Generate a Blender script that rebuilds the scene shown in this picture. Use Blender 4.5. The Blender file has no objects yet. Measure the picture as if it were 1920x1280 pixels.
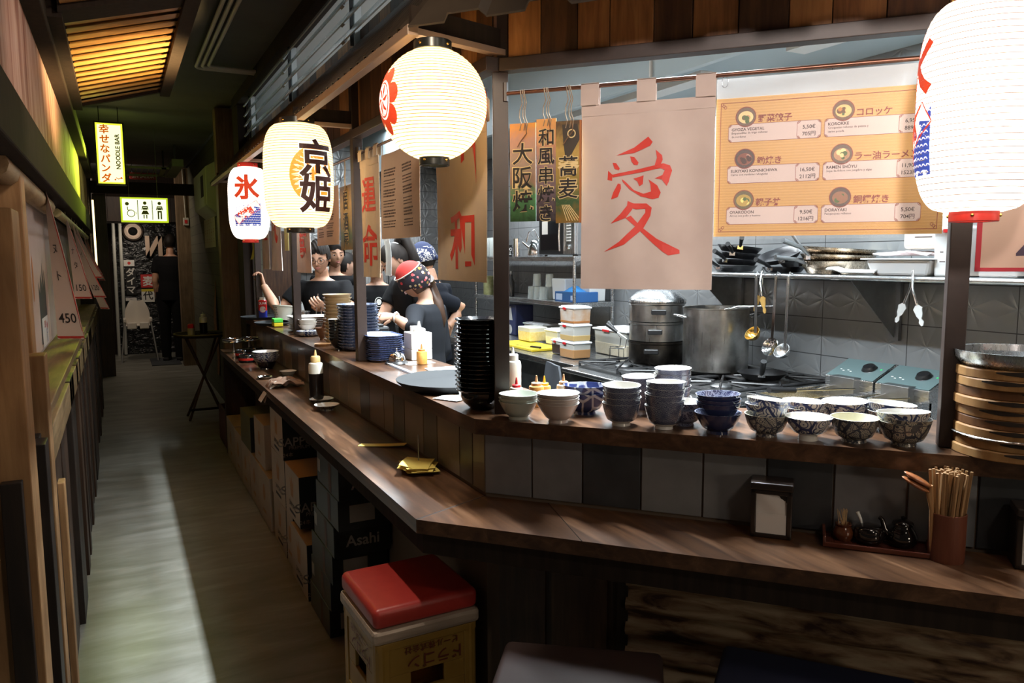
import bpy, bmesh, math, random
from mathutils import Vector, Matrix, Euler
from mathutils.geometry import tessellate_polygon
random.seed(7)
SC = bpy.context.scene
COL = SC.collection
PI = math.pi
RAD = math.radians

# ------------------------------------------------------------------ camera
F_PX, CAM_H = 1430.0, 1.55
YAW, PITCH, ROLL = RAD(27.25), RAD(6.28), RAD(0.28)
fw = Vector((math.sin(YAW)*math.cos(PITCH), math.cos(YAW)*math.cos(PITCH), -math.sin(PITCH)))
r0 = Vector((math.cos(YAW), -math.sin(YAW), 0)); u0 = r0.cross(fw)
rt = r0*math.cos(ROLL) - u0*math.sin(ROLL); up = rt.cross(fw)
cam_data = bpy.data.cameras.new('camera')
cam_data.sensor_width = 36; cam_data.sensor_fit = 'HORIZONTAL'
cam_data.lens = 36*F_PX/1920; cam_data.clip_start = .02
cam = bpy.data.objects.new('camera', cam_data); COL.objects.link(cam)
cam.matrix_world = Matrix(((rt.x, up.x, -fw.x, 0), (rt.y, up.y, -fw.y, 0), (rt.z, up.z, -fw.z, CAM_H), (0, 0, 0, 1)))
SC.camera = cam

# ------------------------------------------------------------------ world, exposure, area lights
SC.view_settings.view_transform = 'Standard'; SC.view_settings.look = 'None'
SC.view_settings.exposure = EXPOSURE = 0.0; SC.view_settings.gamma = 1
SC.view_settings.use_curve_mapping = False
SC.cycles.use_denoising = True
SC.cycles.sample_clamp_indirect = 6.0
SC.cycles.caustics_reflective = False; SC.cycles.caustics_refractive = False
SC.cycles.max_bounces = 8; SC.cycles.transparent_max_bounces = 12
world = bpy.data.worlds.new('world'); SC.world = world; world.use_nodes = True
world.node_tree.nodes['Background'].inputs[0].default_value = (.55, .5, .42, 1)
world.node_tree.nodes['Background'].inputs[1].default_value = 0.06

def area_light(name, loc, aim, sx, sy, power, col, spread=180):
    l = bpy.data.lights.new(name, 'AREA'); l.shape = 'RECTANGLE'; l.size = sx; l.size_y = sy
    l.energy = power; l.color = col; l.spread = RAD(spread)
    o = bpy.data.objects.new(name, l); COL.objects.link(o); o.location = loc
    d = (Vector(aim) - Vector(loc)).normalized()
    x = Vector((0, 1, 0)) if abs(d.y) < .9 else Vector((1, 0, 0))   # long side runs along the aisle
    z = -d; y = z.cross(x).normalized(); x = y.cross(z)
    o.rotation_euler = Matrix((x, y, z)).transposed().to_euler()
    return o
COOL = (.86, .95, 1.0)
TUBES = [2.25, 3.75, 5.25]            # kitchen strip lights, one per bay, running along the aisle
for ty, pw in zip(TUBES, (125, 44, 32)):
    area_light('kitchen_strip_light', (1.60, ty, 2.585), (1.60, ty, 0), 1.15, .07, pw, COOL, 115)
area_light('hood_light', (2.86, 2.0, 2.47), (3.0, 2.0, 0), 1.3, .16, 55, (.8, .93, 1.0))
area_light('hood_light', (2.86, 3.9, 2.47), (3.0, 3.9, 0), 1.3, .16, 46, (.88, .95, 1.0))
area_light('hood_light', (2.86, 5.7, 2.47), (3.0, 5.7, 0), 1.3, .16, 36, (.9, .96, 1.0))  # added without a fitting to brighten the microwave shelves
area_light('kitchen_back_light', (2.2, 6.6, 2.75), (2.2, 6.6, 0), 1.0, .3, 44, COOL)
area_light('kitchen_upper_light', (1.45, 3.6, 2.86), (1.3, 3.6, 2.0), 4.0, .3, 18, COOL)
# added fill lights without fixtures, plus one overhead aisle spot
def spot(name, loc, aim, power, cone, col, r=.06, blend=.7):
    l = bpy.data.lights.new(name, 'SPOT'); l.energy = power; l.color = col; l.spot_size = RAD(cone); l.spot_blend = blend; l.shadow_soft_size = r
    o = bpy.data.objects.new(name, l); COL.objects.link(o); o.location = loc; o.rotation_euler = (Vector(aim)-Vector(loc)).to_track_quat('-Z', 'Y').to_euler()
area_light('front_fill_light', (1.05, -.75, 2.75), (1.45, 1.6, 1.5), .22, .22, 6, (1, .86, .7))  # added, unseen: brightens the hatch front from behind the viewer
area_light('front_fill_light', (2.75, -.1, 2.6), (1.5, 1.2, .9), .2, .2, 6, (1, .84, .66))  # added, unseen: fills the slanted front from the right
area_light('low_fill_light', (1.5, -1.7, 1.3), (1.5, 1.2, .6), .3, .3, 7, (1, .82, .62))  # added low fill, no fixture: brightens the rusty panel and stools
spot('unseen_spot', (-.05, -.25, 2.3), (1.5, 1.5, 1.85), 190, 36, (1, .86, .78), .1)  # added above the camera to brighten the large curtain and menu
spot('unseen_spot', (-.05, .35, 2.5), (.97, 2.9, 1.78), 150, 30, (1, .82, .62), .1)  # added to brighten the aisle curtains
spot('unseen_spot', (.6, 2.05, 2.55), (-.3, 3.9, 1.5), 45, 75, (1, .82, .66), .1)  # added to brighten the left wall and its slips
spot('unseen_spot', (.44, 1.97, 2.80), (.62, 1.98, .6), 75, 27, (1, .9, .78), .025, .35)
area_light('canopy_fill_light', (.5, 4.2, 2.1), (.05, 4.3, 2.52), .5, .05, 15, (1, .68, .3), 90)  # added light without a fixture, brightens the canopy slats

# ------------------------------------------------------------------ tagging
def tag(o, label, cat, group=None, kind=None):
    if label: o['label'] = label
    if cat: o['category'] = cat
    if group: o['group'] = group
    if kind: o['kind'] = kind
    return o
def thing(name, label, cat, loc=(0, 0, 0), rz=0, group=None, rot=None):
    o = bpy.data.objects.new(name, None); COL.objects.link(o); o.empty_display_size = .02
    o.location = loc; o.rotation_euler = rot if rot else (0, 0, rz)
    return tag(o, label, cat, group)
def dup(root, loc, rz=None, label=None, group=None, rot=None):
    def cp(o, par):
        c = o.copy(); COL.objects.link(c)
        if par is not None: c.parent = par
        for ch in o.children: cp(ch, c)
        return c
    r = cp(root, None); r.location = loc
    if rot is not None: r.rotation_euler = rot
    elif rz is not None: r.rotation_euler = (0, 0, rz)
    if label: r['label'] = label
    if group: r['group'] = group
    return r
ORD = ['topmost', 'second from the top', 'third from the top', 'fourth from the top', 'fifth from the top', 'sixth from the top', 'seventh from the top',
       'eighth from the top', 'ninth from the top', 'tenth from the top', 'eleventh from the top', 'twelfth from the top', 'thirteenth from the top',
       'fourteenth from the top', 'fifteenth from the top', 'sixteenth from the top', 'seventeenth from the top', 'eighteenth from the top', 'nineteenth from the top', 'twentieth from the top']
def ordinal(k, n): return 'lowest' if k == n-1 and n > 1 else ORD[k]
# the slanted counter front: x runs to the right along it, y runs into the kitchen
FRZ = RAD(-48); FD = Vector((.669, -.743, 0)); FN = Vector((.743, .669, 0)); FO = Vector((1.0, 2.0, 0))
def fr(s, n, z=0): return FO + FD*s + FN*(n - FN.dot(FO)) + Vector((0, 0, z))
def corner(x, n): return (x, (n - .743*x)/.669)
ARZ = RAD(-90)                         # for things that face the aisle

# ------------------------------------------------------------------ mesh builder
class MB:
    def __init__(s): s.v, s.f, s.mi = [], [], []
    def add(s, vs, fs, mi=0, M=None):
        n = len(s.v)
        s.v += [tuple(M @ Vector(v)) for v in vs] if M is not None else [tuple(v) for v in vs]
        s.f += [tuple(i+n for i in f) for f in fs]; s.mi += [mi]*len(fs); return s
    def box(s, c, d, mi=0, M=None, rot=None, taper=1):
        x, y, z = d[0]/2, d[1]/2, d[2]/2; t = taper
        vs = [(-x, -y, -z), (x, -y, -z), (x, y, -z), (-x, y, -z), (-x*t, -y*t, z), (x*t, -y*t, z), (x*t, y*t, z), (-x*t, y*t, z)]
        T = Matrix.Translation(c)
        if rot: T = T @ Euler(rot).to_matrix().to_4x4()
        if M is not None: T = M @ T
        return s.add(vs, [(0, 3, 2, 1), (4, 5, 6, 7), (0, 1, 5, 4), (1, 2, 6, 5), (2, 3, 7, 6), (3, 0, 4, 7)], mi, T)
    def b2(s, a, b, mi=0, M=None):
        return s.box([(a[i]+b[i])/2 for i in range(3)], [abs(b[i]-a[i]) for i in range(3)], mi, M)
    def prism(s, poly, z0, z1, mi=0, M=None, mi_side=None):
        n = len(poly); a = sum(poly[i][0]*poly[(i+1) % n][1]-poly[(i+1) % n][0]*poly[i][1] for i in range(n))
        if a < 0: poly = poly[::-1]
        vs = [(p[0], p[1], z0) for p in poly]+[(p[0], p[1], z1) for p in poly]
        tri = tessellate_polygon([[Vector((p[0], p[1], 0)) for p in poly]])
        top = []
        for t in tri:
            q = [poly[i] for i in t]
            ar = (q[1][0]-q[0][0])*(q[2][1]-q[0][1])-(q[2][0]-q[0][0])*(q[1][1]-q[0][1])
            top.append(tuple(t) if ar > 0 else tuple(t[::-1]))
        s.add(vs, [tuple(i+n for i in t) for t in top]+[tuple(t[::-1]) for t in top], mi, M)
        return s.add(vs, [(i, (i+1) % n, n+(i+1) % n, n+i) for i in range(n)], mi if mi_side is None else mi_side, M)
    def lathe(s, prof, seg=24, mi=0, M=None, ph=0, close=False, cap=True):
        vs, fs = [], []
        for r, z in prof:
            for k in range(seg):
                a = 2*PI*k/seg+ph; vs.append((r*math.cos(a), r*math.sin(a), z))
        m = len(prof)
        for i in range(m if close else m-1):
            j = (i+1) % m
            for k in range(seg):
                l = (k+1) % seg; fs.append((i*seg+k, i*seg+l, j*seg+l, j*seg+k))
        if not close:
            if cap and prof[0][0] > 1e-5: fs.append(tuple(range(seg))[::-1])
            if cap and prof[-1][0] > 1e-5: fs.append(tuple((m-1)*seg+k for k in range(seg)))
        return s.add(vs, fs, mi, M)
    def tube(s, pts, r, seg=8, mi=0, M=None, closed=False):
        P = [Vector(p) for p in pts]; n = len(P); R = r if isinstance(r, (list, tuple)) else [r]*n
        vs, fs = [], []; up = None
        for i, p in enumerate(P):
            if closed: t = (P[(i+1) % n]-P[i-1]).normalized()
            else: t = (P[min(i+1, n-1)]-P[max(i-1, 0)]).normalized()
            if up is None: up = Vector((0, 0, 1)) if abs(t.z) < .9 else Vector((1, 0, 0))
            a = t.cross(up).normalized(); up = a.cross(t).normalized()
            for k in range(seg):
                th = 2*PI*k/seg; vs.append(p+(a*math.cos(th)+up*math.sin(th))*R[i])
        for i in range(n if closed else n-1):
            j = (i+1) % n
            for k in range(seg):
                l = (k+1) % seg; fs.append((i*seg+k, i*seg+l, j*seg+l, j*seg+k))
        if not closed: fs += [tuple(range(seg))[::-1], tuple((n-1)*seg+k for k in range(seg))]
        return s.add(vs, fs, mi, M)
    def cyl(s, p0, p1, r, seg=16, mi=0, M=None): return s.tube([p0, p1], r, seg, mi, M)
    def sheet(s, nu, nv, fn, th=0, mi=0, M=None):
        """fn(u, v) -> point and normal-offset vector; th gives the sheet its thickness"""
        g = [[Vector(fn(i/nu, j/nv)) for j in range(nv+1)] for i in range(nu+1)]
        vs, fs = [], []; W = nv+1; N = (nu+1)*W
        for sg in (0, 1):
            for i in range(nu+1):
                for j in range(nv+1):
                    du = g[min(i+1, nu)][j]-g[max(i-1, 0)][j]; dv = g[i][min(j+1, nv)]-g[i][max(j-1, 0)]
                    n = du.cross(dv); n = n.normalized() if n.length > 1e-12 else Vector((0, 0, 1))
                    vs.append(g[i][j]+n*(th/2 if sg == 0 else -th/2))
        for i in range(nu):
            for j in range(nv):
                a, b, c, d = i*W+j, (i+1)*W+j, (i+1)*W+j+1, i*W+j+1
                fs.append((a, b, c, d)); fs.append((N+d, N+c, N+b, N+a))
        for i in range(nu):
            a, b = i*W, (i+1)*W; fs.append((a, N+a, N+b, b)); a, b = a+nv, b+nv; fs.append((a, b, N+b, N+a))
        for j in range(nv):
            a, b = j, j+1; fs.append((a, b, N+b, N+a)); a, b = nu*W+j, nu*W+j+1; fs.append((a, N+a, N+b, b))
        return s.add(vs, fs, mi, M)
    def mapped(s, vf, fn, mi=0, maxlen=None):
        """flat lettering (vs, fs) in x, y bent onto a surface by fn(x, y); long edges are split first"""
        vs, fs = list(vf[0]), list(vf[1])
        if maxlen:
            for _ in range(4):
                cache, nf, hit = {}, [], False
                def mid(a, b):
                    k = (min(a, b), max(a, b))
                    if k not in cache:
                        vs.append(((vs[a][0]+vs[b][0])/2, (vs[a][1]+vs[b][1])/2)); cache[k] = len(vs)-1
                    return cache[k]
                for f in fs:
                    q = list(f); L = [math.dist(vs[q[i]][:2], vs[q[(i+1) % len(q)]][:2]) for i in range(len(q))]
                    if len(q) > 3:
                        for i in range(1, len(q)-1): nf.append((q[0], q[i], q[i+1]))
                        hit = True; continue
                    if max(L) > maxlen:
                        i = L.index(max(L)); a, b, c = q[i], q[(i+1) % 3], q[(i+2) % 3]; m = mid(a, b)
                        nf += [(a, m, c), (m, b, c)]; hit = True
                    else: nf.append(f)
                fs = nf
                if not hit: break
        return s.add([fn(p[0], p[1]) for p in vs], fs, mi)
    def build(s, name, mats, parent=None, smooth=None, bevel=0, loc=None, rz=None, seg=2):
        me = bpy.data.meshes.new(name); me.from_pydata(s.v, [], s.f)
        if not isinstance(mats, (list, tuple)): mats = [mats]
        for m in mats: me.materials.append(m)
        if len(mats) > 1: me.polygons.foreach_set('material_index', s.mi)
        if smooth is not None:
            me.polygons.foreach_set('use_smooth', [True]*len(me.polygons))
            me.set_sharp_from_angle(angle=RAD(smooth))
        me.update()
        o = bpy.data.objects.new(name, me); COL.objects.link(o)
        if parent is not None: o.parent = parent
        if loc is not None: o.location = loc
        if rz is not None: o.rotation_euler = (0, 0, rz)
        if bevel:
            b = o.modifiers.new('bevel', 'BEVEL'); b.width = bevel; b.segments = seg; b.limit_method = 'ANGLE'; b.angle_limit = RAD(40)
        return o
def struct(o): o['kind'] = 'structure'; return o

# ------------------------------------------------------------------ lettering
_TXT = {}
def txt(body, size=1.0, bold=0.0, res=3, vertical=False, squeeze=1.0):
    """flat outline of the words as (verts, faces), centred on the origin; 'vertical' stacks the signs downwards"""
    if vertical:
        vs, fs = [], []
        for i, ch in enumerate(body):
            v, f = txt(ch, size, bold, res); n = len(vs); k = (len(body)-1)/2-i
            vs += [(p[0]*squeeze, p[1]+k*size*1.04) for p in v]; fs += [tuple(a+n for a in q) for q in f]
        return vs, fs
    key = (body, bold, res)
    if key not in _TXT:
        c = bpy.data.curves.new('lettering', 'FONT'); c.body = body; c.size = 1; c.resolution_u = res; c.offset = bold
        o = bpy.data.objects.new('lettering', c); COL.objects.link(o)
        me = bpy.data.meshes.new_from_object(o.evaluated_get(bpy.context.evaluated_depsgraph_get()))
        v = [tuple(q.co) for q in me.vertices]; f = [tuple(p.vertices) for p in me.polygons]
        bpy.data.objects.remove(o); bpy.data.curves.remove(c); bpy.data.meshes.remove(me)
        if v:
            cx = (min(p[0] for p in v)+max(p[0] for p in v))/2; cy = (min(p[1] for p in v)+max(p[1] for p in v))/2 if len(body) == 1 else .38
            v = [(p[0]-cx, p[1]-cy) for p in v]
        _TXT[key] = (v, f)
    v, f = _TXT[key]
    return [(p[0]*size*squeeze, p[1]*size) for p in v], f
def txt_w(vf): return (min(p[0] for p in vf[0]), max(p[0] for p in vf[0])) if vf[0] else (0, 0)
def at(vf, x=0, y=0, left=False, rot=0):
    v, f = vf
    if left: x -= txt_w(vf)[0]
    c, sn = math.cos(rot), math.sin(rot)
    return [(p[0]*c-p[1]*sn+x, p[0]*sn+p[1]*c+y) for p in v], f
def poly(pts):
    t = tessellate_polygon([[Vector((p[0], p[1], 0)) for p in pts]]); out = []
    for q in t:
        a, b, c = [pts[i] for i in q]
        out.append(tuple(q) if (b[0]-a[0])*(c[1]-a[1])-(c[0]-a[0])*(b[1]-a[1]) > 0 else tuple(q[::-1]))
    return list(pts), out
def rect(x0, y0, x1, y1): return [(x0, y0), (x1, y0), (x1, y1), (x0, y1)], [(0, 1, 2, 3)]
def disc(x, y, r, n=20, ry=None):
    ry = ry or r
    return [(x+r*math.cos(2*PI*k/n), y+ry*math.sin(2*PI*k/n)) for k in range(n)], [tuple(range(n))]
def ring(x, y, r, w, n=24, ry=None):
    ry = ry or r; vs = []
    for k in range(n):
        a = 2*PI*k/n; c, s_ = math.cos(a), math.sin(a)
        vs += [(x+r*c, y+ry*s_), (x+(r-w)*c, y+(ry-w)*s_)]
    return vs, [(2*k, 2*((k+1) % n), 2*((k+1) % n)+1, 2*k+1) for k in range(n)]
def stroke(pts, w):
    vs = []; n = len(pts)
    for i, p in enumerate(pts):
        a, b = pts[max(i-1, 0)], pts[min(i+1, n-1)]
        d = (b[0]-a[0], b[1]-a[1]); L = math.hypot(*d) or 1; nx, ny = -d[1]/L, d[0]/L
        ww = w[i] if isinstance(w, (list, tuple)) else w
        vs += [(p[0]+nx*ww/2, p[1]+ny*ww/2), (p[0]-nx*ww/2, p[1]-ny*ww/2)]
    return vs, [(2*i, 2*i+1, 2*i+3, 2*i+2) for i in range(n-1)]
def flat(y): return lambda a, b: (a, y, b)           # print on an upright face that looks toward -y

# ------------------------------------------------------------------ materials
class NT:
    def __init__(s, name):
        s.m = bpy.data.materials.new(name); s.m.use_nodes = True; s.t = s.m.node_tree; s.n = s.t.nodes; s.l = s.t.links
        s.b = s.n['Principled BSDF']; s.out = s.n['Material Output']
    def new(s, typ, **kw):
        n = s.n.new(typ)
        for k, v in kw.items():
            if hasattr(n, k): setattr(n, k, v)
            else: s.set(n, k, v)
        return n
    def set(s, n, k, v):
        i = n.inputs[k]
        if hasattr(v, 'outputs'): v = v.outputs[0]
        if isinstance(v, bpy.types.NodeSocket): s.l.new(v, i)
        else: i.default_value = v
    def math(s, op, a, b=None, c=None):
        n = s.n.new('ShaderNodeMath'); n.operation = op
        for i, v in enumerate((a, b, c)):
            if v is None: continue
            if hasattr(v, 'outputs'): v = v.outputs[0]
            if isinstance(v, bpy.types.NodeSocket): s.l.new(v, n.inputs[i])
            else: n.inputs[i].default_value = v
        return n.outputs[0]
    def coords(s, scale=(1, 1, 1), which='Object', loc=(0, 0, 0)):
        tc = s.n.new('ShaderNodeTexCoord'); mp = s.n.new('ShaderNodeMapping'); s.l.new(tc.outputs[which], mp.inputs[0])
        mp.inputs['Scale'].default_value = scale; mp.inputs['Location'].default_value = loc; return mp.outputs[0]
    def noise(s, vec, scale, detail=4, dist=0, rough=.55):
        n = s.n.new('ShaderNodeTexNoise'); s.l.new(vec, n.inputs['Vector']); n.inputs['Scale'].default_value = scale
        n.inputs['Detail'].default_value = detail; n.inputs['Distortion'].default_value = dist; n.inputs['Roughness'].default_value = rough
        return n.outputs['Fac']
    def ramp(s, fac, stops):
        n = s.n.new('ShaderNodeValToRGB'); s.l.new(fac, n.inputs[0]); e = n.color_ramp.elements
        while len(e) < len(stops): e.new(.5)
        for i, (p, c) in enumerate(stops):
            e[i].position = p; e[i].color = (*c, 1) if len(c) == 3 else c
        return n.outputs[0]
    def bump(s, h, strength=.3, dist=.002):
        n = s.n.new('ShaderNodeBump'); n.inputs['Strength'].default_value = strength; n.inputs['Distance'].default_value = dist
        s.l.new(h, n.inputs['Height']); s.l.new(n.outputs[0], s.b.inputs['Normal'])
    def base(s, c): s.set(s.b, 'Base Color', c if not isinstance(c, tuple) else (*c[:3], 1))
def mat(name, col, rough=.5, metal=0, noise=None, bump=None, coat=0, trans=0, alpha=1, emit=None, es=1, sub=0, ior=None, spec=None):
    n = NT(name); n.base(col); b = n.b.inputs
    b['Roughness'].default_value = rough; b['Metallic'].default_value = metal; b['Coat Weight'].default_value = coat
    b['Transmission Weight'].default_value = trans; b['Alpha'].default_value = alpha
    if ior: b['IOR'].default_value = ior
    if spec is not None: b['Specular IOR Level'].default_value = spec
    if sub: b['Subsurface Weight'].default_value = sub; b['Subsurface Radius'].default_value = (.01, .004, .002); b['Subsurface Scale'].default_value = 1
    if emit: b['Emission Color'].default_value = (*emit, 1); b['Emission Strength'].default_value = es
    if noise:
        sc, c2 = noise[0], noise[1]; st = noise[2] if len(noise) > 2 else (1, 1, 1)
        f = n.noise(n.coords(st), sc, 5); n.base(n.ramp(f, [(.32, col), (.7, c2)]))
        if bump: n.bump(f, bump)
    elif bump: n.bump(n.noise(n.coords(), 60, 3), bump)
    return n.m
def wood(name, c1, c2, c3=None, axis=2, rough=.5, sc=7, bump=.15, coat=0, spec=.4):
    n = NT(name); st = [6, 6, 6]; st[axis] = .55
    f = n.noise(n.coords(tuple(st)), sc, 8, .6, .62); g = n.noise(n.coords((1.3, 1.3, 1.3), loc=(3, 1, 5)), 2.2, 3)
    stops = [(.3, c1), (.55, c2), (.75, c3 or c1)]
    a = n.ramp(f, stops); d = n.ramp(g, [(.3, (.62,)*3), (.75, (1.15,)*3)])
    mx = n.new('ShaderNodeMix', data_type='RGBA', blend_type='MULTIPLY'); mx.inputs[0].default_value = 1
    n.l.new(a, mx.inputs[6]); n.l.new(d, mx.inputs[7]); n.base(mx.outputs[2])
    n.b.inputs['Roughness'].default_value = rough; n.b.inputs['Coat Weight'].default_value = coat; n.b.inputs['Specular IOR Level'].default_value = spec
    n.bump(f, bump); return n.m
def steel(name, col=(.62, .63, .64), rough=.3, axis=2, streak=.5, dirt=None):
    n = NT(name); st = [30, 30, 30]; st[axis] = .6
    f = n.noise(n.coords(tuple(st)), 5, 3); n.b.inputs['Metallic'].default_value = 1
    g = n.noise(n.coords((1, 1, 1)), 9, 5)
    lo = dirt or tuple(c*.72 for c in col)
    n.base(n.ramp(g, [(.33, lo), (.62, col)]))
    n.set(n.b, 'Roughness', n.math('ADD', n.math('MULTIPLY', f, .22*streak), rough-.08)); n.bump(f, .06, .001); return n.m
def H(h):
    h = h.lstrip('#'); v = [int(h[i:i+2], 16)/255 for i in (0, 2, 4)]
    return tuple(x/12.92 if x <= .04045 else ((x+.055)/1.055)**2.4 for x in v)
# ------------------------------------------------------------------ shared materials
m_counter = wood('counter wood', (.036, .016, .009), (.10, .047, .023), (.19, .098, .052), axis=0, rough=.3, sc=5, coat=.25)
m_counterY = wood('counter wood lengthways', (.036, .016, .009), (.10, .047, .023), (.19, .098, .052), axis=1, rough=.3, sc=5, coat=.25)
m_frame = mat('dark brown painted steel', (.026, .015, .012), .45, noise=(40, (.033, .019, .015)))
m_dark = mat('almost black wood', (.018, .012, .009), .85, spec=.2, noise=(8, (.03, .02, .014), (6, 6, .6)))
m_pl = [wood('plank chestnut', (0.145, 0.055, 0.020), (0.304, 0.128, 0.046), (0.435, 0.203, 0.072)), wood('plank umber', (0.041, 0.017, 0.010), (0.094, 0.041, 0.020), (0.160, 0.072, 0.032)),
        wood('plank honey', (0.290, 0.123, 0.041), (0.493, 0.217, 0.072), (0.652, 0.319, 0.123)), wood('plank walnut', (0.080, 0.032, 0.016), (0.174, 0.072, 0.029), (0.261, 0.116, 0.046))]
m_lb = [wood('board dark', (.02, .01, .006), (.045, .024, .014), (.07, .036, .02)), wood('board brown', (.032, .016, .009), (.06, .032, .018), (.095, .05, .028)), wood('board black', (.012, .008, .006), (.026, .016, .011), (.04, .024, .015))]
m_tan = wood('raw tan timber', (.3, .15, .06), (.42, .23, .1), (.52, .3, .14), rough=.6)
m_post = wood('weathered post', (.13, .085, .045), (.2, .135, .075), (.26, .18, .1), rough=.7)
m_black = mat('black plastic', (.012, .012, .013), .35)
m_blackmat = mat('matt black', (.01, .01, .01), .7)
m_white = mat('white plastic', (.8, .8, .78), .35)
m_steel = steel('brushed steel', axis=1)
m_steelx = steel('brushed steel upright', axis=2)
m_steeld = steel('dull steel', (.33, .34, .35), .38)
m_chrome = mat('chrome', (.75, .75, .76), .12, 1)
m_brass = mat('brass', (.7, .45, .12), .25, 1)
m_red = mat('red print', (.62, .045, .03), .6)
m_ink = mat('black ink', (.012, .01, .012), .6)
m_paper = mat('white paper', (.78, .76, .72), .8)

# ------------------------------------------------------------------ floor, ceiling
n = NT('polished concrete')
c = n.coords((1, 1, 1)); f = n.noise(c, 1.6, 6, .8); g = n.noise(n.coords((.8, 3.2, 1)), 2.6, 8, .5, .6)
col = n.ramp(g, [(.25, (.13, .125, .10)), (.5, (.2, .195, .165)), (.75, (.30, .292, .262))])
n.base(col); n.set(n.b, 'Roughness', n.math('ADD', n.math('MULTIPLY', f, .3), .24)); n.bump(g, .12, .003); n.b.inputs['Specular IOR Level'].default_value = .45
m_floor = n.m
o = struct(MB().b2((-1.5, -2, -.08), (6, 16, 0)).build('floor', m_floor))
m_ceil = mat('dark painted ceiling', (.085, .083, .075), .8, noise=(3, (.11, .108, .098)))
struct(MB().b2((-1.5, -1, 2.84), (.94, 15, 2.94)).build('ceiling', m_ceil))
m_kceil = mat('grey kitchen ceiling', (.42, .45, .46), .7)
struct(MB().b2((.94, -1, 2.88), (6, 15, 2.96)).build('ceiling_kitchen', m_kceil))
tag(MB().b2((.38, 12.2, .0), (.78, 13.1, .012)).build('door_mat', mat('grey mat', (.05, .055, .06), .9, noise=(200, (.03, .033, .036)))), 'thin grey doormat on the floor at the far end', 'mat')

# ------------------------------------------------------------------ left wall of the aisle
mb = MB(); y = 2.0; k = 0
while y < 9.4:
    w = random.uniform(.1, .17); dx = random.choice([0, .004, .012, .022]); i = random.choice([0, 0, 1, 2])
    mb.b2((-.26, y, 0), (-.222+dx, y+w-.004, 1.05), i); y += w; k += 1
struct(mb.build('wall_left', m_lb, bevel=.002))
struct(MB().b2((-.5, 9.4, 0), (-.24, 14, 2.84)).build('wall_left_far', m_dark))
mb = MB(); mb.b2((-.42, 2.66, 1.045), (-.215, 9.2, 1.082)); mb.b2((-.232, 2.66, .935), (-.2, 9.2, 1.045))
struct(mb.build('trim_1', wood('ledge timber', (.14, .085, .04), (.22, .14, .065), (.3, .2, .1), axis=1, rough=.55), bevel=.004))
m_plaster = NT('stained pinkish plaster board'); c = m_plaster.coords((1.2, 5, .8))
f = m_plaster.noise(c, 2.2, 6, 1.0)
m_plaster.base(m_plaster.ramp(f, [(.38, (.20, .07, .05)), (.47, (.36, .20, .16)), (.65, (.46, .31, .26))])); m_plaster.b.inputs['Roughness'].default_value = .75
m_plaster = m_plaster.m
struct(MB().b2((-.5, .6, 1.08), (-.36, 9.2, 1.86)).build('wall_left_recess', mat('greyish pink board', (.42, .33, .28), .8, noise=(3, (.5, .4, .34)))))
struct(MB().b2((-.5, .6, 1.95), (-.235, 9.2, 2.41)).build('wall_left_upper', m_plaster))
mb = MB(); mb.b2((-.5, .6, 1.82), (-.20, 9.2, 1.975))
struct(mb.build('trim_2', m_dark, bevel=.006))
struct(MB().b2((-.5, .6, 2.39), (-.175, 9.2, 2.47)).build('trim_3', m_dark, bevel=.005))
struct(MB().b2((-.5, .6, 2.47), (-.3, 9.2, 2.84)).build('wall_left_top', m_ceil))
# bamboo blind rolled up under the dark beam
b = MB(); b.tube([(-.27, 2.4, 1.80), (-.27, 4.1, 1.79)], .035, 10)
tag(b.build('bamboo_roll', wood('bamboo', (.28, .17, .08), (.42, .28, .15), axis=1, sc=12), smooth=50), 'rolled tan bamboo blind tucked under the dark beam on the left wall', 'blind')
b = MB(); b.tube([(-.255, 4.5, 1.785), (-.255, 8.8, 1.77)], .022, 10)
tag(b.build('bamboo_rod', wood('bamboo green', (.25, .2, .08), (.4, .33, .15), axis=1, sc=12), smooth=50), 'long bamboo rod that carries the paper slips on the left wall', 'rod')
# nearest upright planks with lit edges
def plank_post(name, label, y0, y1, x0, x1, h, m2):
    o = MB().b2((x0, y0, 0), (x1, y1, h)).build(name, m2, bevel=.003)
    tag(o, label, 'post', 'upright planks of the left partition')
plank_post('timber_post', 'tallest upright timber at the left picture edge, its lit side tan', 2.03, 2.17, -.32, -.201, 1.665, m_tan)
plank_post('timber_post', 'middle upright timber on the left, cut off below the paper slips', 2.56, 2.66, -.262, -.2, 1.275, m_tan)
plank_post('timber_post', 'shortest upright timber on the left, ending below the shelf', 2.93, 3.0, -.262, -.198, .80, m_tan)
lv = thing('louvred_shutter', 'tan louvred shutter between the two tallest timbers on the left', 'shutter', (0, 0, 0))
MB().b2((-.30, 2.2, .0), (-.27, 2.56, 1.25)).build('back_panel', m_lb[0], lv)
mb = MB()
for k in range(11): mb.box((-.258, 2.38, .12+k*.105), (.055, .34, .012), rot=(0, RAD(55), 0))
mb.build('slat', m_tan, lv)
MB().b2((-.285, 2.46, 0), (-.236, 2.545, 1.26)).build('stile', wood('brown stile', (.10, .05, .025), (.17, .09, .045), (.22, .12, .06)), lv, bevel=.003)

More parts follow.
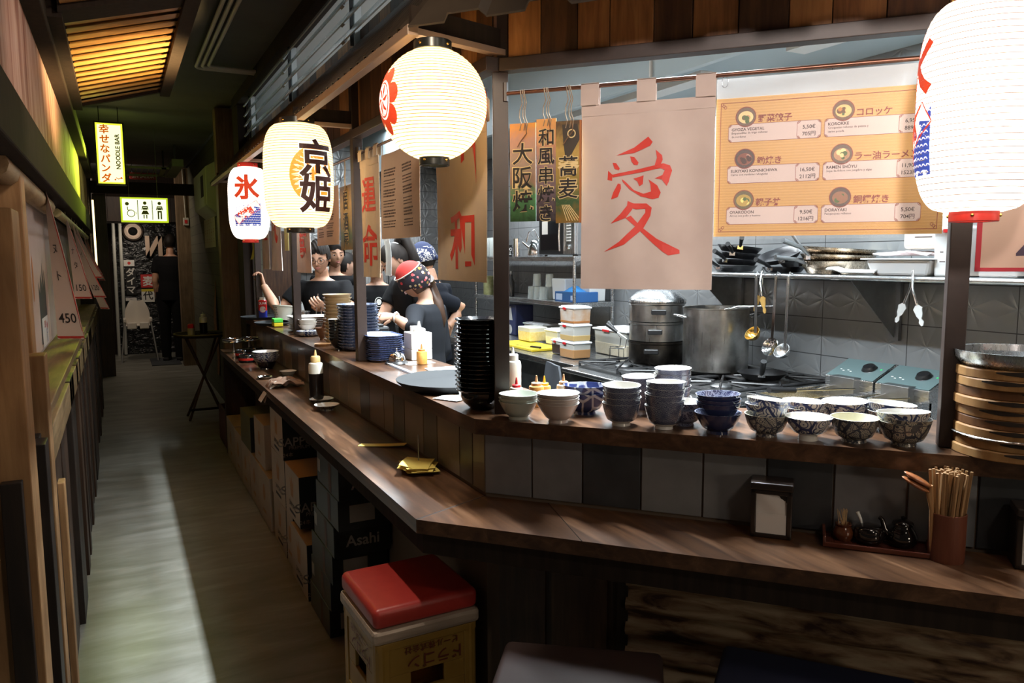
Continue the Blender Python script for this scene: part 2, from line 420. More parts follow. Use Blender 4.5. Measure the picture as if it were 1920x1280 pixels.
# slanted board roof above the left wall, corrugated slats
def roofpt(x, y): return (x, y, 2.45+(x+.13)*.28)
for (ya, yb, nm) in ((3.45, 5.2, 'near'), (1.5, 3.3, 'overhead')):
    mb = MB(); y = ya
    while y < yb-.02:
        w = .118
        mb.add([roofpt(-.13, y), roofpt(.29, y), roofpt(.29, y+w*.55), roofpt(-.13, y+w*.55), (-.13, y+w*.62, 2.459), (.29, y+w*.62, 2.577), (.29, y+w*.94, 2.577), (-.13, y+w*.94, 2.459)],
               [(0, 1, 2, 3), (3, 2, 5, 4), (4, 5, 6, 7)]); y += w
    mb.add([roofpt(-.13, ya), roofpt(.29, ya), roofpt(.29, yb), roofpt(-.13, yb)], [(0, 3, 2, 1)], M=Matrix.Translation((0, 0, .03)))
    lab = 'honey coloured slatted canopy sloping above the left wall' if nm == 'near' else 'slatted canopy section directly overhead, mostly above the frame'
    tag(mb.build('slatted_canopy', wood('canopy slats', (.3, .14, .035), (.44, .22, .06), (.54, .3, .1), axis=0, sc=4, rough=.45)), lab, 'canopy')
mb = MB(); mb.b2((.29, 1.5, 2.54), (.345, 5.25, 2.64)); [mb.add([(*roofpt(x, y_)[:2], roofpt(x, y_)[2]+dz) for dz in (-.012, .1) for (x, y_) in ((-.14, ya_), (.3, ya_), (.3, yb_), (-.14, yb_))], [(0, 3, 2, 1), (4, 5, 6, 7), (0, 1, 5, 4), (1, 2, 6, 5), (2, 3, 7, 6), (3, 0, 4, 7)]) for ya_, yb_ in ((3.27, 3.44), (5.2, 5.24))]; mb.b2((-.2, 3.3, 2.42), (-.128, 5.24, 2.5))
struct(mb.build('trim_4', m_dark))
# conduits on the ceiling
for k in range(3):
    p = [(.93, 5.56-k*.035, 2.80), (.53+k*.035, 5.56-k*.035, 2.80), (.53+k*.035, 1.2, 2.80)]
    mb = MB().tube([p[0], (p[1][0]+.05, p[1][1], 2.8), (p[1][0]+.015, p[1][1]-.015, 2.8), (p[1][0], p[1][1]-.05, 2.8), p[2]], .0115, 8)
    o = mb.build('conduit_pipe', mat('cream conduit', (.5, .46, .36), .5), smooth=50)
    tag(o, 'cream electrical conduit bent across the dark ceiling, %s of three' % ['outermost', 'middle', 'innermost'][k], 'pipe', 'conduits on the ceiling')

# ------------------------------------------------------------------ bar body: tiled upstand, lower ledge, upper counter
XL, XB, XU = .68, .93, .895; NL, NB, NU = 1.768, 2.02, 1.988
YE = 6.42; SE = 2.2                          # far end of the bar, right end along the slant
def strip(xa, na, xb, nb, ye0, ye1=None, s_end=SE):
    """footprint between an outer line (xa, na) and an inner line (xb, nb), both turning the corner"""
    e1, e2 = fr(s_end, na), fr(s_end, nb)
    return [(xa, ye0), corner(xa, na), (e1.x, e1.y), (e2.x, e2.y), corner(xb, nb), (xb, ye0)]
# tiles of the upstand: one mesh, tile by tile
m_tile = [mat('tile brown', (.115, .078, .05), .4, noise=(4, (.16, .11, .072))), mat('tile umber', (.045, .03, .021), .4, noise=(4, (.065, .044, .03))), mat('tile olive brown', (.13, .095, .055), .4, noise=(5, (.18, .13, .075))),
          mat('tile slate grey', (.13, .13, .14), .42, noise=(7, (.2, .2, .21))), mat('tile charcoal', (.026, .028, .032), .42, noise=(7, (.055, .058, .064))), mat('tile fog grey', (.16, .165, .175), .42, noise=(7, (.23, .235, .245))), mat('tile joint', (.14, .1, .07), .8)]
mb = MB(); cx, cy = corner(XB, NB); mb.prism(strip(XB+.006, NB+.006, XB+.16, NB+.16, YE), .1, 1.05, 6)
y = cy; k = 0; pat = [2, 1, 0, 1, 0, 1, 2, 0, 1, 2, 0, 0, 1, 2, 1, 0, 1, 2]
wid = [.085, .10, .19, .13, .2, .13, .12, .2, .14, .2, .16, .2, .2, .17, .2, .18, .2, .2]
while y < YE-.02:
    w = min(wid[k % 18], YE-y); mb.b2((XB, y+.002, .86), (XB+.02, y+w-.002, 1.045), pat[k % 18]); y += w; k += 1
MF = Matrix.Translation(FO) @ Matrix.Rotation(FRZ, 4, 'Z'); s = (Vector((cx, cy, 0))-FO).dot(FD); n0 = NB-FN.dot(FO)
for k, i in enumerate([3, 3, 4, 5, 5, 4, 3, 5, 4, 3, 5, 3]):
    w = [.148, .15, .165, .165, .16, .16, .165][k % 7]; mb.b2((s+.002, n0, .86), (s+w-.003, n0+.02, 1.045), i, MF); s += w
struct(mb.build('wall_bar_upstand', m_tile, bevel=.0015))
# below the ledge
mb = MB(); mb.prism(strip(XB+.05, NB-.02, XB+.15, NB+.1, YE), 0, .815, 0)
mb.b2((XL+.03, YE-.07, 0), (XB+.1, YE, .815), 0)
struct(mb.build('wall_bar_base', m_lb))
mb = MB(); p0 = corner(XB, NB)
mb.b2((.18, n0-.03, 0), (.34, n0+.0, .80), 1, MF); mb.b2((.02, n0-.03, 0), (.16, n0, .80), 0, MF); mb.b2((.37, n0-.03, 0), (.40, n0+.0, .80), 2, MF)
struct(mb.build('wall_bar_boards', m_lb))
n = NT('rusted corrugated iron'); f = n.noise(n.coords((1.2, 1.2, 7)), 5, 6, .5); g = n.noise(n.coords(), 14, 4)
n.base(n.ramp(f, [(.36, (.05, .022, .013)), (.47, (.24, .15, .085)), (.62, (.42, .33, .22))])); n.b.inputs['Metallic'].default_value = .25
n.b.inputs['Roughness'].default_value = .55; n.bump(g, .2); m_rust = n.m
o = MB().sheet(24, 90, lambda u, v: (.395+u*1.8, n0-.03-.011*math.sin(v*2*PI*11), .02+v*.775), .002, M=MF).build('corrugated_panel', m_rust, smooth=60)
tag(o, 'rusty corrugated iron sheet cladding the bar front under the ledge', 'panel')
# ledge and counter are two continuous tops
o = MB().prism(strip(XL, NL, XB, NB, YE-.13), .812, .85); 
cA, cB = corner(XL, NL), corner(XB, NB)
o = o.build('bar_ledge', m_counterY, bevel=.003); tag(o, 'long dark wooden bar ledge below the counter, bent at the corner', 'bar top')
mj = mat('joint line', (.02, .012, .008), .6); e1, e2 = fr(.33, NL), fr(.16, NB)
MB().tube([(cA[0], cA[1], .8502), (cB[0], cB[1], .8502)], .0016, 4).build('joint', mj, o)
MB().tube([(e1.x, e1.y, .8502), (e2.x, e2.y, .8502)], .0016, 4).build('joint', mj, o)
MB().prism(strip(XL+.02, NL+.02, XL+.045, NL+.045, YE-.14), .75, .812).build('apron', m_dark, o)
o = MB().prism(strip(XU, NU, 1.27, 2.41, YE), 1.042, 1.087).build('bar_counter', m_counterY, bevel=.003)
tag(o, 'upper dark wooden serving counter that holds the bowls and plates', 'counter')
struct(MB().prism(strip(1.12, 2.18, 1.24, 2.38, YE), 0, 1.04).build('wall_bar_inner', m_dark))

# ------------------------------------------------------------------ window frame: posts, lintels, rods
def post(x, y, rz, label, z1=2.45):
    o = MB().b2((-.0225, -.0225, 1.087), (.0225, .0225, z1)).build('window_post', m_frame, bevel=.002, loc=(x, y, 0), rz=rz); tag(o, label, 'post', 'steel posts of the serving hatch')
    return o
PA = fr(0, 2.09); post(PA.x-.002, PA.y+.012, FRZ/2, 'dark steel corner post beside the tall stack of black bowls')
PB = fr(1.165, 2.085); post(PB.x, PB.y, FRZ, 'dark steel post left of the bamboo steamers')
PC = fr(2.1, 2.085); post(PC.x, PC.y, FRZ, 'dark steel post beyond the right frame edge')
for y, lab in ((3.38, 'dark steel post behind the blue plate stack'), (4.77, 'dark steel post in front of the man in glasses'), (6.17, 'thin dark steel post gripped by a hand at the far end')):
    post(.97, y, 0, lab)
def beam(p, q, z0, z1, th=.045):
    d = (Vector(q)-Vector(p)); L = d.length; a = math.atan2(d.y, d.x)
    M = Matrix.Translation((*p, 0)) @ Matrix.Rotation(a, 4, 'Z'); return MB().b2((0, -th/2, z0), (L, th/2, z1), 0, M)
struct(beam((.97, 1.99), (.97, 6.42), 2.072, 2.11).build('trim_5', m_frame, bevel=.002))
a_, b_ = fr(.0, 2.085), fr(2.3, 2.085)
struct(beam((a_.x, a_.y), (b_.x, b_.y), 2.072, 2.108).build('trim_6', m_frame, bevel=.002))
# planked fascia over the hatch
mb = MB(); y = 2.0; k = 0; pt = [3, 2, 1, 0, 3, 1, 0, 3, 1, 0, 2, 3]
while y < 6.4:
    w = random.uniform(.1, .19); mb.b2((.978, y+.001, 2.11), (.995+random.choice([0, .004]), y+w-.001, 2.52), pt[k % 12]); y += w; k += 1
s = .02; k = 0
for w, i in zip([.098, .105, .09, .118, .1, .115, .12, .1, .12, .13, .12, .13, .12, .13, .12, .13, .12, .12, .12], [2, 1, 0, 0, 1, 0, 1, 2, 0, 1, 0, 1, 2, 0, 1, 0, 2, 1, 0]):
    mb.b2((s+.001, .002+random.choice([0, .003]), 2.108), (s+w-.001, .02, 2.75), i, MF); s += w
mb.b2((.0, .022, 2.108), (2.2, .03, 2.75), 1, MF); mb.b2((.996, 2.0, 2.11), (1.004, 6.4, 2.52), 1)
struct(mb.build('wall_fascia', m_pl, bevel=.0015))
def rod(p, q, z, label):
    r = thing('curtain_rod', label, 'rod', (0, 0, 0), group='curtain rods of the hatch')
    MB().tube([(*p, z), (*q, z)], .006, 8).build('rod', mat('bronze rod', (.16, .075, .05), .35, .7), r, smooth=60)
    for e in (p, q):
        MB().tube([(e[0], e[1], z-.022), (e[0], e[1], z+.03)], .008, 6).build('bracket', m_frame, r)
p, q = fr(.012, 2.082), fr(1.14, 2.082); rod((p.x, p.y), (q.x, q.y), 2.013, 'thin rod across the slanted hatch carrying the large heart curtain')
p, q = fr(1.19, 2.082), fr(2.08, 2.082); rod((p.x, p.y), (q.x, q.y), 2.013, 'thin rod right of the post, above the steamers')
for ya, yb, w in ((2.05, 3.35, 'nearest'), (3.41, 4.74, 'middle'), (4.8, 6.14, 'farthest')):
    rod((.97, ya), (.97, yb), 2.005, 'thin rod across the %s bay of the aisle hatch' % w)

# ------------------------------------------------------------------ corrugated awning, rail and brackets
n = NT('weathered awning sheet'); f = n.noise(n.coords((2, 2, 2)), 3, 5)
n.base(n.ramp(f, [(.3, (.042, .03, .022)), (.7, (.07, .052, .038))])); n.b.inputs['Roughness'].default_value = .5; n.b.inputs['Metallic'].default_value = .3; m_awn = n.m
NR = 1.77; XR = .68; cY = corner(XR, NR)[1]
mb = MB()
def awn(u, v):
    y = cY+.04+u*(6.5-cY-.04); w = .008*math.sin(y*2*PI/.076)
    return (XR+.005+v*.285+w*.75, y, 2.135+v*.325-w*.65)
mb.sheet(300, 4, awn, .003)
o = mb.build('awning', m_awn, smooth=60); tag(o, 'brown corrugated awning over the aisle side of the hatch', 'awning')
mb = MB(); prof = []
L0 = -.127; x = L0
while x < 2.3: prof += [(x, 0), (x+.1, 0), (x+.116, .022), (x+.2, .022), (x+.216, 0)]; x += .216
nb = NR-FN.dot(FO); vs = []; fs = []
for (s_, z) in prof:
    for (t, dz) in ((0, 0), (.30, .36)):
        vs += [(s_+(.12 if s_ == L0 and t else 0), nb-.005-.07*max(0, s_)+t-z*.6, 2.128+dz+z*.7)]
for i in range(len(prof)-1): fs.append((2*i, 2*i+2, 2*i+3, 2*i+1))
off = len(vs); vs2 = [(v[0], v[1]+.003, v[2]-.004) for v in vs]
mb.add(vs+vs2, fs+[tuple(a+off for a in q[::-1]) for q in fs]+[(2*i, 2*i+off, 2*i+2+off, 2*i+2) for i in range(len(prof)-1)], M=MF)
o = mb.build('awning', m_awn); tag(o, 'dark ribbed metal awning over the slanted corner front', 'awning')
m_rail = mat('beige angle rail', (.32, .22, .16), .45)
r = thing('awning_rail', 'beige steel rail carrying the awning edge with its brackets', 'rail')
cR = corner(XR+.02, NR+.02); mb = MB(); mb.b2((XR+.005, cR[1], 2.112), (XR+.035, 6.42, 2.138)); mb.build('rail', m_rail, r, bevel=.002)
for (p, q) in (((XR+.02, cR[1]+.02), (PA.x, PA.y)), ((XR+.02, 3.38), (.97, 3.38)), ((XR+.02, 4.77), (.97, 4.77)), ((XR+.02, 6.17), (.97, 6.17))):
    beam(p, q, 2.118, 2.134, .03).build('bracket', m_rail, r); beam(p, q, 2.134, 2.19, .012).build('gusset', m_dark, r)

# ------------------------------------------------------------------ louvred glass strip over the awning
m_glass = NT('greenish louvre glass'); b = m_glass.b.inputs; m_glass.base((.55, .66, .65)); b['Roughness'].default_value = .15; b['Alpha'].default_value = .78; b['Specular IOR Level'].default_value = .7; m_glass = m_glass.m
m_mul = mat('grey aluminium', (.3, .31, .31), .4, .6)
w = thing('window_1', None, None); struct(w)
for (ya, yb) in ((1.9, 3.30), (3.34, 4.60), (4.64, 6.10)):
    for k in range(4):
        z = 2.475+k*.073
        MB().box((.93, (ya+yb)/2, z+.025), (.078, yb-ya+.10, .006), rot=(0, RAD(-57), 0)).build('louvre_blade', m_glass, w)
for y in (1.9, 3.32, 4.62, 6.11):
    mb = MB().b2((.955, y-.018, 2.44), (.985, y+.018, 2.76)); mb.b2((.935, y-.02, 2.45), (.95, y-.012, 2.76), 1)
    for k in range(4): mb.box((.93, y, 2.475+k*.073+.02), (.082, .05, .012), 0, rot=(0, RAD(-57), 0))
    mb.build('mullion', [m_mul, m_blackmat], w)
MB().b2((.90, 1.0, 2.755), (.99, 6.6, 2.84)).build('head_rail', m_dark, w)
# ------------------------------------------------------------------ far end of the aisle
o = struct(MB().b2((-1.2, 14, 0), (4, 14.1, 2.84)).build('wall_back', m_dark))
n = NT('black crumpled lacquer'); f = n.noise(n.coords((1, 1, 1.6)), 9, 4, .5); n.base((.006, .006, .007)); n.b.inputs['Roughness'].default_value = .14; n.bump(f, 1.0, .05)
d = struct(MB().b2((-.06, 13.9, 0), (.98, 13.99, 2.12)).build('door_1', n.m))
mb = MB(); mb.b2((-.3, 10.9, 2.38), (1.0, 11.05, 2.52)); mb.b2((-.3, 13.3, 2.12), (1.1, 13.95, 2.84))
struct(mb.build('trim_7', m_dark))
mb = MB(); 
for k in range(6): mb.b2((-.3+k*.22, 13.24, 2.13), (-.085+k*.22, 13.31, 2.5), k % 3)
struct(mb.build('wall_back_boards', m_lb))
mb = MB(); mb.b2((-.3, 11.4, 0), (-.085, 11.5, 2.4)); struct(mb.build('wall_left_return', m_lb[0]))
o = struct(MB().b2((.80, 12.0, 0), (1.3, 12.25, 2.84)).build('wall_right_return', m_post))
# brick pattern wall on the right behind the bar end, and the weathered column
n = NT('dark painted brick'); bt = n.new('ShaderNodeTexBrick'); n.l.new(n.coords((1, 1, 1)), bt.inputs['Vector'])
mp = n.new('ShaderNodeMapping'); mp.inputs['Rotation'].default_value = (RAD(90), 0, RAD(90)); tc = n.new('ShaderNodeTexCoord'); n.l.new(tc.outputs['Object'], mp.inputs[0]); n.l.new(mp.outputs[0], bt.inputs['Vector'])
bt.inputs['Color1'].default_value = (.075, .075, .045, 1); bt.inputs['Color2'].default_value = (.1, .095, .06, 1); bt.inputs['Mortar'].default_value = (.02, .02, .014, 1); bt.inputs['Scale'].default_value = 4; bt.inputs['Mortar Size'].default_value = .012
n.base(bt.outputs[0]); n.b.inputs['Roughness'].default_value = .7
struct(MB().b2((.97, 6.75, 0), (1.1, 12.1, 2.84)).build('wall_right', n.m))
o = MB().b2((.80, 7.0, 0), (.96, 7.16, 2.82)).build('column_timber', m_post, bevel=.006); tag(o, 'square weathered timber column at the far end of the bar', 'column', kind='thing')
mb = MB(); mb.b2((.905, 6.45, 0), (.97, 6.75, 2.84)); struct(mb.build('trim_8', m_dark))
# ------------------------------------------------------------------ kitchen shell
def tile_mat(name, axis, c1, c2, o1, o2, tw, th):
    n = NT(name); tc = n.n.new('ShaderNodeTexCoord'); sp = n.n.new('ShaderNodeSeparateXYZ'); n.l.new(tc.outputs['Object'], sp.inputs[0])
    u = n.math('DIVIDE', n.math('SUBTRACT', sp.outputs[axis], o1), tw); v = n.math('DIVIDE', n.math('SUBTRACT', sp.outputs[2], o2), th)
    fu, fv = n.math('FRACT', u), n.math('FRACT', v)
    su = n.math('MINIMUM', fu, n.math('SUBTRACT', 1, fu)); sv = n.math('MINIMUM', fv, n.math('SUBTRACT', 1, fv))
    seam = n.math('MINIMUM', n.math('MULTIPLY', su, tw), n.math('MULTIPLY', sv, th))
    line = n.math('LESS_THAN', seam, .0022)
    du = n.math('SUBTRACT', n.math('FRACT', n.math('MULTIPLY', u, 2.5)), .5); dv = n.math('SUBTRACT', fv, .5)
    r = n.math('SQRT', n.math('ADD', n.math('MULTIPLY', du, du), n.math('MULTIPLY', dv, dv)))
    star = n.math('ABSOLUTE', n.math('COSINE', n.math('MULTIPLY', n.math('ARCTAN2', dv, du), 4)))
    h = n.math('MULTIPLY', star, n.math('SUBTRACT', .75, r)); h = n.math('SUBTRACT', h, n.math('MULTIPLY', line, .9))
    n.bump(h, .32, .010)
    f = n.noise(n.coords(), 3, 4); mx = n.new('ShaderNodeMix', data_type='RGBA'); n.l.new(line, mx.inputs[0]); n.l.new(n.ramp(f, [(.3, c1), (.7, c2)]), mx.inputs[6]); mx.inputs[7].default_value = (.06, .062, .065, 1)
    n.base(mx.outputs[2]); n.b.inputs['Roughness'].default_value = .33; n.b.inputs['Metallic'].default_value = .35; return n.m
m_ktile = tile_mat('embossed grey tile', 1, (.26, .275, .285), (.33, .345, .355), 2.365, 1.02, .5, .2)
struct(MB().b2((3.35, -.5, 0), (3.45, 8.4, 2.9)).build('wall_kitchen', m_ktile))
struct(MB().b2((1.0, 8.3, 0), (3.45, 8.4, 2.9)).build('wall_kitchen_far', tile_mat('silvery tile far wall', 0, (.3, .3, .3), (.4, .4, .4), .2, .1, .4, .2)))
struct(MB().b2((.97, 6.42, 0), (1.03, 8.4, 2.84)).build('wall_kitchen_end', m_dark))
m_hood = NT('satin steel hood'); f = m_hood.noise(m_hood.coords((.4, .4, .4)), 2, 3)
m_hood.base(m_hood.ramp(f, [(.3, (.42, .50, .53)), (.7, (.50, .58, .61))])); m_hood.b.inputs['Roughness'].default_value = .38; m_hood.b.inputs['Metallic'].default_value = .35; m_hood = m_hood.m
h = thing('extractor_hood', 'long grey stainless extractor hood above the cooking line', 'hood')
MB().b2((2.34, .4, 2.405), (2.355, 8.25, 2.88)).build('front_panel', m_hood, h)
MB().b2((2.335, .4, 2.39), (2.37, 8.25, 2.41)).build('rim', m_hood, h)
MB().add([(2.36, .4, 2.86), (3.34, .4, 2.52), (3.34, 8.2, 2.52), (2.36, 8.2, 2.86), (2.36, .4, 2.87), (3.34, .4, 2.53), (3.34, 8.2, 2.53), (2.36, 8.2, 2.87)],
         [(0, 3, 2, 1), (4, 5, 6, 7), (0, 1, 5, 4), (1, 2, 6, 5), (2, 3, 7, 6), (3, 0, 4, 7)]).build('inner_panel', m_hood, h)
for y in (3.06, 5.3): MB().b2((2.328, y-.006, 2.41), (2.341, y+.006, 2.86)).build('seam_strip', m_white, h)
for y in (2.0, 3.9):
    t = MB().b2((2.80, y-.66, 2.49), (2.92, y+.66, 2.53)).build('light_fitting', m_white, h)
for y in TUBES:
    t = MB().b2((1.56, y-.6, 2.60), (1.64, y+.6, 2.65)); t.b2((1.59, y-.5, 2.65), (1.61, y-.49, 2.88)); t.b2((1.59, y+.49, 2.65), (1.61, y+.5, 2.88))
    tag(t.build('strip_light', m_white), 'white strip light hung over the bar inside the kitchen, ' + {2.25: 'nearest', 3.75: 'middle', 5.25: 'farthest'}[y], 'lamp', 'strip lights of the kitchen')

# ------------------------------------------------------------------ paper lanterns
def paper_mat(name, col, es):
    n = NT(name); n.n.remove(n.b); em = n.new('ShaderNodeEmission'); em.inputs[0].default_value = (*col, 1); em.inputs[1].default_value = es
    tl = n.new('ShaderNodeBsdfTranslucent'); tl.inputs[0].default_value = (*col, 1); df = n.new('ShaderNodeBsdfDiffuse'); df.inputs[0].default_value = (.75, .7, .6, 1)
    a, b = n.new('ShaderNodeMixShader'), n.new('ShaderNodeAddShader'); a.inputs[0].default_value = .4
    n.l.new(tl.outputs[0], a.inputs[1]); n.l.new(df.outputs[0], a.inputs[2]); n.l.new(a.outputs[0], b.inputs[0]); n.l.new(em.outputs[0], b.inputs[1]); n.l.new(b.outputs[0], n.out.inputs[0]); return n.m
m_lw = paper_mat('warm lantern paper', (1, .84, .53), .95); m_lc = paper_mat('white lantern paper', (1, .95, .88), 1.5)
m_rib = mat('bamboo rib', (.45, .3, .1), .7); m_ribw = mat('pale rib', (.5, .42, .36), .7)
m_lred = mat('red lantern paint', (.75, .06, .02), .6, emit=(1, .08, .02), es=.45)
m_lor = NT('orange sun paint'); sp = m_lor.n.new('ShaderNodeSeparateXYZ'); m_lor.base((.85, .22, .02)); m_lor.b.inputs['Emission Color'].default_value = (1, .33, .03, 1); m_lor.b.inputs['Emission Strength'].default_value = .95; m_lor = m_lor.m
m_lblue = mat('blue lantern paint', (.05, .1, .5), .6, emit=(.05, .12, .7), es=.35)
m_lbrown = mat('dark brown brush paint', (.05, .012, .007), .6)
m_lwht = mat('white paint on the lantern', (.9, .88, .8), .6, emit=(1, .95, .85), es=.9)
m_capred = mat('red lantern ring', (.55, .03, .02), .4)
def lantern(label, loc, prof, cap_r, paper, ribm, capm, watts, col, nrib, cord):
    """prof: radius as a function of height, from -h to h"""
    root = thing('paper_lantern', label, 'lantern', loc, group='paper lanterns under the awning')
    R, h = prof
    N = 64; pr = [(R(-h+2*h*i/N), -h+2*h*i/N) for i in range(N+1)]
    vs = MB(); vs.lathe(pr, 48)
    vs.f = [f for f in vs.f if len(f) == 4]; vs.mi = [0]*len(vs.f)
    vs.build('paper_shade', paper, root, smooth=80)
    rb = MB()
    for k in range(nrib):
        z = -h*.97+1.94*h*k/(nrib-1); r = R(z)
        rb.tube([((r+.0004)*math.cos(a*2*PI/40), (r+.0004)*math.sin(a*2*PI/40), z) for a in range(40)], .0009, 4, closed=True)
    rb.build('rib', ribm, root)
    for sg in (1, -1):
        z0, z1 = (h-.0, h+.024) if sg > 0 else (-h-.02, -h+.004); cr = cap_r*(1.0 if sg > 0 else .8)
        o = MB().lathe([(cr*.86, z0), (cr, z0), (cr, z1), (cr*.86, z1)], 40, close=True).build('top_ring' if sg > 0 else 'bottom_ring', capm, root, smooth=40, bevel=.0015)
        for a in range(4):
            MB().lathe([(.0, .004), (.003, .003), (.004, 0)], 8, M=Matrix.Translation((cr*math.cos(a*PI/2+.5), cr*math.sin(a*PI/2+.5), (z0+z1)/2)) @ Matrix.Rotation(a*PI/2+.5, 4, 'Z') @ Matrix.Rotation(PI/2, 4, 'Y')).build('stud', m_brass, o)
    MB().tube([(0, 0, h-.08), (0, 0, h+cord)], .004, 8).build('hanging_cord', m_black, root)
    MB().tube([(-cap_r*.9, 0, h+.012), (0, 0, h+.02), (cap_r*.9, 0, h+.012)], .002, 6).build('cross_wire', m_black, root)
    MB().lathe([(0, -.045), (.02, -.035), (.03, -.01), (.024, .02), (.014, .04), (.013, .07)], 16).build('bulb', mat('lamp bulb', (.9, .8, .6), .4, emit=col, es=6), root, smooth=60)
    l = bpy.data.lights.new('lantern_bulb', 'POINT'); l.energy = watts; l.color = col; l.shadow_soft_size = .035
    lo = bpy.data.objects.new('lantern_bulb', l); COL.objects.link(lo); lo.parent = root; lo.location = (0, 0, .0)
    # the bulb mesh must not shade its own light: the light sits in a ring just around it
    lo.data.shadow_soft_size = .045
    base = math.atan2(-loc[1], -loc[0])
    def wrap(deg, lift=.0012):
        a0 = base+RAD(deg)
        def fn(x, y):
            r = R(max(-h, min(h, y)))+lift; a = a0+x/R(0); return (r*math.cos(a), r*math.sin(a), y)
        return fn
    return root, wrap
def barrel(rmax, rend, h, p=4.0):
    return (lambda z: rend+(rmax-rend)*max(0, 1-abs(z/h)**p)**(1/2.2), h)
def ball(r, h): return (lambda z: math.sqrt(max(1e-6, 1-(z/(h*1.06))**2))*r, h)
# the large round lantern at the corner bracket
L1, w1 = lantern('round glowing lantern at the awning corner with red crests on its sides', (.765, 1.93, 1.95), ball(.14, .137), .05, m_lw, m_rib, mat('black lacquer ring', (.012, .014, .014), .3), 6.0, (1, .80, .5), 34, .05)
for dg in (-66, 108):
    mb = MB()
    for k in range(7):
        a = 2*PI*k/7+.2; mb.mapped(at(disc(0, 0, .022, 12, .026), .046*math.cos(a), .06*math.sin(a)), w1(dg), maxlen=.02)
    mb.build('crest', m_lred, L1)
    mb = MB().mapped(disc(0, 0, .037, 24, .049), w1(dg, .0018), maxlen=.02); mb.build('crest_disc', m_lwht, L1)
    mb = MB(); mb.mapped(ring(0, 0, .033, .0035, 24, .044), w1(dg, .0024), maxlen=.02)
    for k in range(6):
        a = PI*k/3; mb.mapped(stroke([(.004*math.cos(a), .005*math.sin(a)), (.016*math.cos(a), .023*math.sin(a)), (.026*math.cos(a+.25), .037*math.sin(a+.25))], [.003, .010, .005]), w1(dg, .0024), maxlen=.02)
    mb.build('crest_mark', m_lred, L1)
# the tall barrel lantern
L2, w2 = lantern('tall barrel lantern with two brown brush characters over an orange sun', (.70, 3.31, 1.892), barrel(.142, .07, .213, 3.4), .072, m_lw, m_rib, mat('black lacquer ring', (.012, .012, .012), .3), 2.6, (1, .80, .5), 40, .0)
MB().mapped(at(disc(0, 0, .098, 32, .115), .022, -.005), w2(16), maxlen=.03).build('sun_disc', m_lor, L2)
mb = MB(); mo = MB()
for ch, yy in (('京', .062), ('姫', -.078)):
    mo.mapped(at(txt(ch, .16, .05, 3), .048, yy), w2(12, .002), maxlen=.03); mb.mapped(at(txt(ch, .16, .024, 3), .048, yy), w2(12, .0028), maxlen=.03)
mo.build('lettering_outline', m_lwht, L2); mb.build('lettering', m_lbrown, L2)
# the two white ice lanterns
def ice(label, loc, deg, watts, cord):
    L, w = lantern(label, loc, barrel(.114, .052, .205, 3.6), .056, m_lc, m_ribw, m_capred, watts, (1, .9, .78), 34, cord)
    mb = MB().mapped(at(txt('氷', .142, .035, 3), 0, .085), w(deg), maxlen=.03); mb.build('lettering', m_lred, L)
    bw = .152; MB().mapped(poly([(-bw/2, -.132), (bw/2, -.132), (bw/2, .0), (.045, -.02), (-.01, -.055), (-bw/2, -.07)]), w(deg), maxlen=.02).build('blue_print', m_lblue, L)
    mb = MB()
    for i in range(11):
        for j in range(10):
            x_, y_ = -bw/2+.009+i*bw/11.5+(j % 2)*.006, -.126+j*.013
            if y_ < -.075 or y_ < -.055+.9*(x_+.01): mb.mapped(at(stroke([(-.0055, -.002), (-.002, .002), (.002, .002), (.006, -.002)], [.001, .0028, .0028, .001]), x_, y_), w(deg, .0018), maxlen=.03)
    mb.build('wave_print', m_lwht, L); mb = MB()
    for k in range(16): mb.mapped(at(stroke([(-.006, -.003), (0, .002), (.006, .003)], [.001, .0035, .001]), -.06+(k % 4)*.022, -.045+(k//4)*.014+(k % 4)*.006, rot=.5*k), w(deg), maxlen=.03)
    mb.build('spray_print', m_lblue, L)
    MB().mapped(at(rect(-.08, -.026, .08, .026), .0, -.055, rot=.62), w(deg, .0024), maxlen=.03).build('label', m_lwht, L)
    mb = MB()
    for k, ch in enumerate('飲物'): mb.mapped(at(txt(ch, .046, .035), (k-.75)*.045*.81, -.055+(k-.75)*.045*.58, rot=.62), w(deg, .0031), maxlen=.03)
    for (a, b) in (((-.08, -.026), (.08, -.026)), ((-.08, .026), (.08, .026)), ((-.08, -.026), (-.08, .026)), ((.08, -.026), (.08, .026))):
        mb.mapped(at(stroke([a, b], .0025), 0, -.055, rot=.62), w(deg, .0031), maxlen=.03)
    mb.build('label_mark', m_lred, L)
ice('small white lantern with a red ice character at the far end', (.70, 4.675, 1.868), -6, 1.7, .02)
ice('big overexposed white lantern with red rings at the right picture edge', (1.547, .96, 1.842), -84, 8, .07)
# one unseen lantern added past the right frame edge to light the slanted front
p = fr(1.75, 1.79, 1.83); ice('unseen white lantern added beyond the right frame edge', tuple(p), 0, 4.0, .05)

